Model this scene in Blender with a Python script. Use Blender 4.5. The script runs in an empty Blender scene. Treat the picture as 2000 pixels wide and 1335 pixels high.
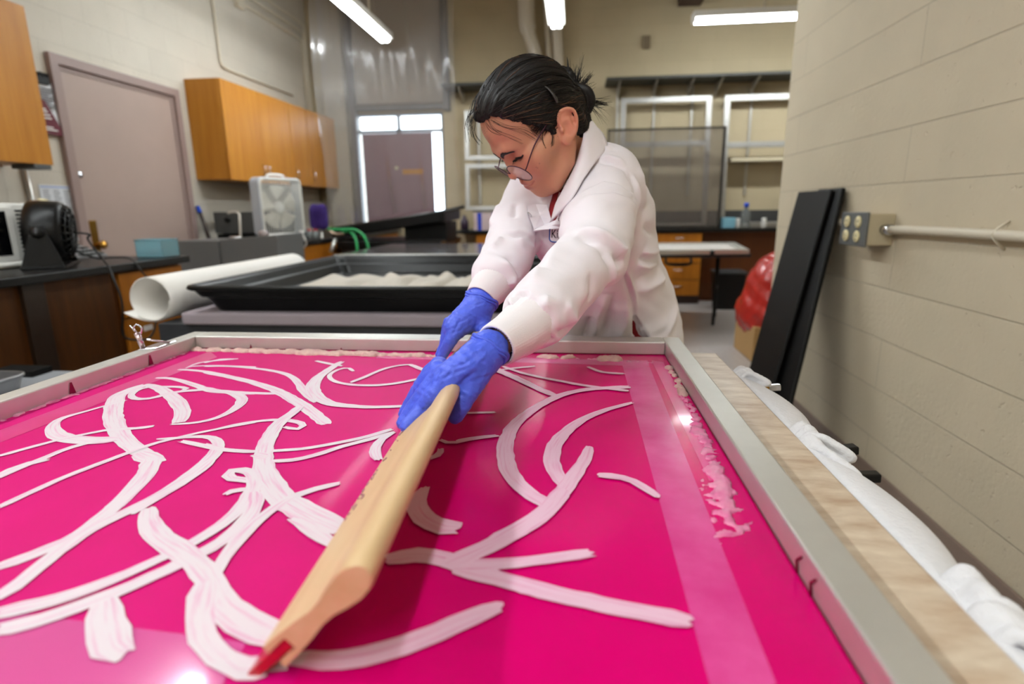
import bpy, bmesh, math, random
import numpy as np
from mathutils import Vector, Matrix
random.seed(7); np.random.seed(7)
SC=bpy.context.scene; COL=SC.collection
PI=math.pi
ORG={}
# ---------------------------------------------------------------- materials
def lin(c):
    return tuple(((v/255)/12.92 if v/255<=.04045 else ((v/255+.055)/1.055)**2.4) for v in c)
MATS={}
def mat(name,rgb,rough=.5,metal=0,spec=.5,var=0,vscale=8,vstretch=(1,1,1),rgb2=None,bump=0,bscale=40,bstretch=(1,1,1),coat=0,emit=None,estr=0,trans=0,alpha=1,sheen=0,sss=0,ior=1.45,detail=4):
    if name in MATS: return MATS[name]
    m=bpy.data.materials.new(name); m.use_nodes=True; nt=m.node_tree; N=nt.nodes; L=nt.links
    b=N['Principled BSDF']; c=lin(rgb)+(1,)
    b.inputs['Base Color'].default_value=c; b.inputs['Roughness'].default_value=rough
    b.inputs['Metallic'].default_value=metal; b.inputs['Specular IOR Level'].default_value=spec
    b.inputs['Coat Weight'].default_value=coat; b.inputs['Coat Roughness'].default_value=.06
    b.inputs['Transmission Weight'].default_value=trans; b.inputs['Alpha'].default_value=alpha
    b.inputs['Sheen Weight'].default_value=sheen; b.inputs['IOR'].default_value=ior
    if sss:
        b.inputs['Subsurface Weight'].default_value=sss; b.inputs['Subsurface Radius'].default_value=(.012,.004,.002); b.inputs['Subsurface Scale'].default_value=1
    if emit:
        b.inputs['Emission Color'].default_value=lin(emit)+(1,); b.inputs['Emission Strength'].default_value=estr
    if var or rgb2 or bump: tc=N.new('ShaderNodeTexCoord')
    if var or rgb2:
        mp=N.new('ShaderNodeMapping'); mp.inputs['Scale'].default_value=[vscale*s for s in vstretch]
        no=N.new('ShaderNodeTexNoise'); no.inputs['Scale'].default_value=1; no.inputs['Detail'].default_value=detail; no.inputs['Roughness'].default_value=.6
        L.new(tc.outputs['Object'],mp.inputs['Vector']); L.new(mp.outputs['Vector'],no.inputs['Vector'])
        mx=N.new('ShaderNodeMix'); mx.data_type='RGBA'
        cr=N.new('ShaderNodeMapRange'); cr.inputs[1].default_value=.3; cr.inputs[2].default_value=.7
        L.new(no.outputs['Fac'],cr.inputs[0]); L.new(cr.outputs[0],mx.inputs[0])
        c2=lin(rgb2)+(1,) if rgb2 else tuple(v*(1-var) for v in c[:3])+(1,)
        mx.inputs[6].default_value=c; mx.inputs[7].default_value=c2
        L.new(mx.outputs[2],b.inputs['Base Color'])
    if bump:
        mp=N.new('ShaderNodeMapping'); mp.inputs['Scale'].default_value=[bscale*s for s in bstretch]
        no=N.new('ShaderNodeTexNoise'); no.inputs['Scale'].default_value=1; no.inputs['Detail'].default_value=3
        L.new(tc.outputs['Object'],mp.inputs['Vector']); L.new(mp.outputs['Vector'],no.inputs['Vector'])
        bp=N.new('ShaderNodeBump'); bp.inputs['Strength'].default_value=bump; bp.inputs['Distance'].default_value=.004
        L.new(no.outputs['Fac'],bp.inputs['Height']); L.new(bp.outputs['Normal'],b.inputs['Normal'])
    MATS[name]=m; return m
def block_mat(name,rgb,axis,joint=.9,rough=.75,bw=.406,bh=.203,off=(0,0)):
    # painted concrete block: axis = the wall's horizontal axis (0 = X, 1 = Y); joints and pits are relief, groove shade is also painted into the mortar colour
    m=bpy.data.materials.new(name); m.use_nodes=True; nt=m.node_tree; N=nt.nodes; L=nt.links; b=N['Principled BSDF']
    b.inputs['Roughness'].default_value=rough; b.inputs['Specular IOR Level'].default_value=.35
    tc=N.new('ShaderNodeTexCoord'); sp=N.new('ShaderNodeSeparateXYZ'); cb=N.new('ShaderNodeCombineXYZ')
    L.new(tc.outputs['Object'],sp.inputs[0]); L.new(sp.outputs[axis],cb.inputs[0]); L.new(sp.outputs[2],cb.inputs[1])
    mp=N.new('ShaderNodeMapping'); mp.inputs['Location'].default_value=(off[0],off[1],0); L.new(cb.outputs[0],mp.inputs['Vector'])
    br=N.new('ShaderNodeTexBrick'); br.inputs['Scale'].default_value=1; br.inputs['Brick Width'].default_value=bw; br.inputs['Row Height'].default_value=bh
    br.inputs['Mortar Size'].default_value=.0035; br.inputs['Mortar Smooth'].default_value=.6; br.inputs['Bias'].default_value=0
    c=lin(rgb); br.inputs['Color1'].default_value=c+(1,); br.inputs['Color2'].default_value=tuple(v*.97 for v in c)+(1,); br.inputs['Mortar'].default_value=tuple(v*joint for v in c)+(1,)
    L.new(mp.outputs[0],br.inputs['Vector'])
    no=N.new('ShaderNodeTexNoise'); no.inputs['Scale'].default_value=3; no.inputs['Detail'].default_value=5; L.new(tc.outputs['Object'],no.inputs['Vector'])
    mx=N.new('ShaderNodeMix'); mx.data_type='RGBA'; mx.blend_type='MULTIPLY'; mx.inputs[0].default_value=.18
    L.new(br.outputs['Color'],mx.inputs[6]); L.new(no.outputs['Fac'],mx.inputs[7]); 
    L.new(mx.outputs[2],b.inputs['Base Color'])
    n2=N.new('ShaderNodeTexNoise'); n2.inputs['Scale'].default_value=60; n2.inputs['Detail'].default_value=4; L.new(tc.outputs['Object'],n2.inputs['Vector'])
    n3=N.new('ShaderNodeTexNoise'); n3.inputs['Scale'].default_value=35; n3.inputs['Detail'].default_value=2; L.new(tc.outputs['Object'],n3.inputs['Vector'])
    pr=N.new('ShaderNodeMapRange'); pr.inputs[1].default_value=.24; pr.inputs[2].default_value=.34; pr.inputs[3].default_value=-1.4; pr.inputs[4].default_value=0; L.new(n3.outputs['Fac'],pr.inputs[0])
    ad=N.new('ShaderNodeMath'); ad.operation='MULTIPLY_ADD'; ad.inputs[1].default_value=-1.2; L.new(br.outputs['Fac'],ad.inputs[0]); L.new(n2.outputs['Fac'],ad.inputs[2])
    a2=N.new('ShaderNodeMath'); a2.operation='ADD'; L.new(ad.outputs[0],a2.inputs[0]); L.new(pr.outputs[0],a2.inputs[1])
    bp=N.new('ShaderNodeBump'); bp.inputs['Strength'].default_value=.55; bp.inputs['Distance'].default_value=.0045
    L.new(a2.outputs[0],bp.inputs['Height']); L.new(bp.outputs['Normal'],b.inputs['Normal'])
    MATS[name]=m; return m
def film_mat(name,rgb,cover,rough=.12,gloss=.5,bump=0,bscale=20):
    # thin see-through sheet: clear, a little milky, glossy
    m=bpy.data.materials.new(name); m.use_nodes=True; nt=m.node_tree; N=nt.nodes; L=nt.links
    N.remove(N['Principled BSDF']); out=N['Material Output']
    tr=N.new('ShaderNodeBsdfTransparent'); di=N.new('ShaderNodeBsdfDiffuse'); di.inputs[0].default_value=lin(rgb)+(1,)
    gl=N.new('ShaderNodeBsdfGlossy'); gl.inputs['Roughness'].default_value=rough
    fr=N.new('ShaderNodeFresnel'); fr.inputs[0].default_value=1.45
    m1=N.new('ShaderNodeMixShader'); m1.inputs[0].default_value=cover; m2=N.new('ShaderNodeMixShader')
    mu=N.new('ShaderNodeMath'); mu.operation='MULTIPLY'; mu.inputs[1].default_value=gloss; L.new(fr.outputs[0],mu.inputs[0])
    L.new(tr.outputs[0],m1.inputs[1]); L.new(di.outputs[0],m1.inputs[2]); L.new(m1.outputs[0],m2.inputs[1]); L.new(gl.outputs[0],m2.inputs[2]); L.new(mu.outputs[0],m2.inputs[0])
    L.new(m2.outputs[0],out.inputs['Surface'])
    if bump:
        tc=N.new('ShaderNodeTexCoord'); no=N.new('ShaderNodeTexNoise'); no.inputs['Scale'].default_value=bscale; L.new(tc.outputs['Object'],no.inputs['Vector'])
        bp=N.new('ShaderNodeBump'); bp.inputs['Strength'].default_value=bump; bp.inputs['Distance'].default_value=.02; L.new(no.outputs['Fac'],bp.inputs['Height'])
        L.new(bp.outputs['Normal'],gl.inputs['Normal']); L.new(bp.outputs['Normal'],fr.inputs['Normal'])
    MATS[name]=m; return m
# ---------------------------------------------------------------- mesh builder
def bez(pts,n=8):
    # Catmull-Rom through points
    P=[np.array(p,float) for p in pts]; P=[2*P[0]-P[1]]+P+[2*P[-1]-P[-2]]; out=[]
    for i in range(1,len(P)-2):
        a,b,c,d=P[i-1:i+3]
        for t in np.linspace(0,1,n,endpoint=False):
            out.append(.5*((2*b)+(c-a)*t+(2*a-5*b+4*c-d)*t*t+(-a+3*b-3*c+d)*t**3))
    out.append(P[-2]); return out
class MB:
    def __init__(s): s.v=[];s.f=[];s.m=[];s.sm=[]
    def add(s,v,f,m=0,sm=False):
        o=len(s.v); s.v+= [tuple(map(float,p)) for p in v]; s.f+=[tuple(i+o for i in q) for q in f]; s.m+=[m]*len(f); s.sm+=[sm]*len(f); return s
    def box(s,a,b,m=0):
        x0,y0,z0=[min(a[i],b[i]) for i in range(3)]; x1,y1,z1=[max(a[i],b[i]) for i in range(3)]
        return s.add([(x0,y0,z0),(x1,y0,z0),(x1,y1,z0),(x0,y1,z0),(x0,y0,z1),(x1,y0,z1),(x1,y1,z1),(x0,y1,z1)],[(0,3,2,1),(4,5,6,7),(0,1,5,4),(1,2,6,5),(2,3,7,6),(3,0,4,7)],m)
    def hexa(s,p,m=0): # 8 points: bottom loop 0-3, top loop 4-7
        return s.add(p,[(0,3,2,1),(4,5,6,7),(0,1,5,4),(1,2,6,5),(2,3,7,6),(3,0,4,7)],m)
    def slab(s,poly,d,m=0): # polygon extruded by vector d
        n=len(poly); v=[tuple(p) for p in poly]+[tuple(np.array(p)+np.array(d)) for p in poly]
        return s.add(v,[tuple(range(n-1,-1,-1)),tuple(range(n,2*n))]+[(i,(i+1)%n,(i+1)%n+n,i+n) for i in range(n)],m)
    def tube(s,pts,r,n=10,m=0,cap=True,closed=False,flat=None):
        P=[np.array(p,float) for p in pts]; k=len(P); R=r if hasattr(r,'__len__') else [r]*k
        v=[];up=None
        for i in range(k):
            if closed: t=P[(i+1)%k]-P[i-1]
            else: t=P[min(i+1,k-1)]-P[max(i-1,0)]
            t=t/(np.linalg.norm(t)+1e-12)
            if up is None:
                up=np.array([0,0,1.]) if abs(t[2])<.9 else np.array([1.,0,0])
            a=up-t*(up@t); a/=np.linalg.norm(a)+1e-12; b=np.cross(t,a); up=a
            fa=flat or 1
            for j in range(n):
                q=2*PI*j/n; v.append(P[i]+R[i]*(math.cos(q)*a*fa+math.sin(q)*b))
        f=[]
        for i in range(k if closed else k-1):
            i2=(i+1)%k
            for j in range(n): f.append((i*n+j,i*n+(j+1)%n,i2*n+(j+1)%n,i2*n+j))
        if cap and not closed: f+= [tuple(range(n-1,-1,-1)),tuple((k-1)*n+j for j in range(n))]
        return s.add(v,f,m,True)
    def cyl(s,a,b,r,n=20,m=0,r2=None): return s.tube([a,b],[r,r if r2 is None else r2],n,m)
    def lathe(s,prof,c,axis=(0,0,1),n=28,m=0,cap=True):
        ax=np.array(axis,float); ax/=np.linalg.norm(ax); up=np.array([0,0,1.]) if abs(ax[2])<.9 else np.array([1.,0,0])
        a=np.cross(up,ax); a/=np.linalg.norm(a); b=np.cross(ax,a); c=np.array(c,float); v=[];k=len(prof)
        for r,h in prof:
            for j in range(n):
                q=2*PI*j/n; v.append(c+ax*h+r*(math.cos(q)*a+math.sin(q)*b))
        f=[(i*n+j,i*n+(j+1)%n,(i+1)*n+(j+1)%n,(i+1)*n+j) for i in range(k-1) for j in range(n)]
        if cap: f+=[tuple(range(n-1,-1,-1)),tuple((k-1)*n+j for j in range(n))]
        return s.add(v,f,m,True)
    def grid(s,fn,nu,nv,m=0,sm=True,closeu=False):
        v=[fn(i/(nu-1 if not closeu else nu),j/(nv-1)) for i in range(nu) for j in range(nv)]
        f=[(i*nv+j,((i+1)%nu)*nv+j,((i+1)%nu)*nv+j+1,i*nv+j+1) for i in range(nu if closeu else nu-1) for j in range(nv-1)]
        return s.add(v,f,m,sm)
    def build(s,name,mats,parent=None,loc=None,bevel=0,solid=0,sub=0,seg=2):
        o_=np.array(ORG[parent.name] if parent else (loc if loc is not None else (0,0,0)),float)
        me=bpy.data.meshes.new(name); me.from_pydata([tuple(np.array(p)-o_) for p in s.v],[],s.f)
        mats=mats if isinstance(mats,(list,tuple)) else [mats]
        for q in mats: me.materials.append(q)
        me.polygons.foreach_set('material_index',s.m); me.polygons.foreach_set('use_smooth',s.sm); me.validate(); me.update()
        bm=bmesh.new(); bm.from_mesh(me); bmesh.ops.recalc_face_normals(bm,faces=bm.faces); bm.to_mesh(me); bm.free()
        ob=bpy.data.objects.new(name,me); COL.objects.link(ob); ORG[ob.name]=o_
        if parent: ob.parent=parent
        else: ob.location=o_
        if solid: q=ob.modifiers.new('solid','SOLIDIFY'); q.thickness=solid; q.offset=0
        if sub: q=ob.modifiers.new('sub','SUBSURF'); q.levels=q.render_levels=sub
        if bevel:
            q=ob.modifiers.new('bevel','BEVEL'); q.width=bevel; q.segments=seg; q.limit_method='ANGLE'; q.angle_limit=.7
            q.use_clamp_overlap=True
        return ob
def tag(o,label,cat,group=None):
    o['label']=label; o['category']=cat
    if group: o['group']=group
    return o
def thing(name,label,cat,loc,group=None):
    o=bpy.data.objects.new(name,None); COL.objects.link(o); o.location=loc; o.empty_display_size=.05
    ORG[o.name]=np.array(loc,float); return tag(o,label,cat,group)
def struct(o): o['kind']='structure'; return o
def boxob(name,a,b,m,parent=None,bevel=.003,**k): 
    loc=None if parent else ((a[0]+b[0])/2,(a[1]+b[1])/2,min(a[2],b[2]))
    return MB().box(a,b).build(name,m,parent,loc=loc,bevel=bevel,**k)
def copy_tree(o,d,label=None):
    d=np.array(d,float)
    def rec(x,par):
        c=x.copy(); COL.objects.link(c)
        if par: c.parent=par
        for ch in x.children: rec(ch,c)
        return c
    c=rec(o,None); c.location=np.array(o.location)+d
    if label: c['label']=label
    return c
# ---------------------------------------------------------------- signed-distance modelling (continuous bodies, cloth, hair)
class Field:
    def __init__(s,lo,hi,h):
        s.lo=np.array(lo,float); s.h=h; s.n=np.ceil((np.array(hi)-s.lo)/h).astype(int)+1
        s.F=np.full(s.n,1.,np.float32)
        s.ax=[(s.lo[i]+h*np.arange(s.n[i])).astype(np.float32) for i in range(3)]
    def sub(s,lo,hi):
        a=np.clip(np.floor((np.array(lo)-s.lo)/s.h).astype(int),0,s.n); b=np.clip(np.ceil((np.array(hi)-s.lo)/s.h).astype(int)+1,0,s.n)
        sl=tuple(slice(a[i],b[i]) for i in range(3))
        if any(b[i]<=a[i] for i in range(3)): return None,None
        return sl,np.meshgrid(*[s.ax[i][sl[i]] for i in range(3)],indexing='ij')
    def _mix(s,sl,d,k,cut):
        f=s.F[sl]
        if cut:
            h=np.clip(.5-.5*(f+d)/k,0,1); s.F[sl]=f*(1-h)+(-d)*h+k*h*(1-h)
        else:
            h=np.clip(.5+.5*(d-f)/k,0,1); s.F[sl]=d*(1-h)+f*h-k*h*(1-h)
    def chain(s,pts,rad,k=.01,cut=False,squash=None):
        P=np.array(pts,float); R=np.array(rad if hasattr(rad,'__len__') else [rad]*len(P),float)
        mg=k+4*s.h; lo=(P-R[:,None]).min(0)-mg; hi=(P+R[:,None]).max(0)+mg
        sl,G=s.sub(lo,hi)
        if sl is None: return
        d=np.full(G[0].shape,1.,np.float32)
        for a,b,ra,rb in zip(P[:-1],P[1:],R[:-1],R[1:]):
            ab=b-a; L=ab@ab+1e-12
            t=np.clip(((G[0]-a[0])*ab[0]+(G[1]-a[1])*ab[1]+(G[2]-a[2])*ab[2])/L,0,1)
            q=np.sqrt((G[0]-a[0]-t*ab[0])**2+(G[1]-a[1]-t*ab[1])**2+(G[2]-a[2]-t*ab[2])**2)-(ra+(rb-ra)*t)
            d=np.minimum(d,q)
        s._mix(sl,d,k,cut)
    def ell(s,c,r,k=.01,cut=False,R=None):
        c=np.array(c,float); r=np.array(r,float); R=np.eye(3) if R is None else np.array(R,float)
        mg=r.max()+k+4*s.h; sl,G=s.sub(c-mg,c+mg)
        if sl is None: return
        D=[G[i]-c[i] for i in range(3)]
        q=[R[0,i]*D[0]+R[1,i]*D[1]+R[2,i]*D[2] for i in range(3)]
        k0=np.sqrt(sum((q[i]/r[i])**2 for i in range(3))); k1=np.sqrt(sum((q[i]/r[i]**2)**2 for i in range(3)))+1e-9
        s._mix(sl,k0*(k0-1)/k1,k,cut)
    def plane(s,p,n,k=.005): # keep the side where (x-p).n < 0
        n=np.array(n,float); n/=np.linalg.norm(n); p=np.array(p,float)
        G=np.meshgrid(*s.ax,indexing='ij'); d=(G[0]-p[0])*n[0]+(G[1]-p[1])*n[1]+(G[2]-p[2])*n[2]
        s.F=np.maximum(s.F,d.astype(np.float32))
    def sample(s,P):
        q=(np.array(P,float)-s.lo)/s.h; i=np.clip(np.floor(q).astype(int),0,s.n-2); t=np.clip(q-i,0,1); r=0
        for a in (0,1):
            for b in (0,1):
                for c in (0,1):
                    w=(t[:,0] if a else 1-t[:,0])*(t[:,1] if b else 1-t[:,1])*(t[:,2] if c else 1-t[:,2])
                    r=r+w*s.F[i[:,0]+a,i[:,1]+b,i[:,2]+c]
        return r
    def grad(s,P):
        P=np.array(P,float); e=s.h; g=np.stack([s.sample(P+np.eye(3)[i]*e)-s.sample(P-np.eye(3)[i]*e) for i in range(3)],1)
        return g/(np.linalg.norm(g,axis=1,keepdims=True)+1e-9)
    def snap(s,P,off=0,it=6):
        P=np.array(P,float)
        for _ in range(it): P=P-s.grad(P)*(s.sample(P)-off)[:,None]*.9
        return P
    def mesh(s):
        F=s.F; S=F<0; n=F.shape
        cnt=np.zeros([m-1 for m in n],np.int8)
        for a in (0,1):
            for b in (0,1):
                for c in (0,1): cnt+=S[a:n[0]-1+a,b:n[1]-1+b,c:n[2]-1+c]
        act=(cnt>0)&(cnt<8); idx=np.argwhere(act); ids=np.full(cnt.shape,-1,np.int32); ids[act]=np.arange(len(idx))
        cor=[(a,b,c) for a in (0,1) for b in (0,1) for c in (0,1)]
        val={q:F[idx[:,0]+q[0],idx[:,1]+q[1],idx[:,2]+q[2]] for q in cor}
        acc=np.zeros((len(idx),3)); w=np.zeros(len(idx))
        for p in cor:
            for ax in range(3):
                if p[ax]==0:
                    q=list(p); q[ax]=1; q=tuple(q); fa,fb=val[p],val[q]; cr=(fa<0)!=(fb<0)
                    t=np.where(cr,fa/np.where(cr,fa-fb,1),0)
                    pos=np.tile(np.array(p,float),(len(idx),1)); pos[:,ax]+=t
                    acc[cr]+=pos[cr]; w[cr]+=1
        V=s.lo+(idx+acc/w[:,None])*s.h
        Q=[]
        for ax in range(3):
            b,c=[(1,2),(2,0),(0,1)][ax]
            A=np.moveaxis(S,(ax,b,c),(0,1,2)); I=np.moveaxis(ids,(ax,b,c),(0,1,2))
            cr=A[:-1]!=A[1:]; cr[:,0,:]=False; cr[:,-1,:]=False; cr[:,:,0]=False; cr[:,:,-1]=False
            e=np.argwhere(cr); i,j,k=e.T
            q=np.stack([I[i,j-1,k-1],I[i,j,k-1],I[i,j,k],I[i,j-1,k]],1)
            fl=~A[i,j,k]; q[fl]=q[fl][:,::-1]; Q.append(q)
        Q=np.concatenate(Q); Q=Q[(Q>=0).all(1)]
        A=V[Q[:,0]]; vol=(A*np.cross(V[Q[:,1]]-A,V[Q[:,2]]-A)).sum()+(A*np.cross(V[Q[:,2]]-A,V[Q[:,3]]-A)).sum()
        return V,(Q if vol>0 else Q[:,::-1])
def relax(V,Q,it=2,lam=.5):
    n=len(V); E=np.concatenate([Q[:,[0,1]],Q[:,[1,2]],Q[:,[2,3]],Q[:,[3,0]]]); E=np.concatenate([E,E[:,::-1]])
    deg=np.bincount(E[:,0],minlength=n)[:,None]
    for k in range(it):
        for l in (lam,-lam*.98):
            A=np.stack([np.bincount(E[:,0],weights=V[E[:,1],i],minlength=n) for i in range(3)],1)/np.maximum(deg,1)
            V=V+l*(A-V)
    return V
def vnorm(V,Q):
    N=np.cross(V[Q[:,2]]-V[Q[:,0]],V[Q[:,3]]-V[Q[:,1]]); n=np.zeros_like(V)
    for i in range(4):
        for c in range(3): n[:,c]+=np.bincount(Q[:,i],weights=N[:,c],minlength=len(V))
    return n/(np.linalg.norm(n,axis=1,keepdims=True)+1e-12)
def pdist(V,pts):
    # distance to a polyline and running parameter 0..1
    P=np.array(pts,float); best=np.full(len(V),9.); tt=np.zeros(len(V)); n=len(P)-1
    for i in range(n):
        a,b=P[i],P[i+1]; ab=b-a; t=np.clip(((V-a)@ab)/(ab@ab+1e-12),0,1); d=np.linalg.norm(V-a-t[:,None]*ab,axis=1)
        m=d<best; best[m]=d[m]; tt[m]=(i+t[m])/n
    return best,tt
def fold(V,Q,lines):
    # lines: (points, height, width): ridges (+) and creases (-) that fade at their ends
    N=vnorm(V,Q); D=np.zeros(len(V))
    for pts,hh,w in lines:
        P=np.array(pts,float); m=((V>P.min(0)-3*w)&(V<P.max(0)+3*w)).all(1)
        if not m.any(): continue
        d,t=pdist(V[m],pts); D[m]+=1.25*hh*np.exp(-(d/w)**1.35)*np.clip(np.sin(PI*np.clip(t,.02,.98))*1.6,0,1)
    return V+N*D[:,None]
def meshob(name,V,Q,mats,parent=None,loc=None,attrs=None,smooth=True):
    o_=np.array(ORG[parent.name] if parent else (loc if loc is not None else (0,0,0)),float)
    me=bpy.data.meshes.new(name); W_=(V-o_).astype(np.float32)
    me.vertices.add(len(V)); me.vertices.foreach_set('co',W_.ravel()); me.loops.add(Q.size); me.loops.foreach_set('vertex_index',Q.ravel().astype(np.int32))
    me.polygons.add(len(Q)); me.polygons.foreach_set('loop_start',np.arange(0,Q.size,Q.shape[1],dtype=np.int32)); 
    me.update(calc_edges=True); me.validate()
    me.polygons.foreach_set('use_smooth',[smooth]*len(me.polygons))
    for k,a in (attrs or {}).items():
        at=me.attributes.new(k,'FLOAT','POINT'); at.data.foreach_set('value',np.asarray(a,np.float32))
    for q in (mats if isinstance(mats,(list,tuple)) else [mats]): me.materials.append(q)
    ob=bpy.data.objects.new(name,me); COL.objects.link(ob); ORG[ob.name]=o_
    if parent: ob.parent=parent
    else: ob.location=o_
    return ob
def join_mesh(parts):
    V=[];Q=[];o=0
    for v,q in parts: V.append(v); Q.append(q+o); o+=len(v)
    return np.concatenate(V),np.concatenate(Q)
# ================================================================ materials
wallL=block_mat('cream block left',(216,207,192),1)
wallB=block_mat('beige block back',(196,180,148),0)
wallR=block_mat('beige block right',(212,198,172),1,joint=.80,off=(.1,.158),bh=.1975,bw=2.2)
oak=mat('oak veneer',(188,128,46),.4,spec=.3,rgb2=(168,106,32),vscale=3,vstretch=(6,6,.5))
oakdark=mat('dark and shaded oak veneer',(88,50,14),.5,spec=.3,rgb2=(62,34,8),vscale=3,vstretch=(6,6,.5))  # dark oak; also holds the painted shade of the near bench panel
oakdraw=mat('oak drawer front',(176,108,28),.45,spec=.3,rgb2=(152,90,20),vscale=3,vstretch=(5,5,.8))
mauve=mat('mauve paint',(170,148,138),.5,var=.06,vscale=3)
mauved=mat('mauve frame paint',(150,128,122),.45)
black=mat('black plastic',(10,9,9),.38,spec=.3,var=.2,vscale=30)
blackm=mat('black matt',(12,11,10),.55,spec=.25)
blacktop=mat('black epoxy top',(16,15,15),.32,spec=.35,var=.2,vscale=10)
white=mat('white plastic',(232,230,224),.4)
whitep=mat('white paper',(236,232,226),.8)
alu=mat('aluminium',(178,176,172),.42,metal=1,var=.12,vscale=6,vstretch=(1,6,6))
alup=mat('brushed aluminium rail',(200,198,192),.4,metal=.85)
steel=mat('bright steel',(205,205,208),.2,metal=1)
chrome=mat('chrome',(225,225,228),.08,metal=1)
brass=mat('brass',(176,132,60),.3,metal=1)
grey=mat('grey enamel',(104,103,102),.45)
dgrey=mat('dark grey enamel',(76,77,76),.5)
wpaint=mat('cream pipe paint',(214,204,184),.5)
cord=mat('black rubber',(18,17,17),.5)
# ================================================================ room
flo=mat('speckled vinyl tile',(196,188,184),.28,rgb2=(176,168,163),vscale=40,detail=6)
nt=flo.node_tree; 
struct(boxob('floor',(-3.6,-3.2,-.1),(4.4,7.8,0),flo,bevel=0))
struct(boxob('ceiling',(-3.6,-3.2,3.9),(4.4,7.8,4),mat('ceiling paint',(196,188,172),.8),bevel=0))
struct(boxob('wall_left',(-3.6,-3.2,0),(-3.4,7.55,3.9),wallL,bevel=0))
WX0,WX1,WZ0,WZ1=-2.86,-1.68,.95,2.36
m=MB(); m.box((-3.6,7.55,0),(WX0,7.8,3.9)).box((WX1,7.55,0),(4.4,7.8,3.9)).box((WX0,7.55,0),(WX1,7.8,WZ0)).box((WX0,7.55,WZ1),(WX1,7.8,3.9))
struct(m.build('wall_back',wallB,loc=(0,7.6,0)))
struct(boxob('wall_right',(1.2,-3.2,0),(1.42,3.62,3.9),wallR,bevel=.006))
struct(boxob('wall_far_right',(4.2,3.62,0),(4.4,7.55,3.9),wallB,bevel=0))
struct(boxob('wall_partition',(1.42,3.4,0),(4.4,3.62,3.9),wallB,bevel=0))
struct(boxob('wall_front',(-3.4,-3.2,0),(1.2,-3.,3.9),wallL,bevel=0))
taupe=mat('taupe vinyl base',(132,112,100),.45)
m=MB(); m.box((1.188,-3,0),(1.2,3.62,.125)).box((1.178,-3,0),(1.19,3.62,.012))
struct(m.build('baseboard_right',taupe,loc=(1.19,0,0),bevel=.003))
struct(boxob('baseboard_left',(-3.4,4.9,0),(-3.388,7.5,.12),taupe))
# painted infill panel and steel mullions above the window bay
struct(boxob('trim_1',(-2.8,7.515,2.46),(-1.66,7.55,3.9),mat('grey infill panel',(158,148,138),.7,var=.05,vscale=2),bevel=.004))
struct(boxob('trim_2',(-2.9,7.47,.9),(-2.8,7.56,3.9),mat('grey steel mullion',(104,100,98),.5),bevel=.004))
struct(boxob('trim_3',(-1.66,7.47,2.36),(-1.58,7.56,3.9),MATS['grey steel mullion'],bevel=.004))
struct(boxob('trim_4',(-3.2,7.44,0),(-2.92,7.56,3.9),mat('cream column paint',(176,166,150),.7,var=.05),bevel=.01))
# window
wf=mat('grey window frame',(120,122,124),.4)
m=MB(); t=.035
m.box((WX0,7.56,WZ0),(WX0+t,7.66,WZ1)).box((WX1-t,7.56,WZ0),(WX1,7.66,WZ1)).box((WX0,7.56,WZ0),(WX1,7.66,WZ0+t)).box((WX0,7.56,WZ1-t),(WX1,7.66,WZ1))
m.box((-2.30,7.57,WZ0),(-2.26,7.65,WZ1)).box((WX0,7.57,2.12),(WX1,7.65,2.16))
w1=struct(m.build('window_1',wf,loc=((WX0+WX1)/2,7.6,WZ0),bevel=.003))
gl=film_mat('window glass',(235,240,245),.04,.02,.5)
for a,b,c,d in ((WX0+t,-2.30,WZ0+t,2.12),(-2.26,WX1-t,WZ0+t,2.12),(WX0+t,-2.30,2.16,WZ1-t),(-2.26,WX1-t,2.16,WZ1-t)):
    MB().box((a,7.61,c),(b,7.616,d)).build('pane',gl,w1)
struct(boxob('trim_5',(WX0-.06,7.5,2.38),(WX1+.1,7.56,2.45),MATS['grey steel mullion'],bevel=.004))
# plum insulation board in the window
t_=thing('window_board','plum coloured board covering most of the back window','board',(-2.2,7.54,.98))
MB().box((-2.76,7.53,.97),(-1.83,7.55,2.11)).build('panel',mat('plum board',(132,106,112),.6,var=.06,vscale=4),t_,bevel=.003)
MB().box((-2.24,7.525,1.6),(-1.97,7.53,1.66)).build('tape_strip',mat('ochre tape',(176,124,62),.5),t_)['label']='strip of ochre tape'
MB().lathe([(.022,0),(.022,.006)],(-2.32,7.53,1.68),(0,-1,0),14).build('round_sticker',mat('pale sticker',(214,204,170),.6),t_)
# door on the left wall
DX=-3.4; y0,y1,zt=3.63,4.87,2.165
m=MB(); f=.06
m.box((DX-.02,y0,0),(DX+.035,y0+f,zt-f)).box((DX-.02,y1-f,0),(DX+.035,y1,zt-f)).box((DX-.02,y0,zt-f),(DX+.035,y1,zt))
g_=f+.03
m.box((DX-.02,y0+f,0),(DX+.012,y0+g_,zt-g_)).box((DX-.02,y1-g_,0),(DX+.012,y1-f,zt-g_)).box((DX-.02,y0+f,zt-g_),(DX+.012,y1-f,zt-f))
d1=struct(m.build('door_1',mauved,loc=(DX,(y0+y1)/2,0)))
MB().box((DX-.02,y0+f+.03,.005),(DX+.004,y1-f-.03,zt-f-.03)).build('door_panel',mauve,d1)
pl=(-3.3950,3.7438,1.0161); kn=(-3.3950,3.7698,0.9323)
MB().box((DX+.004,kn[1]-.03,kn[2]-.09),(DX+.009,kn[1]+.03,kn[2]+.17)).build('escutcheon',brass,d1,bevel=.002)
MB().lathe([(.012,0),(.012,.02),(.026,.028),(.03,.045),(.024,.058),(.0,.062)],(DX+.009,kn[1]+.01,kn[2]),(1,0,0),20).build('door_knob',brass,d1)
lk=(-3.3950,3.7120,1.4138)
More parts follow.
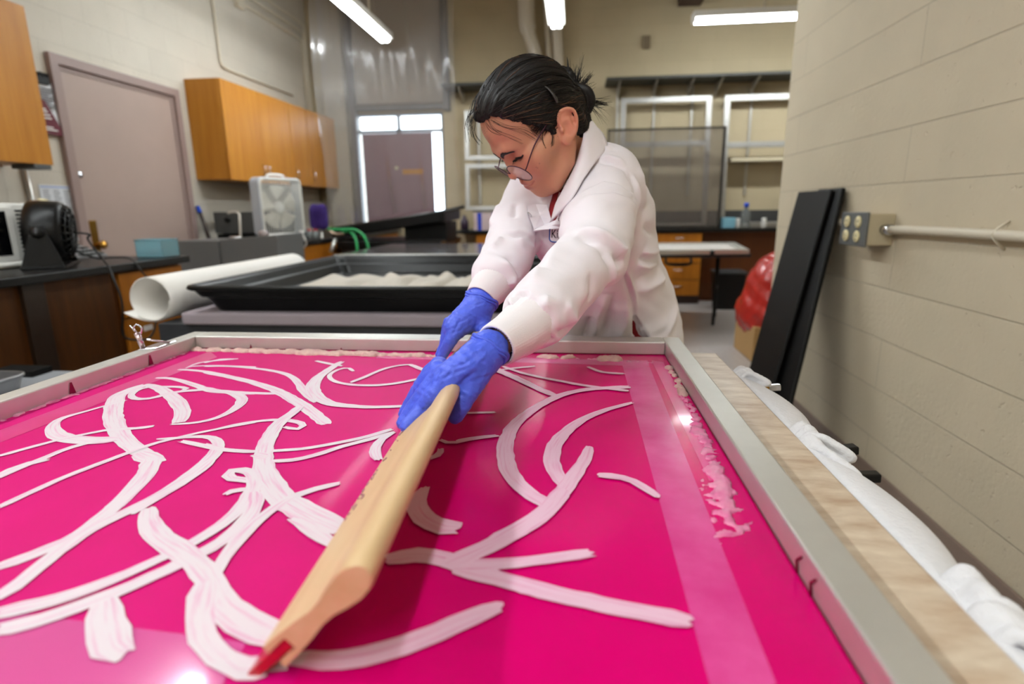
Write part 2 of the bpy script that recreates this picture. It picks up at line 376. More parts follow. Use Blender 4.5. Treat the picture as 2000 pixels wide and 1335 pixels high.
MB().lathe([(.026,0),(.024,.01),(.012,.014),(0,.016)],(DX+.004,lk[1]+.02,lk[2]),(1,0,0),18).build('deadbolt',steel,d1)
# ================================================================ lamps (hung fluorescent strips)
tubem=mat('fluorescent tube',(255,255,255),.4,emit=(244,252,255),estr=34)
hous=mat('white lamp housing',(226,222,214),.5)
LZ=2.9
def lamp(cx,cy,along,label,group='hung fluorescent strip lamps',ln=2.44,rods=(-.75,.75)):
    t=thing('fluorescent_lamp',label,'ceiling lamp',(cx,cy,LZ),group)
    def p(a,b,z): return (cx+a,cy+b,z) if along=='x' else (cx+b,cy+a,z)
    h=ln/2
    m=MB(); m.box(p(-h,-.085,LZ+.016),p(h,.085,LZ+.075)); m.build('housing',hous,t,bevel=.006)
    for s in (-1,1):
        m=MB(); m.tube([p(-h+.03,s*.027,LZ),p(h-.03,s*.027,LZ)],.02,12); m.build('tube',tubem,t)
    for e in (-1,1): MB().box(p(e*h,-.055,LZ-.015),p(e*(h-.028),.055,LZ+.03)).build('lamp_holder',hous,t,bevel=.004)
    for r in rods: MB().cyl(p(r,0,LZ+.08),p(r,0,3.9),.011,10).build('hanging_rod',wpaint,t)
    return t
lamp(-2.03,5.23,'y','lit fluorescent strip lamp hanging above the plastic sheet, left of the picture')
lamp(-1.93,1.1,'y','lit fluorescent strip lamp over the left side of the pink screen')
lamp(-.205,5.02,'y','lit fluorescent strip lamp above the standing person, in the middle')
lamp(2.33,6.26,'x','lit fluorescent strip lamp hung crosswise near the right wall corner',rods=(-.55,.7))
lamp(-.205,-.95,'y','added unseen fill strip lamp behind the camera, over the near end of the print table')  # added fill light for the coat and right wall, out of view
lamp(-1.93,-1.9,'y','added unseen fill strip lamp behind the camera, to the left')  # second added fill light, unseen, lifts the front of the figure

# ================================================================ upper cabinets on the left wall
def handle_v(x,y,z,par,l=.1):  # bow pull on a face looking along +X
    MB().tube([(x,y,z-l/2),(x+.028,y,z-l/2+.012),(x+.03,y,z),(x+.028,y,z+l/2-.012),(x,y,z+l/2)],.005,8).build('handle',steel,par)
def wall_cabinet(yA,yB,label,zb=1.435,zt=2.28,doors=2,hy=None):
    x0,x1=-3.4,-3.07
    t=thing('wall_cabinet',label,'cabinet',((x0+x1)/2,(yA+yB)/2,zb),'oak cabinets on the left wall')
    m=MB(); m.box((x0,yA,zb),(x1-.022,yB,zt)); m.build('body',oak,t,bevel=.002)
    n=doors; wd=(yB-yA)/n
    for i in range(n):
        d=MB().box((x1-.02,yA+i*wd+.0015,zb-.004),(x1,yA+(i+1)*wd-.0015,zt)).build('door',oak,t,bevel=.0025)
        if n==2: handle_v(x1,yA+wd+(.04 if i else -.04),zb+.11,d)
        else: handle_v(x1,yA+.05 if not hy else hy,zb+.11,d)
    return t
wall_cabinet(1.55,3.207,'oak wall cabinet nearest the camera, cut off by the top left corner')
wall_cabinet(5.0,6.2,'oak wall cabinet right of the mauve door, with scuffed double doors')
wall_cabinet(6.21,6.62,'narrow oak wall cabinet above the purple brush',doors=1)
wall_cabinet(6.63,7.42,'wide oak wall cabinet showing through the plastic sheet',doors=1)
for y in (3.1,): pass
t=thing('light_strip','small grey fitting under the far end of the near wall cabinet','fitting',(-3.2,3.15,1.41))
MB().box((-3.22,3.08,1.405),(-3.07,3.19,1.432)).build('case',dgrey,t,bevel=.003)
# conduits on the left wall
def conduit(name,pts,r,label,group='painted conduits on the left wall',m=wpaint):
    o=MB().tube(pts,r,10).build(name,m,loc=pts[0]); return tag(o,label,'conduit',group)
cx_=-3.378
conduit('conduit',[(cx_,5.54,3.88),(cx_,5.56,2.55),(cx_,5.58,2.51),(cx_,5.64,2.50),(cx_,7.0,2.5)],.011,'thin cream conduit dropping then running level above the oak cabinets')
for i,(z,l) in enumerate(((3.20,'lowest'),(3.30,'middle'),(3.40,'topmost'))):
    y=7.36+.05*i
    conduit('conduit',[(cx_,4.6+.3*i,z),(cx_,y-.1,z),(cx_,y-.02,z-.02),(cx_,y,z-.1),(cx_,y,2.3)],.016,l+' of three parallel painted conduits high on the left wall')
for p,l in (((cx_,5.55,2.53),'upper'),((cx_,5.9,3.02),'lower')): pass
o=MB().box((-3.398,5.95,3.14),(-3.35,6.07,3.26)).build('junction_box',wpaint,loc=(-3.38,6.01,3.14),bevel=.006); tag(o,'small painted junction box on the lowest conduit of the left wall','junction box')
# grey conduit under the near cabinet
conduit('conduit',[(-3.38,3.32,1.43),(-3.38,3.335,.922)],.014,'grey steel conduit dropping from the near oak cabinet to the bench',m=alup)
# clipboard, sheets and poster beside the door
cl=(-3.3900,3.5404,2.0102)
t=thing('clipboard','papers clipped to the wall between the near cabinet and the mauve door','clipboard',(-3.39,3.6,1.7))
MB().box((-3.399,3.45,1.68),(-3.394,3.68,2.03)).build('backing_board',blackm,t)
m=MB(); m.grid(lambda u,v:(-3.388-.004*math.sin(3*v)+.012*u*(1-v),3.46+.2*u,1.70+.27*v),6,10); m.build('paper',mat('bright white paper',(240,242,246),.7),t,solid=.0015)
m=MB(); m.box((-3.392,3.5,1.955),(-3.37,3.6,2.0)).tube([(-3.38,3.52,2.0),(-3.375,3.55,2.025),(-3.38,3.58,2.0)],.006,8); m.build('clip',black,t)
inkm=mat('printed grey ink',(120,120,126),.8)
m=MB()
for k in range(9): m.box((-3.384,3.50,1.93-.016*k),(-3.3752,3.50+.13-.03*(k%3==2),1.934-.016*k))
m.build('print',inkm,t)
t=thing('poster','maroon flyer with white type tucked under the clipboard papers','poster',(-3.385,3.58,1.66))
m=MB(); m.hexa([(-3.374,3.49,1.655),(-3.374,3.66,1.645),(-3.372,3.66,1.645),(-3.372,3.49,1.655),(-3.374,3.49,1.86),(-3.374,3.54,1.86),(-3.372,3.54,1.86),(-3.372,3.49,1.86)])
for z,a,b in ((1.80,3.50,3.54),(1.785,3.50,3.55),(1.765,3.5,3.565),(1.745,3.5,3.57),(1.69,3.5,3.57),(1.675,3.5,3.60)): m.add([(-3.3712,a,z),(-3.3712,b,z),(-3.3712,b,z+.008),(-3.3712,a,z+.008)],[(0,1,2,3)],1)
m.build('sheet',[mat('maroon print',(98,24,40),.6),whitep],t)
t=thing('notice_sheet','white printed sheet taped to the wall behind the black desk fan','paper',(-3.395,3.54,1.0))
a=(-3.3970,3.4135,1.3254); b=(-3.3970,3.6664,1.3277)
MB().box((-3.399,3.405,.97),(-3.395,3.67,1.335)).build('sheet',mat('white print sheet',(226,228,232),.7),t)
m=MB(); m.box((-3.395,3.415,1.318),(-3.394,3.66,1.326),1)
for k in range(26):
    for c in range(3): m.box((-3.395,3.43+.075*c,1.30-.0115*k),(-3.3942,3.43+.075*c+.06*random.uniform(.6,1),1.304-.0115*k),0)
m.build('print',[inkm,mat('blue print',(150,168,210),.7)],t)
# ================================================================ near lab bench (peninsula) on the left
BX=-2.1; BY=2.94
t=thing('lab_bench','oak lab bench with a black top, carrying the microwave and black fan','bench',(-2.7,2.2,0))
MB().box((-3.395,.6,.885),(BX,BY,.92)).build('countertop',blacktop,t,bevel=.004)
MB().box((-3.39,.62,.1),(BX-.05,2.44,.885)).build('side_panel',oakdark,t,bevel=.003)['label']='oak panel with shade painted into its colour'  # dark tone is the table's shade painted into the oak
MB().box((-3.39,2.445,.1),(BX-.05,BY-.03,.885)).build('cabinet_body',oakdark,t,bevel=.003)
MB().box((BX-.052,1.98,.1),(BX-.03,2.075,.884)).build('corner_post',mat('black brown stile',(40,24,10),.5),t,bevel=.002)
MB().box((BX-.06,.62,.0),(BX-.11,BY-.04,.1)).build('plinth',blackm,t)
z1=.875
for k,(a,b) in enumerate(((.66,.872),(.44,.652),(.12,.432))):
    d=MB().box((BX-.05,2.46,a),(BX-.028,BY-.04,b)).build('drawer',oakdraw,t,bevel=.003)
    h=MB().box((BX-.028,2.56,(a+b)/2+.03),(BX-.026,2.62,(a+b)/2+.055)).build('card_label',whitep,d)
    MB().tube([(BX-.028,2.72,(a+b)/2),(BX-.004,2.725,(a+b)/2),(BX-.002,2.77,(a+b)/2),(BX-.004,2.815,(a+b)/2),(BX-.028,2.82,(a+b)/2)],.005,8).build('handle',blackm,d)
# microwave
t=thing('microwave_oven','white microwave oven with a black door at the left picture edge','microwave',(-2.75,2.2,.92))
mx0,mx1,my0,my1=-3.02,-2.5,1.95,2.45
MB().box((mx0,my0,.935),(mx1,my1,1.20)).build('case',white,t,bevel=.008)
d=MB().box((mx1,my0+.01,.945),(mx1+.012,my1-.11,1.185)).build('door',white,t,bevel=.004)
MB().box((mx1+.011,my0+.03,.975),(mx1+.0135,my1-.145,1.165)).build('door_window',mat('black glass',(8,8,10),.12),d)
m=MB()
for k in range(12): m.box((mx1-.001,my1-.085,.965+.018*k),(mx1+.003,my1-.03,.973+.018*k))
m.build('vent_slots',blackm,t)
m=MB(); m.tube([(mx1+.02,my0+.02,.936),(mx1+.06,my1-.18,.936),(mx1+.05,my1-.02,.936)],.014,8); m.build('bottom_trim',white,t)
for a in (my0+.06,my1-.06):
    for b in (mx0+.06,mx1-.06): MB().cyl((b,a,.92),(b,a,.936),.015,10).build('foot',blackm,t)
# black desk fan
fc=np.array((-2.3602,2.3588,1.0424)); fc[2]=1.075
t=thing('desk_fan','round black desk fan tilted on its stand, on the bench by the microwave','fan',(fc[0],fc[1],.92))
ax=np.array([-.80,-.55,.08]); ax/=np.linalg.norm(ax)
R=.135
prof=[(R-.03,-.075),(R-.008,-.07),(R,-.05),(R,.02),(R-.004,.045),(R-.016,.06),(R-.03,.062),(R-.032,.05),(R-.02,.04),(R-.014,.0),(R-.016,-.05),(R-.03,-.06)]
MB().lathe(prof,fc,ax,36,cap=False).build('housing',black,t)
sx=np.cross([0,0,1],ax); sx/=np.linalg.norm(sx); sy=np.cross(ax,sx)
m=MB()
for k in range(22):
    q=2*PI*k/22; dr=sx*math.cos(q)+sy*math.sin(q)
    m.tube([fc+ax*-.1+dr*.03,fc-ax*.1+dr*.08,fc-ax*.085+dr*.115,fc-ax*.05+dr*(R-.006)],.0032,6)
for r_,h_ in ((.03,-.1),(.06,-.101),(.085,-.099),(.112,-.088)): m.tube([fc+ax*h_+r_*(sx*math.cos(q)+sy*math.sin(q)) for q in np.linspace(0,2*PI,28,endpoint=False)],.0035,6,closed=True)
m.build('rear_grille',black,t)
m=MB()
for k in range(18):
    q=2*PI*k/18; dr=sx*math.cos(q)+sy*math.sin(q); d2=sx*math.cos(q+.5)+sy*math.sin(q+.5)
    m.tube([fc+ax*.062+dr*.02,fc+ax*.066+dr*.06,fc+ax*.055+d2*(R-.025)],.003,6)
for r_ in (.035,.07,.1): m.tube([fc+ax*.064+r_*(sx*math.cos(q)+sy*math.sin(q)) for q in np.linspace(0,2*PI,28,endpoint=False)],.003,6,closed=True)
m.build('front_grille',black,t)
m=MB(); m.lathe([(.03,-.03),(.034,0),(.02,.03),(0,.034)],fc,ax,18)
m.build('hub',black,t)
for k in range(5):
    q=2*PI*k/5
    def blade(u,v,q=q):
        r_=.03+u*.075; a=q+(v-.5)*(.5+.5*u)+.4*u; return fc+ax*(.02*(v-.5)*2)+r_*(sx*math.cos(a)+sy*math.sin(a))
    MB().grid(blade,6,6).build('blade',mat('dark grey blade',(46,46,48),.4),t,solid=.003)
# stand: two uprights to a foot plate
m=MB()
s_=np.array([fc[0],fc[1],0])
for sg in (-1,):
    c=fc+sx*sg*(R+.012); b0=np.array([c[0],c[1],.93])+sx*sg*.012
    a_=np.array([ax[0],ax[1],0]); a_/=np.linalg.norm(a_)
    m.slab([b0+a_*.075,b0-a_*.075,c-a_*.03+np.array([0,0,.0]),c-a_*.02+np.array([0,0,.03]),c+a_*.02+np.array([0,0,.03]),c+a_*.03],sx*sg*.012)
c=fc+sx*(R+.012); b0=np.array([c[0],c[1],.93])+sx*.012
m2=MB(); m2.slab([b0+a_*.075,b0-a_*.075,c-a_*.03,c-a_*.02+np.array([0,0,.03]),c+a_*.02+np.array([0,0,.03]),c+a_*.03],sx*.012)
m.build('upright',black,t,bevel=.004); m2.build('upright',black,t,bevel=.004)
for sg in (-1,1): MB().lathe([(.022,0),(.024,.012),(.018,.02),(0,.022)],fc+sx*sg*(R+.024),sx*sg,16).build('pivot_knob',black,t)
m=MB(); q0=s_+np.array([0,0,.92]); e=.17
m.slab([q0+sx*e+a_*.08,q0-sx*e+a_*.08,q0-sx*e-a_*.08,q0+sx*e-a_*.08],(0,0,.012)); m.build('base',black,t,bevel=.004)
m=MB(); top=fc+sy*R; m.lathe([(.02,-.004),(.02,.004),(.012,.008),(0,.009)],top,sy,14); m.build('switch_knob',mat('ivory plastic',(206,196,160),.5),t)
g=fc+ax*.06; MB().tube(bez([g-sx*.02+sy*.0,g+sx*.01+sy*.005+ax*.005,g+sx*.012-sy*.04+ax*.008,g+sx*.01-sy*.09+ax*.006],5),.007,8).build('masking_tape',mat('masking tape',(198,186,148),.7),t)['label']='curl of cream tape stuck to the front grille'
c0=fc-ax*.1
p=[c0,c0+np.array([.05,.03,-.01]),(-2.3129,2.5261,1.0285),(-2.1446,2.4019,0.9488),(-2.0326,2.3039,0.9190),(-1.9957,2.2759,0.8706),(-1.9794,2.2797,0.7913),(-1.9852,2.2808,0.7110),(-2.0157,2.2986,0.6256),(-2.0345,2.3490,0.5854),(-1.9870,2.3933,0.5758),(-1.9664,2.4229,0.6040),(-1.9820,2.4763,0.6624)]
tag(MB().tube(bez(p,6),.0045,8).build('power_cord',cord,loc=p[0]),'black cord looping from the desk fan down the front of the oak bench','cord')
p=[(-2.2859,2.4161,0.9878),(-2.2777,2.4527,0.9638),(-2.2226,2.4745,0.9428),(-2.2072,2.5178,0.9439),(-2.1253,2.5458,0.9364),(-2.0831,2.5474,0.8796),(-2.0828,2.5880,0.8325)]
tag(MB().tube(bez(p,6),.004,8).build('power_cord',cord,loc=p[0]),'thin black cord lying across the bench top and over its edge','cord')
# telephone / label printer block behind the fan
t=thing('keypad','grey wedge shaped keypad lying on the bench behind the desk fan','keypad',(-2.62,2.86,.92))
m=MB(); m.hexa([(-2.76,2.74,.92),(-2.58,2.74,.92),(-2.58,2.93,.92),(-2.76,2.93,.92),(-2.76,2.74,.99),(-2.58,2.74,.93),(-2.58,2.93,.93),(-2.76,2.93,.99)]); m.build('case',mat('light grey plastic',(150,150,152),.5),t,bevel=.005)
for i in range(4):
    for j in range(3): 
        x=-2.74+.045*i; z=.99-.06*(x+2.76)/.18
        MB().box((x,2.76+.055*j,z-.004),(x+.028,2.795+.055*j,z+.006)).build('key',dgrey,t,bevel=.002)
# pale blue glass tub at the bench corner
t=thing('glass_tub','pale blue clear tub with odds and ends on the bench corner','tub',(-2.28,2.87,.92))
tubm=film_mat('pale blue clear plastic',(150,206,220),.42,.1,.5)
x0,x1,ya,yb=-2.30,-2.15,2.8,2.93
m=MB(); m.box((x0,ya,.922),(x1,yb,.926)).box((x0,ya,.922),(x0+.003,yb,1.01)).box((x1-.003,ya,.922),(x1,yb,1.01)).box((x0,ya,.922),(x1,ya+.003,1.01)).box((x0,yb-.003,.922),(x1,yb,1.01)); m.build('tub_walls',tubm,t)
m=MB(); m.tube([(x0,ya,1.01),(x1,ya,1.01),(x1,yb,1.01),(x0,yb,1.01)],.005,8,closed=True); m.build('rim',tubm,t)
o=MB().lathe([(.0,0),(.022,.006),(.024,.03),(.016,.05),(0,.052)],(-2.195,2.86,.927),(.3,0,1),16).build('metal_cap',steel,loc=(-2.195,2.86,.927)); tag(o,'shiny metal cap lying inside the pale blue tub','fitting')  # loose metal cap lying in the tub
o=MB().tube([(-2.28,2.84,.94),(-2.23,2.88,.94)],.012,10).build('marker_pen',mat('dark red plastic',(110,40,48),.4),loc=(-2.26,2.86,.93)); tag(o,'short dark red marker lying inside the pale blue tub','pen')
# ================================================================ grey machine behind the bench
t=thing('grey_machine','long grey enamel machine standing behind the bench end','machine',(-2.5,4.2,0))
m=MB(); m.box((-2.95,4.0,.06),(-2.62,4.42,.945)); m.build('left_cabinet',grey,t,bevel=.008)
m=MB(); m.hexa([(-2.61,4.0,.06),(-2.16,4.0,.06),(-2.16,4.42,.06),(-2.61,4.42,.06),(-2.61,4.0,.95),(-2.16,4.0,.985),(-2.16,4.42,.985),(-2.61,4.42,.95)]); m.build('right_cabinet',grey,t,bevel=.008)
MB().box((-2.93,4.02,0),(-2.18,4.4,.06)).build('plinth',blackm,t)
MB().lathe([(.05,0),(.05,.012),(.03,.02),(.0,.02)],(-2.6,4.2,.95),(0,0,1),16).build('port_cap',steel,t)
MB().tube(bez([(-2.56,4.2,.95),(-2.55,4.2,1.08),(-2.58,4.25,1.14),(-2.66,4.3,1.15),(-2.72,4.33,1.14)],6),.008,10).build('hose',mat('milky hose',(214,206,194),.4),t)
MB().lathe([(.035,0),(.04,.03),(.02,.045),(0,.045)],(-2.37,4.2,.965),(0,0,1),16).build('knob',mat('rosy grey plastic',(166,152,150),.4),t)
# ================================================================ back-left counter with box fan
t=thing('wall_counter','black topped oak counter along the left wall under the wall cabinets','counter',(-2.9,5.9,0))
MB().box((-3.4,4.62,.865),(-2.28,7.5,.90)).build('countertop',blacktop,t,bevel=.004)
MB().box((-3.39,4.68,.08),(-2.33,7.4,.865)).build('cabinet_body',oakdark,t,bevel=.003)
MB().box((-3.36,4.72,0),(-2.38,7.4,.08)).build('plinth',blackm,t)
for k,(a,b) in enumerate(((.70,.855),(.50,.69),(.10,.49))):
    for (p,q) in ((-2.86,-2.345),(-3.38,-2.87)):
        d=MB().box((p,4.655,a),(q,4.68,b)).build('drawer',oakdraw,t,bevel=.003)
        c=(p+q)/2; z=(a+b)/2; MB().tube([(c-.05,4.655,z),(c-.045,4.63,z),(c+.045,4.63,z),(c+.05,4.655,z)],.005,8).build('handle',steel,d)
for j in range(3):
    a=4.70+.9*j
    d=MB().box((-2.33,a,.1),(-2.305,a+.87,.855)).build('door',oakdraw,t,bevel=.003)
# grey instrument case on that counter
t=thing('instrument_case','dark grey instrument case on the far counter behind the grey machine','case',(-3.0,5.0,.9))
a=(-3.3949,4.9500,1.1110); b=(-2.8439,4.9500,1.1187)
MB().box((-3.24,4.95,.9),(-2.62,5.3,.955)).build('base',blackm,t,bevel=.005)
MB().box((-3.24,4.93,.96),(-2.62,5.3,1.15)).build('body',dgrey,t,bevel=.006)
MB().box((-2.80,4.925,1.09),(-2.68,4.935,1.115)).build('handle_slot',blackm,t,bevel=.003)
MB().cyl((-3.1,4.93,1.08),(-3.1,4.9,1.08),.02,14).build('dial',blackm,t)
# scraper with blue end leaning by the door
o=thing('scraper','blue ended long scraper leaning on the wall beside the mauve door','scraper',(-3.3,4.95,.9))
p0=np.array((-3.25,4.85,.90)); p1=np.array((-3.385,4.94,1.2))
MB().tube([p0,p0+(p1-p0)*.82],[.02,.016],8,flat=.5).build('handle',mat('dark brown grip',(56,44,40),.5),o)
MB().tube([p0+(p1-p0)*.82,p1],[.019,.017],10).build('end_grip',mat('blue plastic',(24,72,190),.4),o)
# box fan
t=thing('box_fan','white square box fan standing on the far counter under the oak cabinets','fan',(-2.62,4.93,.9))
fdir=np.array([.93,-.36,0]); fdir/=np.linalg.norm(fdir); fx=np.array([-fdir[1],fdir[0],0]); fx=-fx if fx[0]<0 else fx
fo=np.array([-2.60,4.90,.935]); H=.5; hw=.232; dp=.11; uz=np.array([0,0,1.])
def fp(a,z,d): return fo+fx*a+uz*z+fdir*d
def rr(hw_,z0,z1,r,d,n=6):
    P=[]
    for cx0,cz,q0 in ((hw_-r,z1-r,0),(-hw_+r,z1-r,90),(-hw_+r,z0+r,180),(hw_-r,z0+r,270)):
        for k in range(n+1):
            q=math.radians(q0+90*k/n); P.append(fp(cx0+r*math.cos(q),cz+r*math.sin(q),d))
    return P
A=rr(hw,0,H,.05,dp/2);B=rr(hw,0,H,.05,-dp/2);A2=rr(hw-.022,.022,H-.022,.035,dp/2);B2=rr(hw-.022,.022,H-.022,.035,-dp/2); n=len(A)
v=A+B+B2+A2; f=[]
for L_ in range(4): f+=[(L_*n+i,L_*n+(i+1)%n,((L_+1)%4)*n+(i+1)%n,((L_+1)%4)*n+i) for i in range(n)]
MB().add(v,f,0,False).build('housing',mat('pale grey plastic',(196,202,210),.4),t,bevel=.006)
m=MB(); k=19
for s_ in (1,):
    for i in range(k): 
        a=-hw+.03+(2*hw-.06)*i/(k-1); m.tube([fp(a,.025,dp/2+.002),fp(a,H-.025,dp/2+.002)],.0024,6)
    for i in range(24):
        z=.03+(H-.06)*i/23; m.tube([fp(-hw+.022,z,dp/2+.003),fp(hw-.022,z,dp/2+.003)],.0018,6)
m.tube(rr(hw-.016,.016,H-.016,.04,dp/2+.002),.009,8,closed=True)
m.build('front_grille',mat('white grille plastic',(228,226,218),.45),t)
ct=fp(0,H/2,0)
MB().lathe([(.05,-.02),(.055,.0),(.045,.03),(0,.036)],ct,fdir,22).build('hub',white,t)
for k in range(5):
    q=2*PI*k/5+.3
    def bl(u,v,q=q):
        r_=.05+u*.14; a=q+(v-.5)*(.75+.35*u); return ct+fdir*(.035*(v-.5)*(1.6-u))+r_*(fx*math.cos(a)+uz*math.sin(a))
    MB().grid(bl,7,7).build('blade',mat('ivory blade',(222,216,200),.4),t,solid=.003)
MB().tube(bez([fp(-.09,H-.005,0),fp(-.07,H+.022,0),fp(.07,H+.022,0),fp(.09,H-.005,0)],5),.011,8).build('carry_handle',white,t)
for a in (-.15,.15): MB().slab([fp(a-.03,-.035,-.07),fp(a-.03,-.035,.07),fp(a+.03,-.035,.07),fp(a+.03,-.035,-.07)],(0,0,.036)).build('foot',blackm,t,bevel=.003)
p=[fp(hw,.05,-.02),(-2.2459,4.6098,0.9371),(-2.2141,4.5699,0.8844),(-2.2558,4.5556,0.8436),(-2.3638,4.5217,0.8381),(-2.4690,4.5103,0.8393)]
tag(MB().tube(bez(p,6),.006,8).build('power_cord',mat('white cord',(220,214,206),.5),loc=p[0]),'white cord hanging from the box fan across the oak drawer','cord')
# ================================================================ sink corner with purple brush and green hoses
t=thing('sink_cabinet','black sink unit with oak doors below the plastic sheet','sink',(-1.7,5.9,0))
MB().box((-2.26,5.3,.80),(-1.25,6.3,.86)).build('countertop',blacktop,t,bevel=.006)
MB().box((-2.24,5.34,0),(-1.27,6.28,.80)).build('cabinet_body',mat('black brown board',(30,22,16),.5),t)
for k in range(3): 
    a=-2.0+.245*k; MB().box((a,5.325,.12),(a+.235,5.34,.79)).build('door',oakdark if k else oakdraw,t,bevel=.003)
sp=(-2.3718,5.2000,0.9701)
t=thing('scrub_brush','purple bristle brush on a grey stick standing upright by the sink','brush',(sp[0],5.2,.70))
F_=Field((sp[0]-.13,5.08,.95),(sp[0]+.13,5.32,1.3),.006)
zc=(-2.3600,5.2000,1.0964)[2]
F_.chain([(sp[0]-.035,5.2,zc-.07),(sp[0]-.035,5.2,zc+.065)],.045,.01); F_.chain([(sp[0]+.035,5.2,zc-.07),(sp[0]+.035,5.2,zc+.065)],.045,.03)
V,Q=F_.mesh(); V=V+vnorm(V,Q)*(np.random.rand(len(V),1)*.012-.004)
meshob('bristles',V,Q,mat('purple bristle',(70,42,128),.8,var=.45,vscale=90),t,smooth=False)
MB().tube([(sp[0]+.01,5.2,zc-.08),(sp[0]+.012,5.2,.62)],.016,10).build('stick',alup,t)
MB().tube([(sp[0]-.1,5.24,zc+.08),(sp[0]-.095,5.24,zc-.1)],.01,8).build('clear_rod',mat('clear rod',(190,190,186),.3),t)
for nm,pts,l in (('hose',[(-2.2672,5.1356,0.9856),(-2.1638,5.1457,0.9798),(-2.0322,5.1599,0.9782),(-1.9359,5.1287,0.9324),(-1.8856,5.0954,0.8553),(-1.8706,5.0788,0.7777)],'green garden hose, the right one of the pair by the purple brush'),('hose',[(-2.1556,5.1923,0.9546),(-2.0814,5.1809,0.9592),(-2.0057,5.1158,0.9104),(-1.9784,5.0800,0.8337),(-1.9729,5.0656,0.7698)],'green garden hose, the left one of the pair by the purple brush')):
    tag(MB().tube(bez(pts,7),.013,10).build(nm,mat('green hose',(22,140,74),.45),loc=pts[0]),l,'hose','green hoses by the sink')
t=thing('faucet','bent steel faucet with a ribbed spout beside the green hoses','faucet',(-2.1483,5.1235,0.8784))
MB().tube(bez([(-2.2791,5.1823,0.9700),(-2.2170,5.1813,0.9368),(-2.1365,5.1911,0.9404)],5),.014,10).build('spout',mat('dull brass',(150,130,110),.35,metal=.6),t)
MB().tube([(-2.1955,5.1216,0.8928),(-2.2149,5.0416,0.7818)],.018,10).build('lever',alup,t)
for i,(px,py,c,l) in enumerate(((597,455,(120,124,126),'small grey jar beside the box fan on the counter'),(606,458,(170,60,60),'small red capped jar beside the box fan'),(618,461,(160,40,44),'small red clip behind the purple brush stick'))):
    p=(-2.5003,5.1500,0.9496) if i==0 else ((-2.4290,5.1000,0.9280) if i==1 else (-2.3707,5.1000,0.9183))
    o=thing('jar',l,'jar',(p[0],p[1],.9)); MB().lathe([(.024,0),(.026,.01),(.026,.06),(.018,.07)],(p[0],p[1],.9),(0,0,1),14).build('glass',mat('grey jar glass',(126,130,130),.25),o)
    MB().lathe([(.02,.07),(.02,.088),(0,.09)],(p[0],p[1],.9),(0,0,1),14).build('lid',mat('jar lid %d'%i,c,.4),o)
# black washout tray leaning up to the right
L0=np.array((-2.3638,5.4500,0.9801)); R0=np.array((-1.2647,5.4500,1.1288)); R1=np.array((-1.0797,5.6000,1.1694))
t=thing('washout_tray','large shallow black washout tray tipped up to the right under the plastic sheet','tray',(-1.6,5.8,.86))
def lerp(a,b,t_): return a+(b-a)*t_
dn=np.array([0,0,-.10]); bk=np.array([0,.75,.02])
e0=L0;e1=R0
m=MB(); m.hexa([e0+dn,e1+dn,e1+dn+bk,e0+dn+bk,e0+dn+(0,0,.02),e1+dn+(0,0,.02),e1+dn+bk+(0,0,.02),e0+dn+bk+(0,0,.02)]); m.build('floor_panel',black,t,bevel=.004)
for a,b in ((e0,e1),(e1,e1+bk),(e1+bk,e0+bk),(e0+bk,e0)):
    w=np.array([0,.03,0]) if abs((b-a)[0])>abs((b-a)[1]) else np.array([.03,0,0])
    MB().hexa([a+dn,b+dn,b+dn+w,a+dn+w,a,b,b+w,a+w]).build('side_wall',black,t,bevel=.005)
MB().tube([e0+(0,.015,0),e1+(0,.015,0),R1+(0,.015,.003)],[.013,.014,.018],10).build('front_lip',mat('worn black edge',(44,43,41),.35),t)
MB().hexa([e1+(-.4,.1,-.3),e1+(.02,.1,-.3),e1+(.02,.6,-.3),e1+(-.4,.6,-.3),e1+(-.4,.1,-.1),e1+(.02,.1,-.1),e1+(.02,.6,-.1),e1+(-.4,.6,-.1)]).build('support',blackm,t)
# clear plastic sheet
sheet=film_mat('clear polythene',(206,200,198),.10,.16,.28,bump=.2,bscale=9)
def shp(u,v):
    # path in plan, then hanging folds
    P=bez([(-2.6,5.9),(-2.54,6.2),(-2.44,6.48),(-2.2,6.62),(-1.8,6.64),(-1.32,6.62)],12); k=u*(len(P)-1); i=int(min(k,len(P)-2)); p=P[i]+(P[i+1]-P[i])*(k-i)
    z0=1.0+.2*max(0,u-.3)/.7; z=z0+(3.85-z0)*v
    amp=.035*(.35+.65*abs(2*v-1))
    w=math.sin(u*34+2*math.sin(v*3))+.5*math.sin(u*71+v*6)+.6*math.sin(9*v+u*13)
    return (p[0]+amp*.3*w,p[1]+amp*w*.8-.06*math.sin(v*PI)*(1-u),z)
t=thing('plastic_sheet','clear crinkled plastic sheet hanging from the ceiling around the washout tray','plastic sheet',(-1.9,6.4,1.0))
MB().grid(shp,110,60).build('sheet',sheet,t)
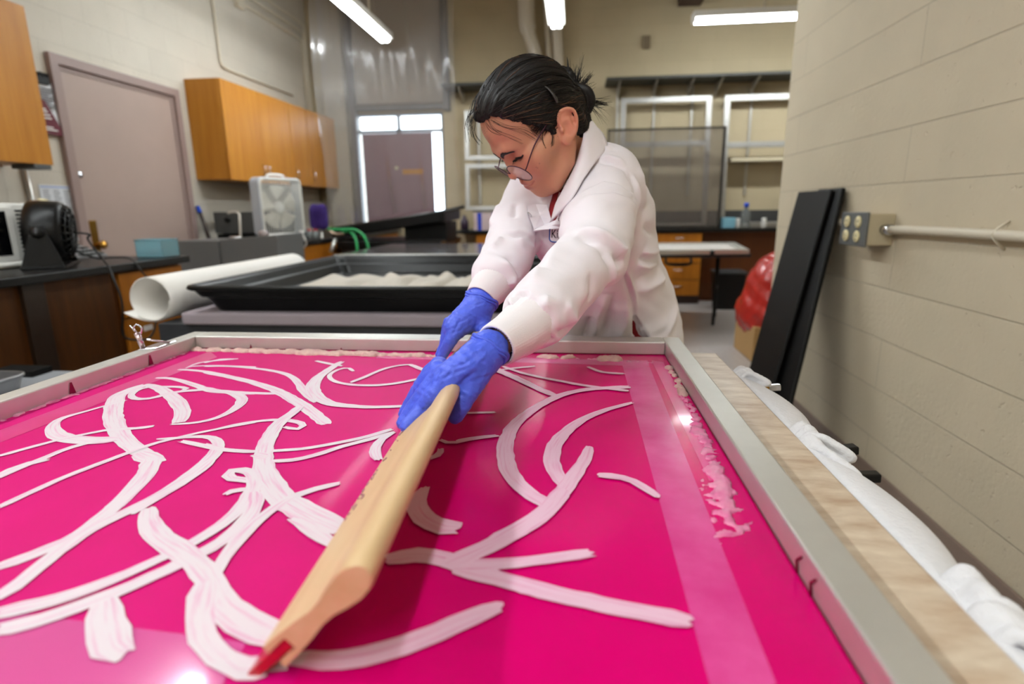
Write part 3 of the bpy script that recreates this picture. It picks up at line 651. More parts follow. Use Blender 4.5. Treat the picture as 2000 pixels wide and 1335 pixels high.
# ================================================================ back counter
CT=.895
t=thing('back_counter','long black topped oak counter along the back wall','counter',(1.0,7.25,0))
MB().box((-1.47,6.93,CT-.04),(4.15,7.54,CT)).build('countertop',blacktop,t,bevel=.004)
MB().box((-1.25,7.5,CT),(4.15,7.54,CT+.2)).build('backsplash',mat('dark slate splashback',(64,64,64),.4),t,bevel=.003)
MB().box((-1.2,6.98,.1),(1.5,7.5,CT-.04)).build('cabinet_body',oakdark,t)
MB().box((1.5,7.3,.0),(4.15,7.5,CT-.04)).build('back_panel',mat('dark oak back panel',(112,58,12),.5,var=.2,vscale=3,vstretch=(5,5,.6)),t)
MB().box((-1.2,7.02,0),(1.5,7.5,.1)).build('plinth',mat('brown plinth',(62,44,36),.6),t)
xs=[-1.2,-.66,-.12,.42,.96,1.49]
for i in range(5):
    for a,b in ((.70,.84),(.50,.69),(.30,.49),(.11,.29)):
        d=MB().box((xs[i]+.008,6.955,a),(xs[i+1]-.008,6.98,b)).build('drawer',oakdraw,t,bevel=.003)
        c=(xs[i]+xs[i+1])/2; z=(a+b)/2+.02
        MB().tube([(c-.05,6.955,z),(c-.045,6.93,z),(c+.045,6.93,z),(c+.05,6.955,z)],.006,8).build('handle',steel,d)
# paper packs with blue bands
pk=mat('pale pink paper pack',(206,184,184),.6,var=.12,vscale=60,vstretch=(.1,.1,1)); bb=mat('blue band',(24,60,180),.5)
for k,(xa,xb,l) in enumerate(((-1.22,-.87,'stack of pale paper packs with blue bands on the back counter'),)):
    for j in range(4):
        t=thing('paper_pack',['bottom','second lowest','third','top'][j]+' pale paper pack of the blue banded stack on the back counter','paper pack',((xa+xb)/2,7.2,CT+.052*j),'blue banded paper packs')
        s_=random.uniform(-.01,.01)
        MB().box((xa+s_,7.0,CT+.052*j),(xb+s_,7.3,CT+.052*j+.05)).build('pack',pk,t,bevel=.004)
        for e in (.04,.22): MB().box((xa+e,6.997,CT+.052*j),(xa+e+.05,7.303,CT+.052*j+.0515)).build('band',bb,t)
o=MB().lathe([(.05,0),(.05,.10),(.03,.14),(.022,.15),(.022,.18),(0,.18)],(-1.36,7.1,CT),(0,0,1),16).build('bottle',mat('dark purple bottle',(58,44,62),.3),loc=(-1.36,7.1,CT)); tag(o,'dark squat bottle left of the blue banded paper packs','bottle')
t=thing('black_tray','black deep tray on the back counter beside the paper packs','tray',(-.4,7.15,CT))
m=MB(); m.box((-.8,6.95,CT),(.12,7.4,CT+.02)).box((-.8,6.95,CT),(-.78,7.4,CT+.16)).box((.10,6.95,CT),(.12,7.4,CT+.16)).box((-.8,6.95,CT),(.12,6.97,CT+.16)).box((-.8,7.38,CT),(.12,7.4,CT+.16)); m.build('basin',black,t,bevel=.004)
MB().tube([(-.81,6.94,CT+.165),(.13,6.94,CT+.165),(.13,7.41,CT+.165),(-.81,7.41,CT+.165)],.013,8,closed=True).build('rim',black,t)
MB().tube([(-1.35,7.0,CT+.24),(-.2,7.0,CT+.24)],.012,8)
o=MB().tube([(-1.3,7.35,CT+.235),(.2,7.35,CT+.235)],.016,10).build('metal_bar',alup,loc=(-.5,7.35,CT+.235)); tag(o,'straight metal bar resting along the back wall above the black tray','bar')
# shelves with brackets
shm=mat('dark shelf board',(52,52,46),.5)
def shelf(xa,xb,z,label,brs):
    t=thing('wall_shelf',label,'shelf',((xa+xb)/2,7.4,z),'dark shelves on the back wall')
    MB().box((xa,7.12,z-.03),(xb,7.53,z)).build('board',shm,t,bevel=.003)
    for x in brs:
        MB().hexa([(x-.008,7.50,z-.16),(x+.008,7.50,z-.16),(x+.008,7.53,z-.16),(x-.008,7.53,z-.16),(x-.008,7.16,z-.032),(x+.008,7.16,z-.032),(x+.008,7.53,z-.032),(x-.008,7.53,z-.032)]).build('bracket',alup,t)
shelf(.34,2.62,2.60,'long dark wall shelf on brackets behind the aluminium frames',(.5,.92,1.33,1.65,2.05))
shelf(-1.6,-.5,2.60,'short dark wall shelf behind the person\'s head',(-1.4,-.9))
for i,px in enumerate((.5,.94,1.39,2.08)):
    o=boxob('shelf_standard',(px-.012,7.525,1.28),(px+.012,7.55,2.56),alup,bevel=.002)
    tag(o,('first','second','third','fourth')[i]+' slotted shelf rail from the left on the back wall right of the person','shelf rail','slotted rails on the back wall')
o=boxob('shelf_standard',(-1.24,7.525,1.2),(-1.216,7.55,2.5),alup,bevel=.002); tag(o,'slotted shelf rail left of the person on the back wall','shelf rail','slotted rails on the back wall')
# leaning aluminium frames
def frame(name,label,xa,xb,za,zb,y,wd,group,dep=.035,m_=alu,cross=()):
    t=thing(name,label,'frame',((xa+xb)/2,y,za),group)
    ln=.09*(zb-za)
    def yy(z): return y+ln*(z-za)/(zb-za)
    def bar(x0,x1,z0,z1,nm):
        MB().hexa([(x0,yy(z0),z0),(x1,yy(z0),z0),(x1,yy(z0)+dep,z0),(x0,yy(z0)+dep,z0),(x0,yy(z1),z1),(x1,yy(z1),z1),(x1,yy(z1)+dep,z1),(x0,yy(z1)+dep,z1)]).build(nm,m_,t,bevel=.003)
    bar(xa,xa+wd,za,zb,'upright'); bar(xb-wd,xb,za,zb,'upright'); bar(xa+wd,xb-wd,zb-wd,zb,'rail'); bar(xa+wd,xb-wd,za,za+wd,'rail')
    for z in cross: bar(xa+wd,xb-wd,z,z+wd,'rail')
    return t
G='aluminium screen frames leaning on the back wall'
frame('screen_frame','tall aluminium frame behind the grey mesh screen on the back counter',.53,1.585,CT,2.415,7.24,.06,G,cross=(1.85,))
frame('screen_frame','tall aluminium frame at the right end of the back counter',1.735,2.75,CT,2.415,7.26,.065,G,cross=(1.82,))
frame('screen_frame','aluminium frame left of the person, upper one',-1.37,-.3,1.74,2.33,7.3,.055,G)
frame('screen_frame','aluminium frame left of the person, lower one standing on the counter',-1.38,-.3,1.13,1.70,7.3,.055,G)
tall=None
o=boxob('ledge',(1.83,7.3,1.66),(2.9,7.5,1.70),mat('cream ledge',(206,194,166),.6)); tag(o,'cream ledge board on the back wall behind the right aluminium frame','ledge')
# grey translucent screen
t=thing('mesh_screen','grey see-through mesh screen in a thin dark frame on the back counter','screen',(1.0,7.1,CT))
xa,xb,zb=.365,1.70,2.03
dk=mat('dark bronze frame',(44,40,36),.4,metal=.3)
MB().box((xa,7.06,CT),(xa+.02,7.09,zb)).build('upright',dk,t,bevel=.002); MB().box((xb-.03,7.06,CT),(xb,7.09,zb)).build('upright',dk,t,bevel=.002)
MB().box((xa,7.06,zb-.02),(xb,7.09,zb)).build('rail',dk,t,bevel=.002); MB().box((xa,7.06,CT),(xb,7.09,CT+.03)).build('rail',dk,t,bevel=.002)
MB().box((xa+.02,7.072,CT+.03),(xb-.03,7.076,zb-.02)).build('mesh',film_mat('grey screen mesh',(124,114,106),.30,.2,.5),t)
# bottle, tubs
t=thing('bottle','clear plastic bottle with a blue cap on the back counter','bottle',(1.98,7.05,CT))
MB().lathe([(.0,0),(.05,0),(.055,.01),(.055,.14),(.045,.19),(.02,.225),(.02,.24)],(1.98,7.05,CT),(0,0,1),20).build('body',mat('clear bottle',(200,206,204),.1,trans=.8,ior=1.3),t)
MB().lathe([(.027,.24),(.027,.28),(.024,.285),(0,.285)],(1.98,7.05,CT),(0,0,1),18).build('cap',mat('blue cap',(24,74,200),.4),t)
o=boxob('tissue_box',(1.72,7.0,CT),(1.86,7.14,CT+.12),mat('pale blue card',(112,160,176),.6),bevel=.006); tag(o,'pale blue carton beside the bottle with the blue cap','box')
for x,l in ((1.895,'small white jar between the pale blue carton and the bottle'),(2.19,'white jar right of the bottle with the blue cap')):
    t=thing('jar',l,'jar',(x,7.05,CT)); MB().lathe([(.0,0),(.028,0),(.03,.01),(.03,.07),(.022,.085)],(x,7.05,CT),(0,0,1),16).build('body',mat('milky glass',(196,194,188),.3),t); MB().lathe([(.026,.085),(.026,.11),(0,.112)],(x,7.05,CT),(0,0,1),16).build('lid',white,t)
# fat pipes on the back wall
pm=mat('pale duct paint',(206,196,178),.3)
a=(-0.6065,7.4000,3.5299); b=(-0.5540,7.4000,3.1438); c=(-0.4936,7.4000,2.9177)
o=MB().tube(bez([(-.60,7.35,3.88),(-.60,7.35,3.45),(-.58,7.36,3.2),(-.50,7.4,2.95),(-.45,7.42,2.6),(-.45,7.42,1.95)],6),[.095]*13+[.075]*18,16).build('duct_pipe',pm,loc=(-.6,7.35,3.88)); tag(o,'fat pale pipe bending down the back wall above the person, left one','pipe','pale pipes above the person')
o=MB().tube([(-.27,7.4,3.88),(-.24,7.4,3.2),(-.22,7.43,2.9),(-.22,7.43,1.9)],.06,14).build('duct_pipe',pm,loc=(-.27,7.4,3.88)); tag(o,'pale vertical pipe on the back wall, just right of the bent one','pipe','pale pipes above the person')
o=MB().tube([(-.40,7.44,3.88),(-.33,7.44,2.9),(-.32,7.44,1.9)],.03,10).build('duct_pipe',pm,loc=(-.4,7.44,3.88)); tag(o,'thin pipe between the two fat pipes on the back wall','pipe','pale pipes above the person')
o=boxob('beam_end',(1.16,7.2,3.42),(1.42,7.55,3.9),mat('dark red brown steel',(62,36,28),.5),bevel=.004); tag(o,'dark red brown steel beam end at the top of the back wall','beam')
o=boxob('bracket',(.78,7.5,2.98),(.86,7.55,3.12),mat('taupe bracket',(120,104,80),.6),bevel=.004); tag(o,'small taupe wall bracket high on the back wall','bracket')
# ================================================================ folding table with a silk screen on it
FZ=.735
t=thing('folding_table','low folding table with black legs and a carrying handle by the back counter','table',(1.1,6.2,0))
MB().hexa([(.2,5.15,FZ-.03),(1.55,5.25,FZ-.03),(1.72,6.4,FZ-.03),(.2,6.4,FZ-.03),(.2,5.15,FZ),(1.55,5.25,FZ),(1.72,6.4,FZ),(.2,6.4,FZ)]).build('tabletop',mat('dark table board',(40,38,38),.5),t,bevel=.004)
for (x,y) in ((1.37,5.70),(1.50,6.18),(.4,5.70),(.4,6.18)):
    MB().tube([(x,y,FZ-.03),(x,y,.0)],.014,8).build('leg',blackm,t)
for x in (1.435,.4): MB().tube([(x-.06 if x>1 else x,5.70,.05),(x+.06 if x>1 else x,6.18,.05)],.011,8).build('foot_rail',blackm,t)
MB().tube([(1.37,5.70,.33),(1.50,6.18,.33)],.01,8).build('cross_brace',blackm,t)
MB().tube(bez([(.80,5.17,FZ-.03),(.82,5.15,FZ-.08),(1.0,5.16,FZ-.08),(1.02,5.19,FZ-.03)],6),.012,8).build('carry_handle',black,t)
t=thing('silk_screen','white silk screen lying on the low folding table','screen',(1.0,5.8,FZ))
P4=[(.25,5.1),(1.52,5.22),(1.68,6.3),(.25,6.25)]
inn=[(.32,5.18),(1.46,5.30),(1.59,6.22),(.32,6.18)]
for i in range(4):
    a,b=P4[i],P4[(i+1)%4]; c_,d_=inn[(i+1)%4],inn[i]
    q=[(*a,FZ+.002),(*b,FZ+.002),(*c_,FZ+.002),(*d_,FZ+.002)]; MB().slab(q,(0,0,.04)).build('frame_bar',alup,t,bevel=.003)
MB().slab([(*p,FZ+.025) for p in inn],(0,0,.002)).build('mesh',mat('white screen mesh',(206,200,194),.6),t)
MB().tube([(1.2,5.19,FZ+.0),(1.2,5.19,FZ+.04)],.02,8).build('corner_clip',black,t)
# bin, red bag on a carton
t=thing('waste_bin','black waste bin under the back counter','bin',(1.75,6.75,0))
MB().hexa([(1.62,6.6,0),(1.88,6.6,0),(1.88,6.85,0),(1.62,6.85,0),(1.59,6.57,.42),(1.91,6.57,.42),(1.91,6.88,.42),(1.59,6.88,.42)]).build('bin_body',black,t,bevel=.01)
MB().tube([(1.59,6.57,.42),(1.91,6.57,.42),(1.91,6.88,.42),(1.59,6.88,.42)],.014,8,closed=True).build('rim',mat('dark grey plastic',(58,58,58),.4),t)
o=boxob('cardboard_box',(1.335,4.3,0),(1.9,4.8,.27),mat('brown cardboard',(176,138,88),.8,var=.08),bevel=.004); tag(o,'brown cardboard box on the floor under the red bag','box')
F_=Field((1.1,4.0,.05),(2.1,5.1,1.0),.018)
F_.ell((1.62,4.55,.34),(.34,.36,.24),.1); F_.ell((1.60,4.52,.56),(.26,.27,.2),.12); F_.chain([(1.52,4.5,.68),(1.62,4.5,.80)],[.12,.05],.08)
V,Q=F_.mesh()
N_=vnorm(V,Q); a_=np.arctan2(V[:,1]-4.55,V[:,0]-1.62); d_=.010*np.abs(np.sin(a_*5+V[:,2]*9))+.007*np.abs(np.sin(a_*11-V[:,2]*19+2*np.sin(V[:,2]*11)))+.004*np.sin(V[:,2]*50+a_*7)
V=V+N_*d_[:,None]
redm=mat('red translucent bag',(200,52,44),.22,var=.3,vscale=9,trans=.2)
o=meshob('plastic_bag',V,Q,redm,loc=(1.62,4.55,.2)); tag(o,'crumpled red plastic bag sagging over the cardboard box','bag')
# ================================================================ right wall: planks, outlet box, conduit
t=thing('black_plank','wide black plank leaning on the right wall, the front one','plank',(.95,2.9,0),'black planks leaning on the right wall')
def plank(par,ya0,ya1,yb0,yb1,xb,xt,zt,th,m_):
    n=np.array([xt-xb,0,zt]); n/=np.linalg.norm(n); nn=np.array([-n[2],0,n[0]])*th
    p=[np.array(q,float) for q in ((xb,ya0,0.012),(xb,ya1,0.012),(xt,yb1,zt),(xt,yb0,zt))]
    m=MB(); m.slab(p,nn); return m.build('board',m_,par,bevel=.006)
pb=mat('black stained board',(12,9,8),.5,spec=.22,var=.25,vscale=6,vstretch=(1,1,.3))
plank(t,2.44,2.76,2.80,3.19,.80,1.165,1.212,.018,pb)
m=MB()
for q in ((1.1,3.1,.97),(.97,2.95,.55),(.985,2.82,.6)): m.lathe([(.004,0),(.003,.002),(0,.003)],(q[0]-.02,q[1],q[2]),(-1,0,.3),8)
t2=thing('black_plank','narrower black plank tucked behind the front one on the right wall','plank',(1.0,2.8,0),'black planks leaning on the right wall')
plank(t2,2.27,2.56,2.74,3.0,.835,1.19,1.218,.02,pb)
t=thing('outlet_box','grey four socket outlet box on the conduit of the right wall','outlet',(1.15,2.4,1.0))
MB().box((1.105,2.33,.995),(1.2,2.53,1.115)).build('box',mat('cream metal box',(190,176,146),.5),t,bevel=.006)
pl_=MB().box((1.094,2.325,.99),(1.106,2.535,1.12)).build('cover_plate',mat('grey cover plate',(104,106,106),.4,metal=.3),t,bevel=.004)
iv=mat('ivory socket',(222,208,162),.45)
for y in (2.385,2.475):
    for z in (1.028,1.083):
        MB().lathe([(.023,0),(.023,.004),(.02,.006),(0,.006)],(1.094,y,z),(-1,0,0),18).build('socket',[iv],pl_)
        m=MB(); m.box((1.0872,y-.009,z-.004),(1.0880,y-.006,z+.010)).box((1.0872,y+.006,z-.004),(1.0880,y+.009,z+.010)).box((1.0872,y-.003,z-.014),(1.0880,y+.003,z-.009)); 
        m.build('slots',blackm,pl_)
t=thing('wall_conduit','cream conduit running along the right wall through the outlet box','conduit',(1.18,1.5,1.05))
MB().tube([(1.175,3.1,1.075),(1.175,2.75,1.078),(1.165,2.6,1.055),(1.165,2.53,1.055)],.013,10).build('pipe',wpaint,t)
MB().tube([(1.165,2.33,1.055),(1.17,2.2,1.06),(1.175,1.9,1.062),(1.175,-1,1.062)],.015,10).build('pipe',wpaint,t)
MB().tube([(1.165,2.33,1.055),(1.166,2.29,1.057)],.02,12).build('connector',steel,t)
st=(1.1900,1.7533,1.0665)
MB().tube([(1.2,st[1],1.1),(1.175,st[1],1.082),(1.157,st[1],1.062),(1.175,st[1],1.042),(1.2,st[1],1.02)],.004,8).build('strap',wpaint,t)
# ================================================================ print table with the pink silk screen
ZM=.843; ZT=.872
marble=mat('travertine laminate',(216,200,178),.35,rgb2=(170,142,116),vscale=13,vstretch=(1.1,3.2,1),detail=10)
t=thing('print_table','print table with a travertine patterned top under the pink silk screen','table',(-.3,.6,0))
MB().box((-.93,-.25,.79),(.317,1.272,.831)).build('tabletop',marble,t,bevel=.003)
for x in (-.85,.24):
    for y in (-.15,1.15): MB().box((x-.03,y-.03,0),(x+.03,y+.03,.79)).build('leg',dgrey,t,bevel=.004)
MB().box((-.85,-.15,.70),(-.82,1.15,.79)).build('apron',dgrey,t); MB().box((.21,-.15,.70),(.24,1.15,.79)).build('apron',dgrey,t)
MB().box((-.85,1.13,.70),(.24,1.16,.79)).build('apron',dgrey,t); MB().box((-.85,-.16,.70),(.24,-.13,.79)).build('apron',dgrey,t)
# screen: aluminium frame
sc=thing('printing_screen','large pink silk screen in an aluminium frame lying on the print table','screen',(-.34,.6,.832))
fa=mat('stained aluminium frame',(214,212,206),.42,metal=.7,var=.14,vscale=7,vstretch=(1,1,1))
X0,X1,Y0,Y1=-.905,.229,-.12,1.245; wd_=.05
zb=.833
def fbar(p,nm='frame_bar'): MB().slab([(*q,zb) for q in p],(0,0,ZT-zb)).build(nm,fa,sc,bevel=.0025)
iX0,iX1,iY0,iY1=X0+.036,X1-.036,Y0+.05,Y1-.05
fbar([(X0,Y0),(iX0,Y0),(iX0,Y1-.0),(X0,Y1)]); fbar([(iX1,Y0),(X1,Y0),(X1,Y1),(iX1,Y1)])
fbar([(iX0,iY1),(iX1,iY1),(iX1,Y1),(iX0,Y1)]); fbar([(iX0,Y0),(iX1,Y0),(iX1,iY0),(iX0,iY0)])
# printing mesh: magenta emulsion; drawn strokes are clear mesh
def pinkmat(name,rgb,rgb2,rough,sp=.5,coat=.02,streak=None):
    m=mat(name,rgb,rough,rgb2=rgb2,vscale=5,vstretch=(1,1,1),coat=coat,spec=sp,bump=.12,bscale=7)
    return m
pinkL=pinkmat('magenta emulsion',(200,0,110),(190,0,100),.55,.12)
pinkR=pinkmat('wet magenta emulsion',(206,0,104),(192,0,94),.24,.16,coat=.10)
whs=mat('clear mesh stroke',(228,214,222),.4)
def strokemat(name,c1,c2):
    m=bpy.data.materials.new(name); m.use_nodes=True; nt=m.node_tree; N=nt.nodes; L=nt.links; b=N['Principled BSDF']
    uv=N.new('ShaderNodeUVMap'); mp=N.new('ShaderNodeMapping'); mp.inputs['Scale'].default_value=(14,230,1); no=N.new('ShaderNodeTexNoise'); no.inputs['Scale'].default_value=1; no.inputs['Detail'].default_value=3
    L.new(uv.outputs[0],mp.inputs[0]); L.new(mp.outputs[0],no.inputs[0])
    mr=N.new('ShaderNodeMapRange'); mr.inputs[1].default_value=.50; mr.inputs[2].default_value=.78; L.new(no.outputs[0],mr.inputs[0])
    mx=N.new('ShaderNodeMix'); mx.data_type='RGBA'; mx.inputs[6].default_value=lin(c1)+(1,); mx.inputs[7].default_value=lin(c2)+(1,); L.new(mr.outputs[0],mx.inputs[0]); L.new(mx.outputs[2],b.inputs['Base Color'])
    b.inputs['Roughness'].default_value=.55; b.inputs['Coat Weight'].default_value=(0 if 'brush' in name else .15); b.inputs['Coat Roughness'].default_value=.1
    return m
stL=strokemat('pale brush stroke',(220,206,212),(218,140,182)); stR=strokemat('pale pink wet stroke',(226,184,204),(214,130,172))
tapeL=mat('faint pale band',(204,44,126),.22,coat=.4,rgb2=(196,28,116),vscale=14)
STROKES=[
([0.012,0.016,0.018,0.018],[(-0.7908,0.9630),(-0.7777,0.9633),(-0.7646,0.9624),(-0.7521,0.9583),(-0.7401,0.9531),(-0.7282,0.9474),(-0.7165,0.9414),(-0.7049,0.9353),(-0.6933,0.9290),(-0.6820,0.9224),(-0.6708,0.9155),(-0.6596,0.9086),(-0.6483,0.9019),(-0.6366,0.8960),(-0.6242,0.8916),(-0.6112,0.8897),(-0.5981,0.8893),(-0.5850,0.8885),(-0.5719,0.8875),(-0.5587,0.8868),(-0.5456,0.8861)]),
([0.014],[(-0.6572,0.9110),(-0.6446,0.9058),(-0.6321,0.9003),(-0.6195,0.8953),(-0.6065,0.8913),(-0.5930,0.8891),(-0.5794,0.8883),(-0.5658,0.8883),(-0.5522,0.8882),(-0.5386,0.8876),(-0.5250,0.8875),(-0.5115,0.8892),(-0.4982,0.8921)]),
([0.012,0.014],[(-0.7893,1.0217),(-0.7763,1.0201),(-0.7633,1.0187),(-0.7504,1.0167),(-0.7376,1.0139),(-0.7251,1.0103),(-0.7126,1.0062),(-0.7003,1.0017),(-0.6882,0.9970),(-0.6761,0.9919),(-0.6641,0.9867),(-0.6522,0.9813),(-0.6403,0.9759),(-0.6285,0.9703),(-0.6166,0.9647),(-0.6048,0.9591),(-0.5930,0.9535),(-0.5811,0.9480)]),
([0.014,0.02,0.026,0.026],[(-0.7196,1.0038),(-0.7078,0.9993),(-0.6959,0.9950),(-0.6840,0.9907),(-0.6721,0.9863),(-0.6603,0.9818),(-0.6485,0.9771),(-0.6370,0.9720),(-0.6255,0.9666),(-0.6142,0.9610),(-0.6029,0.9553),(-0.5917,0.9494),(-0.5805,0.9434),(-0.5695,0.9372),(-0.5586,0.9309),(-0.5477,0.9243),(-0.5371,0.9175),(-0.5266,0.9104),(-0.5164,0.9029),(-0.5065,0.8950),(-0.4968,0.8869),(-0.4872,0.8787),(-0.4775,0.8705),(-0.4680,0.8623),(-0.4585,0.8539),(-0.4490,0.8455),(-0.4396,0.8370),(-0.4303,0.8284),(-0.4211,0.8198),(-0.4120,0.8110),(-0.4032,0.8019),(-0.3947,0.7925),(-0.3863,0.7830),(-0.3778,0.7737),(-0.3688,0.7648),(-0.3594,0.7563)]),
([0.006,0.012],[(-0.7789,1.0303),(-0.7799,1.0448),(-0.7808,1.0593),(-0.7775,1.0732),(-0.7669,1.0830),(-0.7541,1.0898),(-0.7410,1.0963),(-0.7281,1.1029),(-0.7149,1.1090)]),
([0.012,0.01],[(-0.7660,1.0728),(-0.7591,1.0881),(-0.7499,1.1019),(-0.7341,1.1065),(-0.7173,1.1073)]),
([0.009],[(-0.7802,1.0416),(-0.7666,1.0461),(-0.7531,1.0507),(-0.7390,1.0534),(-0.7247,1.0542),(-0.7103,1.0539),(-0.6960,1.0530),(-0.6817,1.0519),(-0.6674,1.0507),(-0.6531,1.0496),(-0.6388,1.0485)]),
([0.01,0.014,0.022],[(-0.7483,1.0465),(-0.7360,1.0478),(-0.7237,1.0494),(-0.7114,1.0502),(-0.6990,1.0498),(-0.6867,1.0485),(-0.6745,1.0468),(-0.6623,1.0447),(-0.6501,1.0423),(-0.6380,1.0395),(-0.6261,1.0363),(-0.6143,1.0327),(-0.6026,1.0286),(-0.5910,1.0241),(-0.5797,1.0191),(-0.5686,1.0136),(-0.5579,1.0074),(-0.5476,1.0005),(-0.5380,0.9928),(-0.5290,0.9842),(-0.5207,0.9751),(-0.5126,0.9658),(-0.5048,0.9562),(-0.4974,0.9462),(-0.4903,0.9361),(-0.4832,0.9259),(-0.4762,0.9158),(-0.4688,0.9058),(-0.4610,0.8961),(-0.4528,0.8869),(-0.4443,0.8779),(-0.4357,0.8691),(-0.4269,0.8603),(-0.4183,0.8514)]),
([0.024,0.03,0.032,0.03,0.028,0.024],[(-0.7791,0.9201),(-0.7820,0.9078),(-0.7838,0.8954),(-0.7839,0.8827),(-0.7831,0.8702),(-0.7800,0.8580),(-0.7746,0.8466),(-0.7677,0.8360),(-0.7602,0.8258),(-0.7525,0.8158),(-0.7448,0.8059),(-0.7370,0.7959),(-0.7291,0.7861),(-0.7210,0.7764),(-0.7128,0.7668),(-0.7044,0.7574),(-0.6958,0.7481),(-0.6870,0.7391),(-0.6781,0.7302),(-0.6690,0.7215),(-0.6597,0.7129),(-0.6504,0.7044),(-0.6410,0.6960),(-0.6314,0.6877),(-0.6217,0.6797),(-0.6118,0.6718),(-0.6017,0.6643),(-0.5913,0.6572),(-0.5807,0.6503),(-0.5701,0.6435),(-0.5595,0.6366),(-0.5489,0.6298),(-0.5382,0.6230)]),
([0.016,0.036,0.03],[(-0.5148,0.6145),(-0.5318,0.6205),(-0.5484,0.6275),(-0.5649,0.6350)]),
([0.028,0.026,0.022],[(-0.5355,0.6209),(-0.5277,0.6093),(-0.5198,0.5977),(-0.5126,0.5856),(-0.5070,0.5727),(-0.5028,0.5593),(-0.4988,0.5459),(-0.4948,0.5324),(-0.4910,0.5189),(-0.4876,0.5052),(-0.4859,0.4913)]),
([0.024,0.022,0.02,0.02],[(-0.5301,0.6162),(-0.5240,0.6046),(-0.5178,0.5930),(-0.5119,0.5812),(-0.5067,0.5692),(-0.5021,0.5568),(-0.4980,0.5444),(-0.4943,0.5318),(-0.4910,0.5190),(-0.4883,0.5062),(-0.4859,0.4933),(-0.4839,0.4803),(-0.4822,0.4672),(-0.4814,0.4541),(-0.4829,0.4411),(-0.4877,0.4289),(-0.4944,0.4176),(-0.5018,0.4068),(-0.5101,0.3966)]),
([0.02,0.026,0.03,0.026],[(-0.7791,0.9201),(-0.7674,0.9152),(-0.7557,0.9105),(-0.7444,0.9049),(-0.7337,0.8982),(-0.7233,0.8910),(-0.7132,0.8835),(-0.7031,0.8758),(-0.6932,0.8680),(-0.6834,0.8600),(-0.6738,0.8518),(-0.6643,0.8435),(-0.6550,0.8349),(-0.6459,0.8261),(-0.6370,0.8172),(-0.6284,0.8079),(-0.6201,0.7984),(-0.6122,0.7885),(-0.6050,0.7782),(-0.5985,0.7674),(-0.5928,0.7561),(-0.5872,0.7448)]),
([0.008,0.012,0.02,0.022,0.016],[(-0.5932,0.7362),(-0.5808,0.7391),(-0.5685,0.7427),(-0.5570,0.7480),(-0.5477,0.7568),(-0.5409,0.7676),(-0.5377,0.7799),(-0.5365,0.7927),(-0.5368,0.8054),(-0.5384,0.8181),(-0.5412,0.8306),(-0.5455,0.8426),(-0.5514,0.8539),(-0.5594,0.8639),(-0.5689,0.8724),(-0.5793,0.8798),(-0.5904,0.8863),(-0.6022,0.8909),(-0.6148,0.8931),(-0.6275,0.8947)]),
([0.012,0.012,0.014,0.016],[(-0.6855,0.8906),(-0.6868,0.9029),(-0.6983,0.9083),(-0.7108,0.9108),(-0.7236,0.9110),(-0.7363,0.9096),(-0.7490,0.9079),(-0.7615,0.9051),(-0.7687,0.8953),(-0.7686,0.8826),(-0.7649,0.8704),(-0.7585,0.8594),(-0.7493,0.8505),(-0.7384,0.8439),(-0.7260,0.8416),(-0.7140,0.8458),(-0.7062,0.8556),(-0.7031,0.8680),(-0.6967,0.8788),(-0.6861,0.8859),(-0.6743,0.8908),(-0.6620,0.8942),(-0.6496,0.8975)]),
([0.008,0.01,0.016,0.028,0.03,0.026],[(-0.7462,0.8326),(-0.7525,0.8215),(-0.7584,0.8102),(-0.7633,0.7984),(-0.7677,0.7864),(-0.7724,0.7745),(-0.7779,0.7630),(-0.7816,0.7508),(-0.7806,0.7383),(-0.7746,0.7271),(-0.7671,0.7168),(-0.7585,0.7074),(-0.7489,0.6990),(-0.7388,0.6912),(-0.7281,0.6842),(-0.7167,0.6785),(-0.7046,0.6747),(-0.6920,0.6722),(-0.6794,0.6703),(-0.6667,0.6694),(-0.6540,0.6701),(-0.6418,0.6738),(-0.6298,0.6783)]),
([0.014,0.01,0.012],[(-0.6132,0.7285),(-0.6243,0.7213),(-0.6366,0.7166),(-0.6496,0.7141),(-0.6625,0.7113),(-0.6744,0.7057),(-0.6846,0.6972),(-0.6942,0.6881),(-0.7035,0.6787),(-0.7116,0.6683),(-0.7186,0.6570),(-0.7251,0.6455),(-0.7316,0.6340),(-0.7381,0.6224),(-0.7445,0.6109)]),
([0.012,0.014],[(-0.6538,0.6710),(-0.6625,0.6592),(-0.6706,0.6469),(-0.6749,0.6329),(-0.6765,0.6183),(-0.6785,0.6038),(-0.6809,0.5893),(-0.6852,0.5753),(-0.6903,0.5615)]),
([0.012,0.02,0.022],[(-0.6667,0.6079),(-0.6812,0.5957),(-0.6854,0.5766),(-0.6855,0.5571)]),
([0.012,0.012,0.01,0.008],[(-0.6128,0.4907),(-0.6113,0.5032),(-0.6098,0.5156),(-0.6082,0.5281),(-0.6065,0.5405),(-0.6046,0.5530),(-0.6021,0.5652),(-0.5988,0.5774),(-0.5952,0.5894),(-0.5914,0.6014),(-0.5873,0.6132),(-0.5830,0.6250),(-0.5788,0.6368),(-0.5746,0.6487),(-0.5699,0.6603),(-0.5635,0.6711),(-0.5556,0.6809),(-0.5470,0.6900),(-0.5383,0.6991),(-0.5294,0.7079),(-0.5201,0.7163),(-0.5103,0.7243),(-0.5003,0.7318),(-0.4901,0.7392),(-0.4799,0.7464),(-0.4697,0.7538)]),
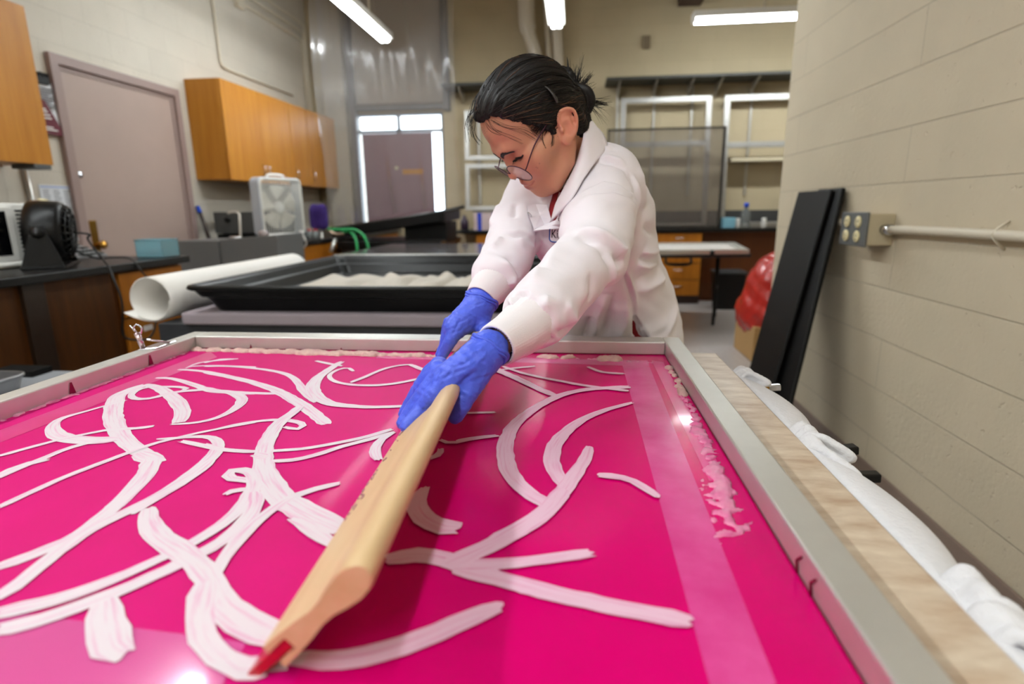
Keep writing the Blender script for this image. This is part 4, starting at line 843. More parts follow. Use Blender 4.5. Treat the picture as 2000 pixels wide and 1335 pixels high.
([0.008,0.01,0.014,0.01],[(-0.5227,0.7111),(-0.5141,0.7211),(-0.5056,0.7310),(-0.4966,0.7405),(-0.4864,0.7488),(-0.4752,0.7555),(-0.4631,0.7607),(-0.4506,0.7646),(-0.4376,0.7662),(-0.4246,0.7651),(-0.4119,0.7615),(-0.4003,0.7556),(-0.3922,0.7455),(-0.3937,0.7331),(-0.4061,0.7344),(-0.4184,0.7390)]),
([0.008,0.014,0.022,0.022,0.02],[(-0.5725,0.6817),(-0.5603,0.6846),(-0.5481,0.6877),(-0.5362,0.6915),(-0.5241,0.6947),(-0.5116,0.6949),(-0.4995,0.6917),(-0.4888,0.6853),(-0.4798,0.6765),(-0.4729,0.6661),(-0.4675,0.6548),(-0.4634,0.6429),(-0.4603,0.6308),(-0.4580,0.6185),(-0.4563,0.6061),(-0.4551,0.5936),(-0.4544,0.5811),(-0.4541,0.5685),(-0.4543,0.5560),(-0.4554,0.5435),(-0.4570,0.5311),(-0.4582,0.5186),(-0.4590,0.5061),(-0.4598,0.4936)]),
([0.018,0.018,0.018,0.02],[(-0.4540,0.6224),(-0.4527,0.6097),(-0.4513,0.5971),(-0.4508,0.5843),(-0.4513,0.5716),(-0.4522,0.5589),(-0.4537,0.5462),(-0.4556,0.5336),(-0.4584,0.5211),(-0.4620,0.5089),(-0.4656,0.4966),(-0.4693,0.4845),(-0.4732,0.4723),(-0.4756,0.4598),(-0.4761,0.4470),(-0.4755,0.4343),(-0.4744,0.4216),(-0.4729,0.4089),(-0.4709,0.3963),(-0.4688,0.3837),(-0.4675,0.3711),(-0.4681,0.3583)]),
([0.012,0.012],[(-0.5353,0.6777),(-0.5217,0.6736),(-0.5082,0.6695),(-0.4947,0.6655),(-0.4812,0.6613),(-0.4676,0.6575),(-0.4537,0.6546),(-0.4397,0.6531),(-0.4256,0.6523),(-0.4115,0.6522)]),
([0.01,0.01,0.012],[(-0.4954,0.6704),(-0.4836,0.6650),(-0.4717,0.6598),(-0.4592,0.6561),(-0.4465,0.6538),(-0.4335,0.6526),(-0.4206,0.6524),(-0.4076,0.6537),(-0.3949,0.6559),(-0.3821,0.6584),(-0.3695,0.6613),(-0.3571,0.6652),(-0.3453,0.6706),(-0.3340,0.6771),(-0.3231,0.6841),(-0.3122,0.6912),(-0.3016,0.6987),(-0.2913,0.7066),(-0.2816,0.7152),(-0.2726,0.7245),(-0.2641,0.7344),(-0.2556,0.7442)]),
([0.012,0.012],[(-0.5363,1.1015),(-0.5226,1.0938),(-0.5089,1.0861),(-0.4949,1.0791),(-0.4805,1.0730),(-0.4659,1.0672)]),
([0.016,0.022,0.03,0.026,0.016,0.012],[(-0.4789,1.0987),(-0.4794,1.0863),(-0.4800,1.0738),(-0.4804,1.0613),(-0.4805,1.0488),(-0.4804,1.0363),(-0.4803,1.0238),(-0.4800,1.0113),(-0.4793,0.9988),(-0.4780,0.9864),(-0.4760,0.9741),(-0.4736,0.9618),(-0.4705,0.9497),(-0.4667,0.9378),(-0.4621,0.9262),(-0.4565,0.9150),(-0.4503,0.9042),(-0.4434,0.8938),(-0.4360,0.8837),(-0.4282,0.8740),(-0.4199,0.8647),(-0.4108,0.8561),(-0.4008,0.8486),(-0.3900,0.8424),(-0.3782,0.8382),(-0.3660,0.8356),(-0.3537,0.8336),(-0.3413,0.8320),(-0.3288,0.8313),(-0.3164,0.8316),(-0.3039,0.8330),(-0.2916,0.8349),(-0.2793,0.8371),(-0.2670,0.8394),(-0.2547,0.8415)]),
([0.01,0.01,0.012,0.014,0.012],[(-0.4276,1.0300),(-0.4351,1.0402),(-0.4432,1.0501),(-0.4547,1.0492),(-0.4612,1.0384),(-0.4640,1.0260),(-0.4648,1.0134),(-0.4626,1.0009),(-0.4576,0.9892),(-0.4508,0.9784),(-0.4427,0.9686),(-0.4332,0.9603),(-0.4223,0.9536),(-0.4107,0.9485),(-0.3986,0.9448),(-0.3860,0.9427),(-0.3733,0.9421),(-0.3606,0.9428),(-0.3481,0.9451),(-0.3361,0.9493),(-0.3248,0.9550),(-0.3141,0.9619),(-0.3042,0.9699),(-0.2951,0.9788),(-0.2861,0.9878),(-0.2770,0.9967)]),
([0.012,0.01],[(-0.4038,0.9576),(-0.3991,0.9699),(-0.3944,0.9821),(-0.3899,0.9944),(-0.3860,1.0069),(-0.3826,1.0195),(-0.3790,1.0321),(-0.3744,1.0444),(-0.3681,1.0558),(-0.3603,1.0664),(-0.3512,1.0758),(-0.3398,1.0821),(-0.3273,1.0859)]),
([0.014],[(-0.3306,1.0857),(-0.3190,1.0751),(-0.3077,1.0641),(-0.2967,1.0529),(-0.2856,1.0416)]),
([0.018,0.024,0.026,0.028,0.034,0.038,0.034],[(-0.4360,0.8250),(-0.4349,0.8125),(-0.4340,0.8001),(-0.4336,0.7876),(-0.4341,0.7751),(-0.4340,0.7625),(-0.4326,0.7501),(-0.4302,0.7378),(-0.4273,0.7257),(-0.4239,0.7136),(-0.4203,0.7017),(-0.4161,0.6899),(-0.4117,0.6782),(-0.4069,0.6666),(-0.4018,0.6552),(-0.3965,0.6439),(-0.3907,0.6328),(-0.3844,0.6220),(-0.3776,0.6115),(-0.3704,0.6012),(-0.3631,0.5911),(-0.3554,0.5812),(-0.3474,0.5716),(-0.3392,0.5621),(-0.3308,0.5529),(-0.3220,0.5440),(-0.3127,0.5356),(-0.3028,0.5280),(-0.2924,0.5210),(-0.2820,0.5141),(-0.2713,0.5076),(-0.2604,0.5014),(-0.2494,0.4955),(-0.2382,0.4899),(-0.2270,0.4842)]),
([0.02,0.024],[(-0.4073,0.6438),(-0.4006,0.6415),(-0.3938,0.6398),(-0.3868,0.6406)]),
([0.012,0.012],[(-0.3772,0.6270),(-0.3641,0.6283),(-0.3513,0.6310),(-0.3401,0.6377),(-0.3303,0.6465),(-0.3213,0.6560),(-0.3132,0.6664),(-0.3049,0.6765),(-0.2956,0.6857),(-0.2859,0.6946),(-0.2766,0.7039),(-0.2675,0.7134),(-0.2586,0.7230),(-0.2496,0.7326)]),
([0.008,0.018,0.016],[(-0.2496,0.7326),(-0.2549,0.7196),(-0.2590,0.7063),(-0.2596,0.6923),(-0.2583,0.6784),(-0.2551,0.6648),(-0.2489,0.6523),(-0.2414,0.6405)]),
([0.012,0.018,0.018,0.022,0.018,0.016,0.016,0.02,0.024],[(-0.3733,0.5709),(-0.3853,0.5748),(-0.3976,0.5764),(-0.4075,0.5841),(-0.4099,0.5958),(-0.3983,0.5991),(-0.3867,0.5945),(-0.3773,0.5862),(-0.3701,0.5758),(-0.3640,0.5648),(-0.3588,0.5533),(-0.3546,0.5414),(-0.3515,0.5292),(-0.3493,0.5168),(-0.3483,0.5042),(-0.3484,0.4916),(-0.3496,0.4791),(-0.3520,0.4667),(-0.3554,0.4546),(-0.3597,0.4427),(-0.3652,0.4314),(-0.3714,0.4204),(-0.3777,0.4095),(-0.3841,0.3986),(-0.3911,0.3881),(-0.3989,0.3783),(-0.4074,0.3689),(-0.4167,0.3604),(-0.4271,0.3533),(-0.4381,0.3471),(-0.4491,0.3410)]),
([0.018,0.02,0.018,0.018,0.02,0.022],[(-0.3529,0.5489),(-0.3458,0.5383),(-0.3391,0.5275),(-0.3345,0.5156),(-0.3315,0.5032),(-0.3297,0.4906),(-0.3292,0.4778),(-0.3298,0.4650),(-0.3315,0.4524),(-0.3349,0.4401),(-0.3404,0.4286),(-0.3468,0.4175),(-0.3531,0.4064),(-0.3597,0.3955),(-0.3668,0.3848),(-0.3744,0.3746),(-0.3824,0.3646),(-0.3908,0.3550),(-0.3996,0.3458),(-0.4093,0.3374),(-0.4201,0.3307),(-0.4315,0.3250)]),
([0.012],[(-0.3831,0.5381),(-0.3802,0.5468),(-0.3720,0.5510),(-0.3631,0.5535)]),
([0.012,0.014,0.016,0.018,0.012],[(-0.2656,0.5756),(-0.2765,0.5683),(-0.2869,0.5605),(-0.2962,0.5514),(-0.3043,0.5412),(-0.3097,0.5294),(-0.3129,0.5167),(-0.3150,0.5039),(-0.3164,0.4909),(-0.3168,0.4779),(-0.3165,0.4648),(-0.3158,0.4518),(-0.3147,0.4388),(-0.3125,0.4260),(-0.3086,0.4136),(-0.3041,0.4013)]),
([0.02,0.028,0.026,0.03,0.032],[(-0.4468,0.5035),(-0.4391,0.4936),(-0.4312,0.4838),(-0.4226,0.4747),(-0.4132,0.4664),(-0.4033,0.4586),(-0.3930,0.4515),(-0.3820,0.4453),(-0.3709,0.4396),(-0.3598,0.4336),(-0.3488,0.4275),(-0.3381,0.4210),(-0.3277,0.4138),(-0.3177,0.4063),(-0.3083,0.3980),(-0.3001,0.3884),(-0.2914,0.3794),(-0.2818,0.3713),(-0.2717,0.3639),(-0.2609,0.3574),(-0.2497,0.3517),(-0.2383,0.3465),(-0.2267,0.3416),(-0.2150,0.3370)]),
([0.03,0.024,0.022,0.02,0.02],[(-0.3065,0.3915),(-0.3001,0.3790),(-0.2936,0.3666),(-0.2864,0.3545),(-0.2785,0.3429),(-0.2691,0.3325),(-0.2581,0.3238),(-0.2461,0.3164),(-0.2334,0.3105),(-0.2201,0.3063),(-0.2062,0.3038)]),
([0.028,0.03,0.03,0.034,0.02],[(-0.3741,0.3626),(-0.3637,0.3505),(-0.3528,0.3388),(-0.3414,0.3276),(-0.3293,0.3172),(-0.3151,0.3108)]),
([0.01,0.02,0.018],[(-0.2855,0.4971),(-0.2725,0.4907),(-0.2603,0.4826),(-0.2485,0.4741),(-0.2364,0.4659),(-0.2241,0.4580)]),
([0.026,0.026,0.022,0.02],[(-0.1646,0.4379),(-0.1519,0.4427),(-0.1390,0.4468),(-0.1255,0.4468),(-0.1124,0.4431),(-0.0998,0.4381),(-0.0871,0.4331),(-0.0747,0.4275),(-0.0623,0.4220),(-0.0497,0.4168),(-0.0371,0.4117),(-0.0245,0.4066)]),
([0.022,0.022,0.022,0.02,0.022],[(-0.0986,0.4296),(-0.0860,0.4266),(-0.0733,0.4235),(-0.0607,0.4201),(-0.0482,0.4164),(-0.0358,0.4125),(-0.0234,0.4085),(-0.0110,0.4047),(0.0016,0.4013),(0.0142,0.3982),(0.0269,0.3952),(0.0396,0.3925),(0.0524,0.3900),(0.0653,0.3880),(0.0780,0.3855),(0.0906,0.3821)]),
([0.02,0.018,0.016,0.018],[(-0.1031,0.4336),(-0.0892,0.4361),(-0.0754,0.4385),(-0.0616,0.4410),(-0.0478,0.4437),(-0.0343,0.4475),(-0.0209,0.4518),(-0.0076,0.4562),(0.0058,0.4604),(0.0193,0.4645)]),
([0.02,0.018,0.02,0.022,0.026,0.026,0.022],[(0.0979,0.9641),(0.0858,0.9618),(0.0736,0.9596),(0.0616,0.9569),(0.0497,0.9536),(0.0379,0.9502),(0.0264,0.9459),(0.0154,0.9402),(0.0051,0.9335),(-0.0047,0.9261),(-0.0138,0.9177),(-0.0219,0.9085),(-0.0293,0.8986),(-0.0359,0.8882),(-0.0421,0.8776),(-0.0479,0.8667),(-0.0534,0.8557),(-0.0586,0.8445),(-0.0634,0.8332),(-0.0680,0.8217),(-0.0722,0.8101),(-0.0761,0.7984),(-0.0797,0.7866),(-0.0828,0.7747),(-0.0853,0.7627),(-0.0870,0.7505),(-0.0879,0.7382),(-0.0882,0.7259),(-0.0882,0.7135),(-0.0879,0.7012),(-0.0872,0.6889),(-0.0859,0.6767),(-0.0842,0.6645),(-0.0819,0.6524),(-0.0792,0.6403),(-0.0761,0.6284),(-0.0723,0.6167),(-0.0676,0.6053),(-0.0620,0.5943),(-0.0557,0.5837),(-0.0487,0.5736),(-0.0410,0.5640),(-0.0327,0.5548),(-0.0246,0.5456)]),
([0.01,0.016,0.022,0.026,0.02],[(0.0947,0.8812),(0.0848,0.8730),(0.0748,0.8650),(0.0650,0.8569),(0.0555,0.8483),(0.0465,0.8392),(0.0378,0.8298),(0.0295,0.8201),(0.0217,0.8099),(0.0146,0.7993),(0.0081,0.7883),(0.0022,0.7770),(-0.0033,0.7654),(-0.0082,0.7536),(-0.0127,0.7416),(-0.0165,0.7294),(-0.0196,0.7170),(-0.0221,0.7045),(-0.0240,0.6918),(-0.0251,0.6791),(-0.0253,0.6663),(-0.0245,0.6535),(-0.0229,0.6409),(-0.0200,0.6284),(-0.0161,0.6162),(-0.0123,0.6040),(-0.0085,0.5918)]),
([0.016,0.022,0.024,0.024],[(0.0231,0.7014),(0.0209,0.6888),(0.0188,0.6762),(0.0162,0.6637),(0.0131,0.6513),(0.0095,0.6391),(0.0057,0.6269),(0.0018,0.6147),(-0.0019,0.6024),(-0.0056,0.5902),(-0.0094,0.5780),(-0.0133,0.5658),(-0.0174,0.5537),(-0.0218,0.5417),(-0.0270,0.5300),(-0.0333,0.5189),(-0.0405,0.5083),(-0.0483,0.4982),(-0.0568,0.4887),(-0.0661,0.4799),(-0.0755,0.4713)]),
([0.024,0.026,0.026,0.024],[(-0.0091,0.5821),(-0.0132,0.5689),(-0.0172,0.5558),(-0.0222,0.5430),(-0.0285,0.5308),(-0.0355,0.5190),(-0.0431,0.5075),(-0.0513,0.4965),(-0.0598,0.4857),(-0.0686,0.4752),(-0.0777,0.4648),(-0.0871,0.4548),(-0.0971,0.4454),(-0.1073,0.4362)]),
([0.018,0.014,0.014],[(0.0305,0.6202),(0.0447,0.6199),(0.0584,0.6166),(0.0701,0.6088),(0.0786,0.5975),(0.0864,0.5857),(0.0939,0.5737)]),
([0.022,0.02,0.018],[(-0.1604,1.0728),(-0.1521,1.0625),(-0.1436,1.0522),(-0.1352,1.0418),(-0.1268,1.0315),(-0.1185,1.0211),(-0.1101,1.0107),(-0.1019,1.0003),(-0.0938,0.9897),(-0.0859,0.9790),(-0.0780,0.9682),(-0.0701,0.9575),(-0.0621,0.9468),(-0.0538,0.9364),(-0.0452,0.9262),(-0.0365,0.9161),(-0.0278,0.9061)]),
([0.01,0.012,0.014],[(-0.1392,1.0825),(-0.1304,1.0733),(-0.1219,1.0640),(-0.1133,1.0547),(-0.1044,1.0457),(-0.0951,1.0371),(-0.0852,1.0292),(-0.0749,1.0219),(-0.0643,1.0150),(-0.0535,1.0085),(-0.0426,1.0021),(-0.0316,0.9957),(-0.0207,0.9894),(-0.0098,0.9830),(0.0013,0.9768),(0.0125,0.9709),(0.0239,0.9655),(0.0356,0.9606),(0.0475,0.9564),(0.0595,0.9525),(0.0716,0.9489),(0.0837,0.9452),(0.0958,0.9415)]),
([0.01,0.01],[(-0.1450,1.0532),(-0.1316,1.0611),(-0.1181,1.0686),(-0.1040,1.0750),(-0.0896,1.0808),(-0.0752,1.0866)]),
([0.01,0.012],[(0.0295,1.0876),(0.0374,1.0759),(0.0453,1.0641),(0.0552,1.0540),(0.0682,1.0488),(0.0822,1.0469),(0.0963,1.0452)]),
([0.01,0.008,0.012],[(-0.1779,0.8113),(-0.1582,0.8146),(-0.1384,0.8177),(-0.1187,0.8207)]),
([0.014,0.012],[(-0.1541,0.7069),(-0.1371,0.7154),(-0.1195,0.7229),(-0.1017,0.7296)]),
([0.01,0.01],[(-0.1789,0.7084),(-0.1673,0.7000),(-0.1539,0.7011),(-0.1425,0.7097),(-0.1306,0.7175),(-0.1173,0.7230),(-0.1039,0.7279)]),
([0.014,0.026,0.03,0.03],[(-0.1640,0.5730),(-0.1647,0.5591),(-0.1650,0.5453),(-0.1623,0.5317),(-0.1561,0.5193),(-0.1475,0.5084),(-0.1367,0.4997),(-0.1241,0.4940),(-0.1103,0.4939)]),
([0.012],[(-0.1705,0.6793),(-0.1691,0.6683),(-0.1705,0.6575),(-0.1775,0.6489)]),
([0.016,0.022,0.022,0.022,0.018],[(-0.1973,0.3182),(-0.1836,0.3188),(-0.1700,0.3193),(-0.1565,0.3214),(-0.1435,0.3255),(-0.1311,0.3311),(-0.1193,0.3379),(-0.1081,0.3457),(-0.0971,0.3538),(-0.0864,0.3622),(-0.0757,0.3708),(-0.0647,0.3788),(-0.0533,0.3864)]),
([0.012,0.018,0.016],[(-0.2380,0.3166),(-0.2244,0.3110),(-0.2096,0.3118),(-0.1949,0.3136)])
]
m=MB()
NX,NY=60,70
xs_=np.linspace(iX0-.006,iX1+.006,NX); ys_=np.linspace(iY0-.006,iY1+.022,NY)
def zsag(x,y): return ZM-.0*1
for i in range(NX-1):
    for j in range(NY-1):
        x,y=xs_[i],ys_[j]; mi=1 if x>-.235-.053*(y-.31)+.04 else 0
        m.add([(xs_[i],ys_[j],ZM),(xs_[i+1],ys_[j],ZM),(xs_[i+1],ys_[j+1],ZM),(xs_[i],ys_[j+1],ZM)],[(0,1,2,3)],mi)
me_=m.build('emulsion_mesh',[pinkL,pinkR],sc)
# strokes (painted marks, a hair above the mesh)
V=[];Fc=[];MI=[];UV=[]
rs=np.random.RandomState(3)
for si,(ws,pts) in enumerate(STROKES):
    P=np.array(pts); n=len(P); T=np.gradient(P,axis=0); T/=np.linalg.norm(T,axis=1,keepdims=True)+1e-9; Nn=np.stack([-T[:,1],T[:,0]],1)
    w=np.interp(np.linspace(0,1,n),np.linspace(0,1,len(ws)),ws) if len(ws)>1 else np.full(n,ws[0])
    e=np.ones(n); e[0]=.75; e[-1]=.75
    jl=1+.05*rs.randn(n); jr=1+.05*rs.randn(n); z=ZM+.0005+.00003*si; o=len(V); L_=np.r_[0,np.cumsum(np.linalg.norm(np.diff(P,axis=0),axis=1))]
    K=5
    for i in range(n):
        for k in range(K):
            a=-1+2*k/(K-1); j_=(jl[i] if a<0 else jr[i]); q=P[i]+Nn[i]*a*w[i]*.43*e[i]*j_
            q=q+T[i]*rs.uniform(-.003,.003)*(i in (0,n-1)); q[0]=min(max(q[0],iX0),iX1); q[1]=min(q[1],iY1); V.append((q[0],q[1],z+.0000008*i)); UV.append((L_[i]*1.0+si*.37,a*w[i]*.5))
    for i in range(n-1):
        for k in range(K-1):
            Fc.append((o+i*K+k,o+(i+1)*K+k,o+(i+1)*K+k+1,o+i*K+k+1)); MI.append(1 if P[i,0]>-.235-.053*(P[i,1]-.31)+.04 else 0)
o_=ORG[sc.name]; me=bpy.data.meshes.new('brush_marks'); me.from_pydata([tuple(np.array(p)-o_) for p in V],[],Fc); me.materials.append(stL); me.materials.append(stR)
me.polygons.foreach_set('material_index',MI); uvl=me.uv_layers.new(name='UVMap')
li=np.zeros(len(me.loops),np.int32); me.loops.foreach_get('vertex_index',li); uvl.data.foreach_set('uv',np.array(UV,np.float32)[li].ravel())
ob=bpy.data.objects.new('brush_marks',me); COL.objects.link(ob); ob.parent=sc; ORG[ob.name]=o_; ob['label']='pale brushed curves on the pink mesh'; ob['kind']='stuff'
# pale bands along the right and rear margins, glossy tape along the near edge
band=mat('pale pink margin band',(214,74,146),.26,coat=.4,rgb2=(202,44,126),vscale=16)
band2=mat('faint pink margin band',(212,40,128),.3,coat=.3,rgb2=(206,14,112),vscale=12)
m=MB(); z=ZM+.0003
m.add([(.092,.30,z),(.136,.33,z),(.150,1.10,z),(.098,1.13,z)],[(0,1,2,3)]); m.build('margin_band',band,sc)
z+=.00005; m=MB(); m.add([(-.42,1.135,z),(.150,1.105,z),(.152,1.15,z),(-.42,1.165,z)],[(0,1,2,3)]); m.build('margin_band',band,sc)
z+=.00005; m=MB(); m.add([(.157,.62,z),(.178,.62,z),(.182,1.14,z),(.160,1.15,z)],[(0,1,2,3)]); m.build('margin_band',band2,sc)
m=MB(); m.add([(iX0+.01,iY0,z),(-.18,iY0,z),(-.235,.332,z),(iX0+.01,.372,z)],[(0,1,2,3)]); m.build('edge_tape',mat('glossy pink tape',(206,78,146),.14,coat=.6),sc)
m=MB(); m.add([(iX0+.03,.45,z),(iX0+.075,.45,z),(iX0+.1,1.12,z),(iX0+.05,1.17,z)],[(0,1,2,3)]); m.build('margin_band',band2,sc)
# dried paste along the edges
goo=mat('pale beige ink paste',(214,184,168),.6,rgb2=(196,150,150),vscale=60,bump=.4,bscale=160)
def residue(sets,mtl,label,seed,flat):
    rs=np.random.RandomState(seed); K=Field((-.88,.2,.836),(.205,1.215,.870),.0030)
    for p0,p1,n,r0,r1,sp in sets:
        p0=np.array(p0);p1=np.array(p1)
        for i in range(n):
            q=p0+(p1-p0)*((i+rs.rand()*.6)/n)+np.array([rs.randn()*sp,rs.randn()*sp]); r=rs.uniform(r0,r1); K.ell((q[0],q[1],ZM-.001),(r*rs.uniform(.8,1.7),r*rs.uniform(.8,1.7),r*flat+.0015),.006)
    V,Q=K.mesh(); V=V+vnorm(V,Q)*(rs.rand(len(V),1)*.0020-.0010)
    o=meshob('ink_residue',V,Q,mtl,sc); o['kind']='stuff'; o['label']=label
residue([((-.86,1.18),(-.60,1.165),30,.004,.010,.003),((-.62,1.165),(-.42,1.16),20,.005,.013,.003),((-.42,1.16),(-.28,1.155),16,.004,.008,.002),((-.07,1.165),(.0,1.16),8,.004,.009,.003),((.055,1.15),(.10,1.15),7,.005,.012,.003),((.188,1.10),(.187,.92),12,.003,.009,.002)],goo,'beige ink paste along the rear edge',5,.7)
residue([((.0,1.155),(.17,1.135),14,.003,.004,.003),((.186,.95),(.178,.72),70,.0012,.0032,.004),((.176,.80),(.164,.50),130,.0010,.0030,.007),((.174,.66),(.166,.56),14,.004,.006,.003),((.150,.62),(.140,.48),40,.0010,.002,.006),((-.864,1.16),(-.869,.75),40,.0022,.0045,.001),((-.862,1.0),(-.866,.70),30,.002,.003,.003)],mat('pink smeared paste',(226,150,178),.4,rgb2=(214,96,150),vscale=40,coat=.3),'pink smears along the side edges',6,.18)
m=MB()
dark=mat('dark red ink',(120,4,46),.3)
for (x0_,y_,ln) in ((-.735,iY1-.0005,.012),(-.52,iY1-.0005,.006),(-.30,iY1-.0005,.008)): m.add([(x0_-.003,y_,ZM+.001),(x0_+.004,y_,ZM+.001),(x0_+.001,y_-.0004,ZM+.001+ln)],[(0,1,2)])
m.add([(iX0,iY1-.0008,ZM),(iX1,iY1-.0008,ZM),(iX1,iY1-.0008,ZM+.0028),(iX0,iY1-.0008,ZM+.002)],[(0,1,2,3)])
m.add([(iX1-.0008,.0,ZM),(iX1-.0008,iY1,ZM),(iX1-.0008,iY1,ZM+.003),(iX1-.0008,.0,ZM+.003)],[(0,1,2,3)])
for y_ in (.86,1.05): m.add([(iX0+.0008,y_-.008,ZM+.001),(iX0+.0008,y_+.006,ZM+.001),(iX0+.0008,y_+.001,ZM+.022),(iX0+.0008,y_-.003,ZM+.022)],[(0,1,2,3)])
for y_ in (.45,.42): m.tube([(iX1-.001,y_,ZM+.002),(iX1-.001,y_+.004,ZM+.012),(iX1-.001,y_-.004,ZM+.02)],.0012,6)
m.build('ink_drips',dark,sc)['label']='dark red ink in the corner of the frame'
# ---------------------------------------------------------------- squeegee
sq=thing('squeegee','long pale wooden squeegee with a red blade, held on the pink screen','squeegee',(-.22,.31,ZM))
woodm=mat('pale beech wood',(214,184,142),.45,rgb2=(200,165,120),vscale=4,vstretch=(9,.8,9))
axis_=np.array([-.053,1,0]); axis_/=np.linalg.norm(axis_)
dS=np.array([.725,0,.689]); dT=np.cross(dS,axis_); dT/=np.linalg.norm(dT); 
if dT[2]<0: dT=-dT
tip=np.array([-.2174,.300,ZM+.0015])
half=[(.028,.0103),(.045,.0098),(.060,.0085),(.075,.0063),(.086,.0068),(.098,.0095),(.110,.0113),(.119,.0105),(.126,.007),(.129,.003)]
prof=[(s_,w_) for s_,w_ in half]+[(s_,-w_) for s_,w_ in reversed(half)]
slot=[(.028,-.005),(.046,-.005),(.046,.005),(.028,.005)]
prof=prof+slot; SL=.75
def sp_(s_,w_,y_): return tip+dS*s_+dT*(w_-.004*(1-s_/.11))+axis_*y_
m=MB(); n=len(prof); ys2=[0,.004]+list(np.linspace(.02,SL-.02,12))+[SL-.004,SL]
v=[]
for y_ in ys2:
    k=1-.03*(y_ in (0,SL))
    for s_,w_ in prof: v.append(sp_(.06+(s_-.06)*k,w_*k,y_))
f=[(i*n+j,i*n+(j+1)%n,(i+1)*n+(j+1)%n,(i+1)*n+j) for i in range(len(ys2)-1) for j in range(n)]
f+=[tuple(range(n)),tuple((len(ys2)-1)*n+j for j in range(n))]
m.add(v,f,0,True); hd=m.build('handle',woodm,sq)
q=hd.modifiers.new('edge','EDGE_SPLIT'); q.split_angle=.7
MB().slab([sp_(.002,-.0035,.002),sp_(.0,.004,.002),sp_(.045,.0048,.002),sp_(.045,-.0048,.002)],axis_*(SL-.004)).build('blade',mat('red rubber blade',(176,16,34),.35,coat=.3),sq,bevel=.0012)
rs=np.random.RandomState(2)
m=MB()
for i in range(60):
    y_=rs.uniform(.15,.62); m.lathe([(rs.uniform(.001,.003),0),(.0008,.0012)],sp_(rs.uniform(.028,.045),.0103,y_),dT,6)
m.build('ink_crumbs',mat('grey pink ink crumbs',(170,120,130),.6),sq)['kind']='stuff'
# ---------------------------------------------------------------- hinge clamp on the left bar of the frame
t=thing('hinge_clamp','small bright metal clamp sitting on the left bar of the screen frame','clamp',(-.885,1.05,ZT))
a=np.array((-0.9050,1.0615,0.8720)); 
MB().slab([(-.898,a[1]-.005,ZT),(-.868,a[1]+.01,ZT),(-.872,a[1]+.075,ZT),(-.90,a[1]+.06,ZT)],(0,0,.003)).build('plate',chrome,t,bevel=.001)
MB().tube([(-.896,a[1]+.006,ZT+.003),(-.903,a[1]+.004,ZT+.036)],[.0055,.0062],12).build('spring_barrel',mat('pink tinted steel',(214,190,198),.18,metal=1),t)
b_=np.array([-.903,a[1]+.004,ZT+.036])
MB().tube(bez([b_,b_+(-.005,0,.010),b_+(.001,.002,.017),b_+(.009,.004,.010),b_+(.006,.003,-.004)],5),.0018,8).build('wire_loop',chrome,t)
MB().tube([b_,b_+(-.010,-.003,.016)],.0020,8).build('pin',chrome,t)
MB().tube([(-.890,a[1]+.012,ZT+.02),(-.872,a[1]+.055,ZT+.004)],.0022,8).build('wire_arm',chrome,t)
# ---------------------------------------------------------------- white cloth skirt along the right edge of the table
ck=mat('white towelling',(226,224,226),.9,var=.05,vscale=80,bump=.5,bscale=220)
kn=[1.145,.80,.445,.10]
def kx(y): # bulge of the swag between two gathered points
    for a,b in zip(kn[:-1],kn[1:]):
        if b<=y<=a: u=(a-y)/(a-b); return math.sin(PI*u)**.7
    return .0
def skirt(u,v):
    y=1.165-(1.165-.0)*u; b=kx(y); a=min(1,v/.35); d=max(0,(v-.35)/.65)
    x=.3215+(.008+.066*b)*math.sin(a*PI/2)**.9-.022*b*d+.005*math.sin(55*y+7*d)*d
    z=.824-(.012+.030*b)*a*a-(.04+.30*d)*d-.012*(1-b)*a+.004*math.sin(30*y)*d
    return (x,y,z)
t=thing('cloth_skirt','white towelling cloth gathered in knots along the right edge of the print table','cloth',(.34,.55,.6))
MB().grid(skirt,200,22).build('cloth',ck,t,solid=.003)
rs=np.random.RandomState(11)
def knot(c,s,seed):
    r=np.random.RandomState(seed); F_=Field((c[0]-.07,c[1]-.10,c[2]-.09),(c[0]+.10,c[1]+.10,c[2]+.07),.0032)
    for i in range(10):
        p=np.array(c)+np.array([r.uniform(-.010,.006),(i-4.5)*.0055*s,r.uniform(-.006,.004)]); e=np.array([r.uniform(.018,.034),-.012+(i-4.5)*.003+r.uniform(-.012,.008),-r.uniform(.004,.020)])*s
        F_.chain(bez([p-np.array([.010,0,.008]),p+np.array([.004,0,.006])*s,p+e*.55+np.array([0,0,.006])*s,p+e,p+e*.7-np.array([0,0,.006])*s],4),np.linspace(.0042,.0052,17)*s,.0022)
    V,Q=F_.mesh(); return relax(V,Q,1),Q
ks=[]
for i,y in enumerate(kn[:3]):
    V,Q=knot(((.334,1.135,.823),(.334,.80,.823),(.338,.445,.823))[i],(1.15,1.35,1.5)[i],20+i); o=meshob('knot',V,Q,ck,t)
def binder(name,label,p,d,ln,wd,col,metal=False,grp=None):
    t=thing(name,label,'clip',p,grp); p=np.array(p,float); d=np.array(d,float); d/=np.linalg.norm(d); s_=np.cross(d,[0,0,1]); s_/=np.linalg.norm(s_); u=np.cross(s_,d)
    m=MB(); m.slab([p-s_*wd+u*.004,p+s_*wd+u*.004,p+s_*wd-u*.004,p-s_*wd-u*.004],d*.022); m.build('jaw',mat('brown wooden jaw',(150,116,72),.6) if not metal else brass,t,bevel=.001)
    m=MB(); m.slab([p-s_*wd*1.05+u*.006+d*.02,p+s_*wd*1.05+u*.006+d*.02,p+s_*wd*1.05-u*.006+d*.02,p-s_*wd*1.05-u*.006+d*.02],d*ln); m.build('handle',col,t,bevel=.002)
    return t
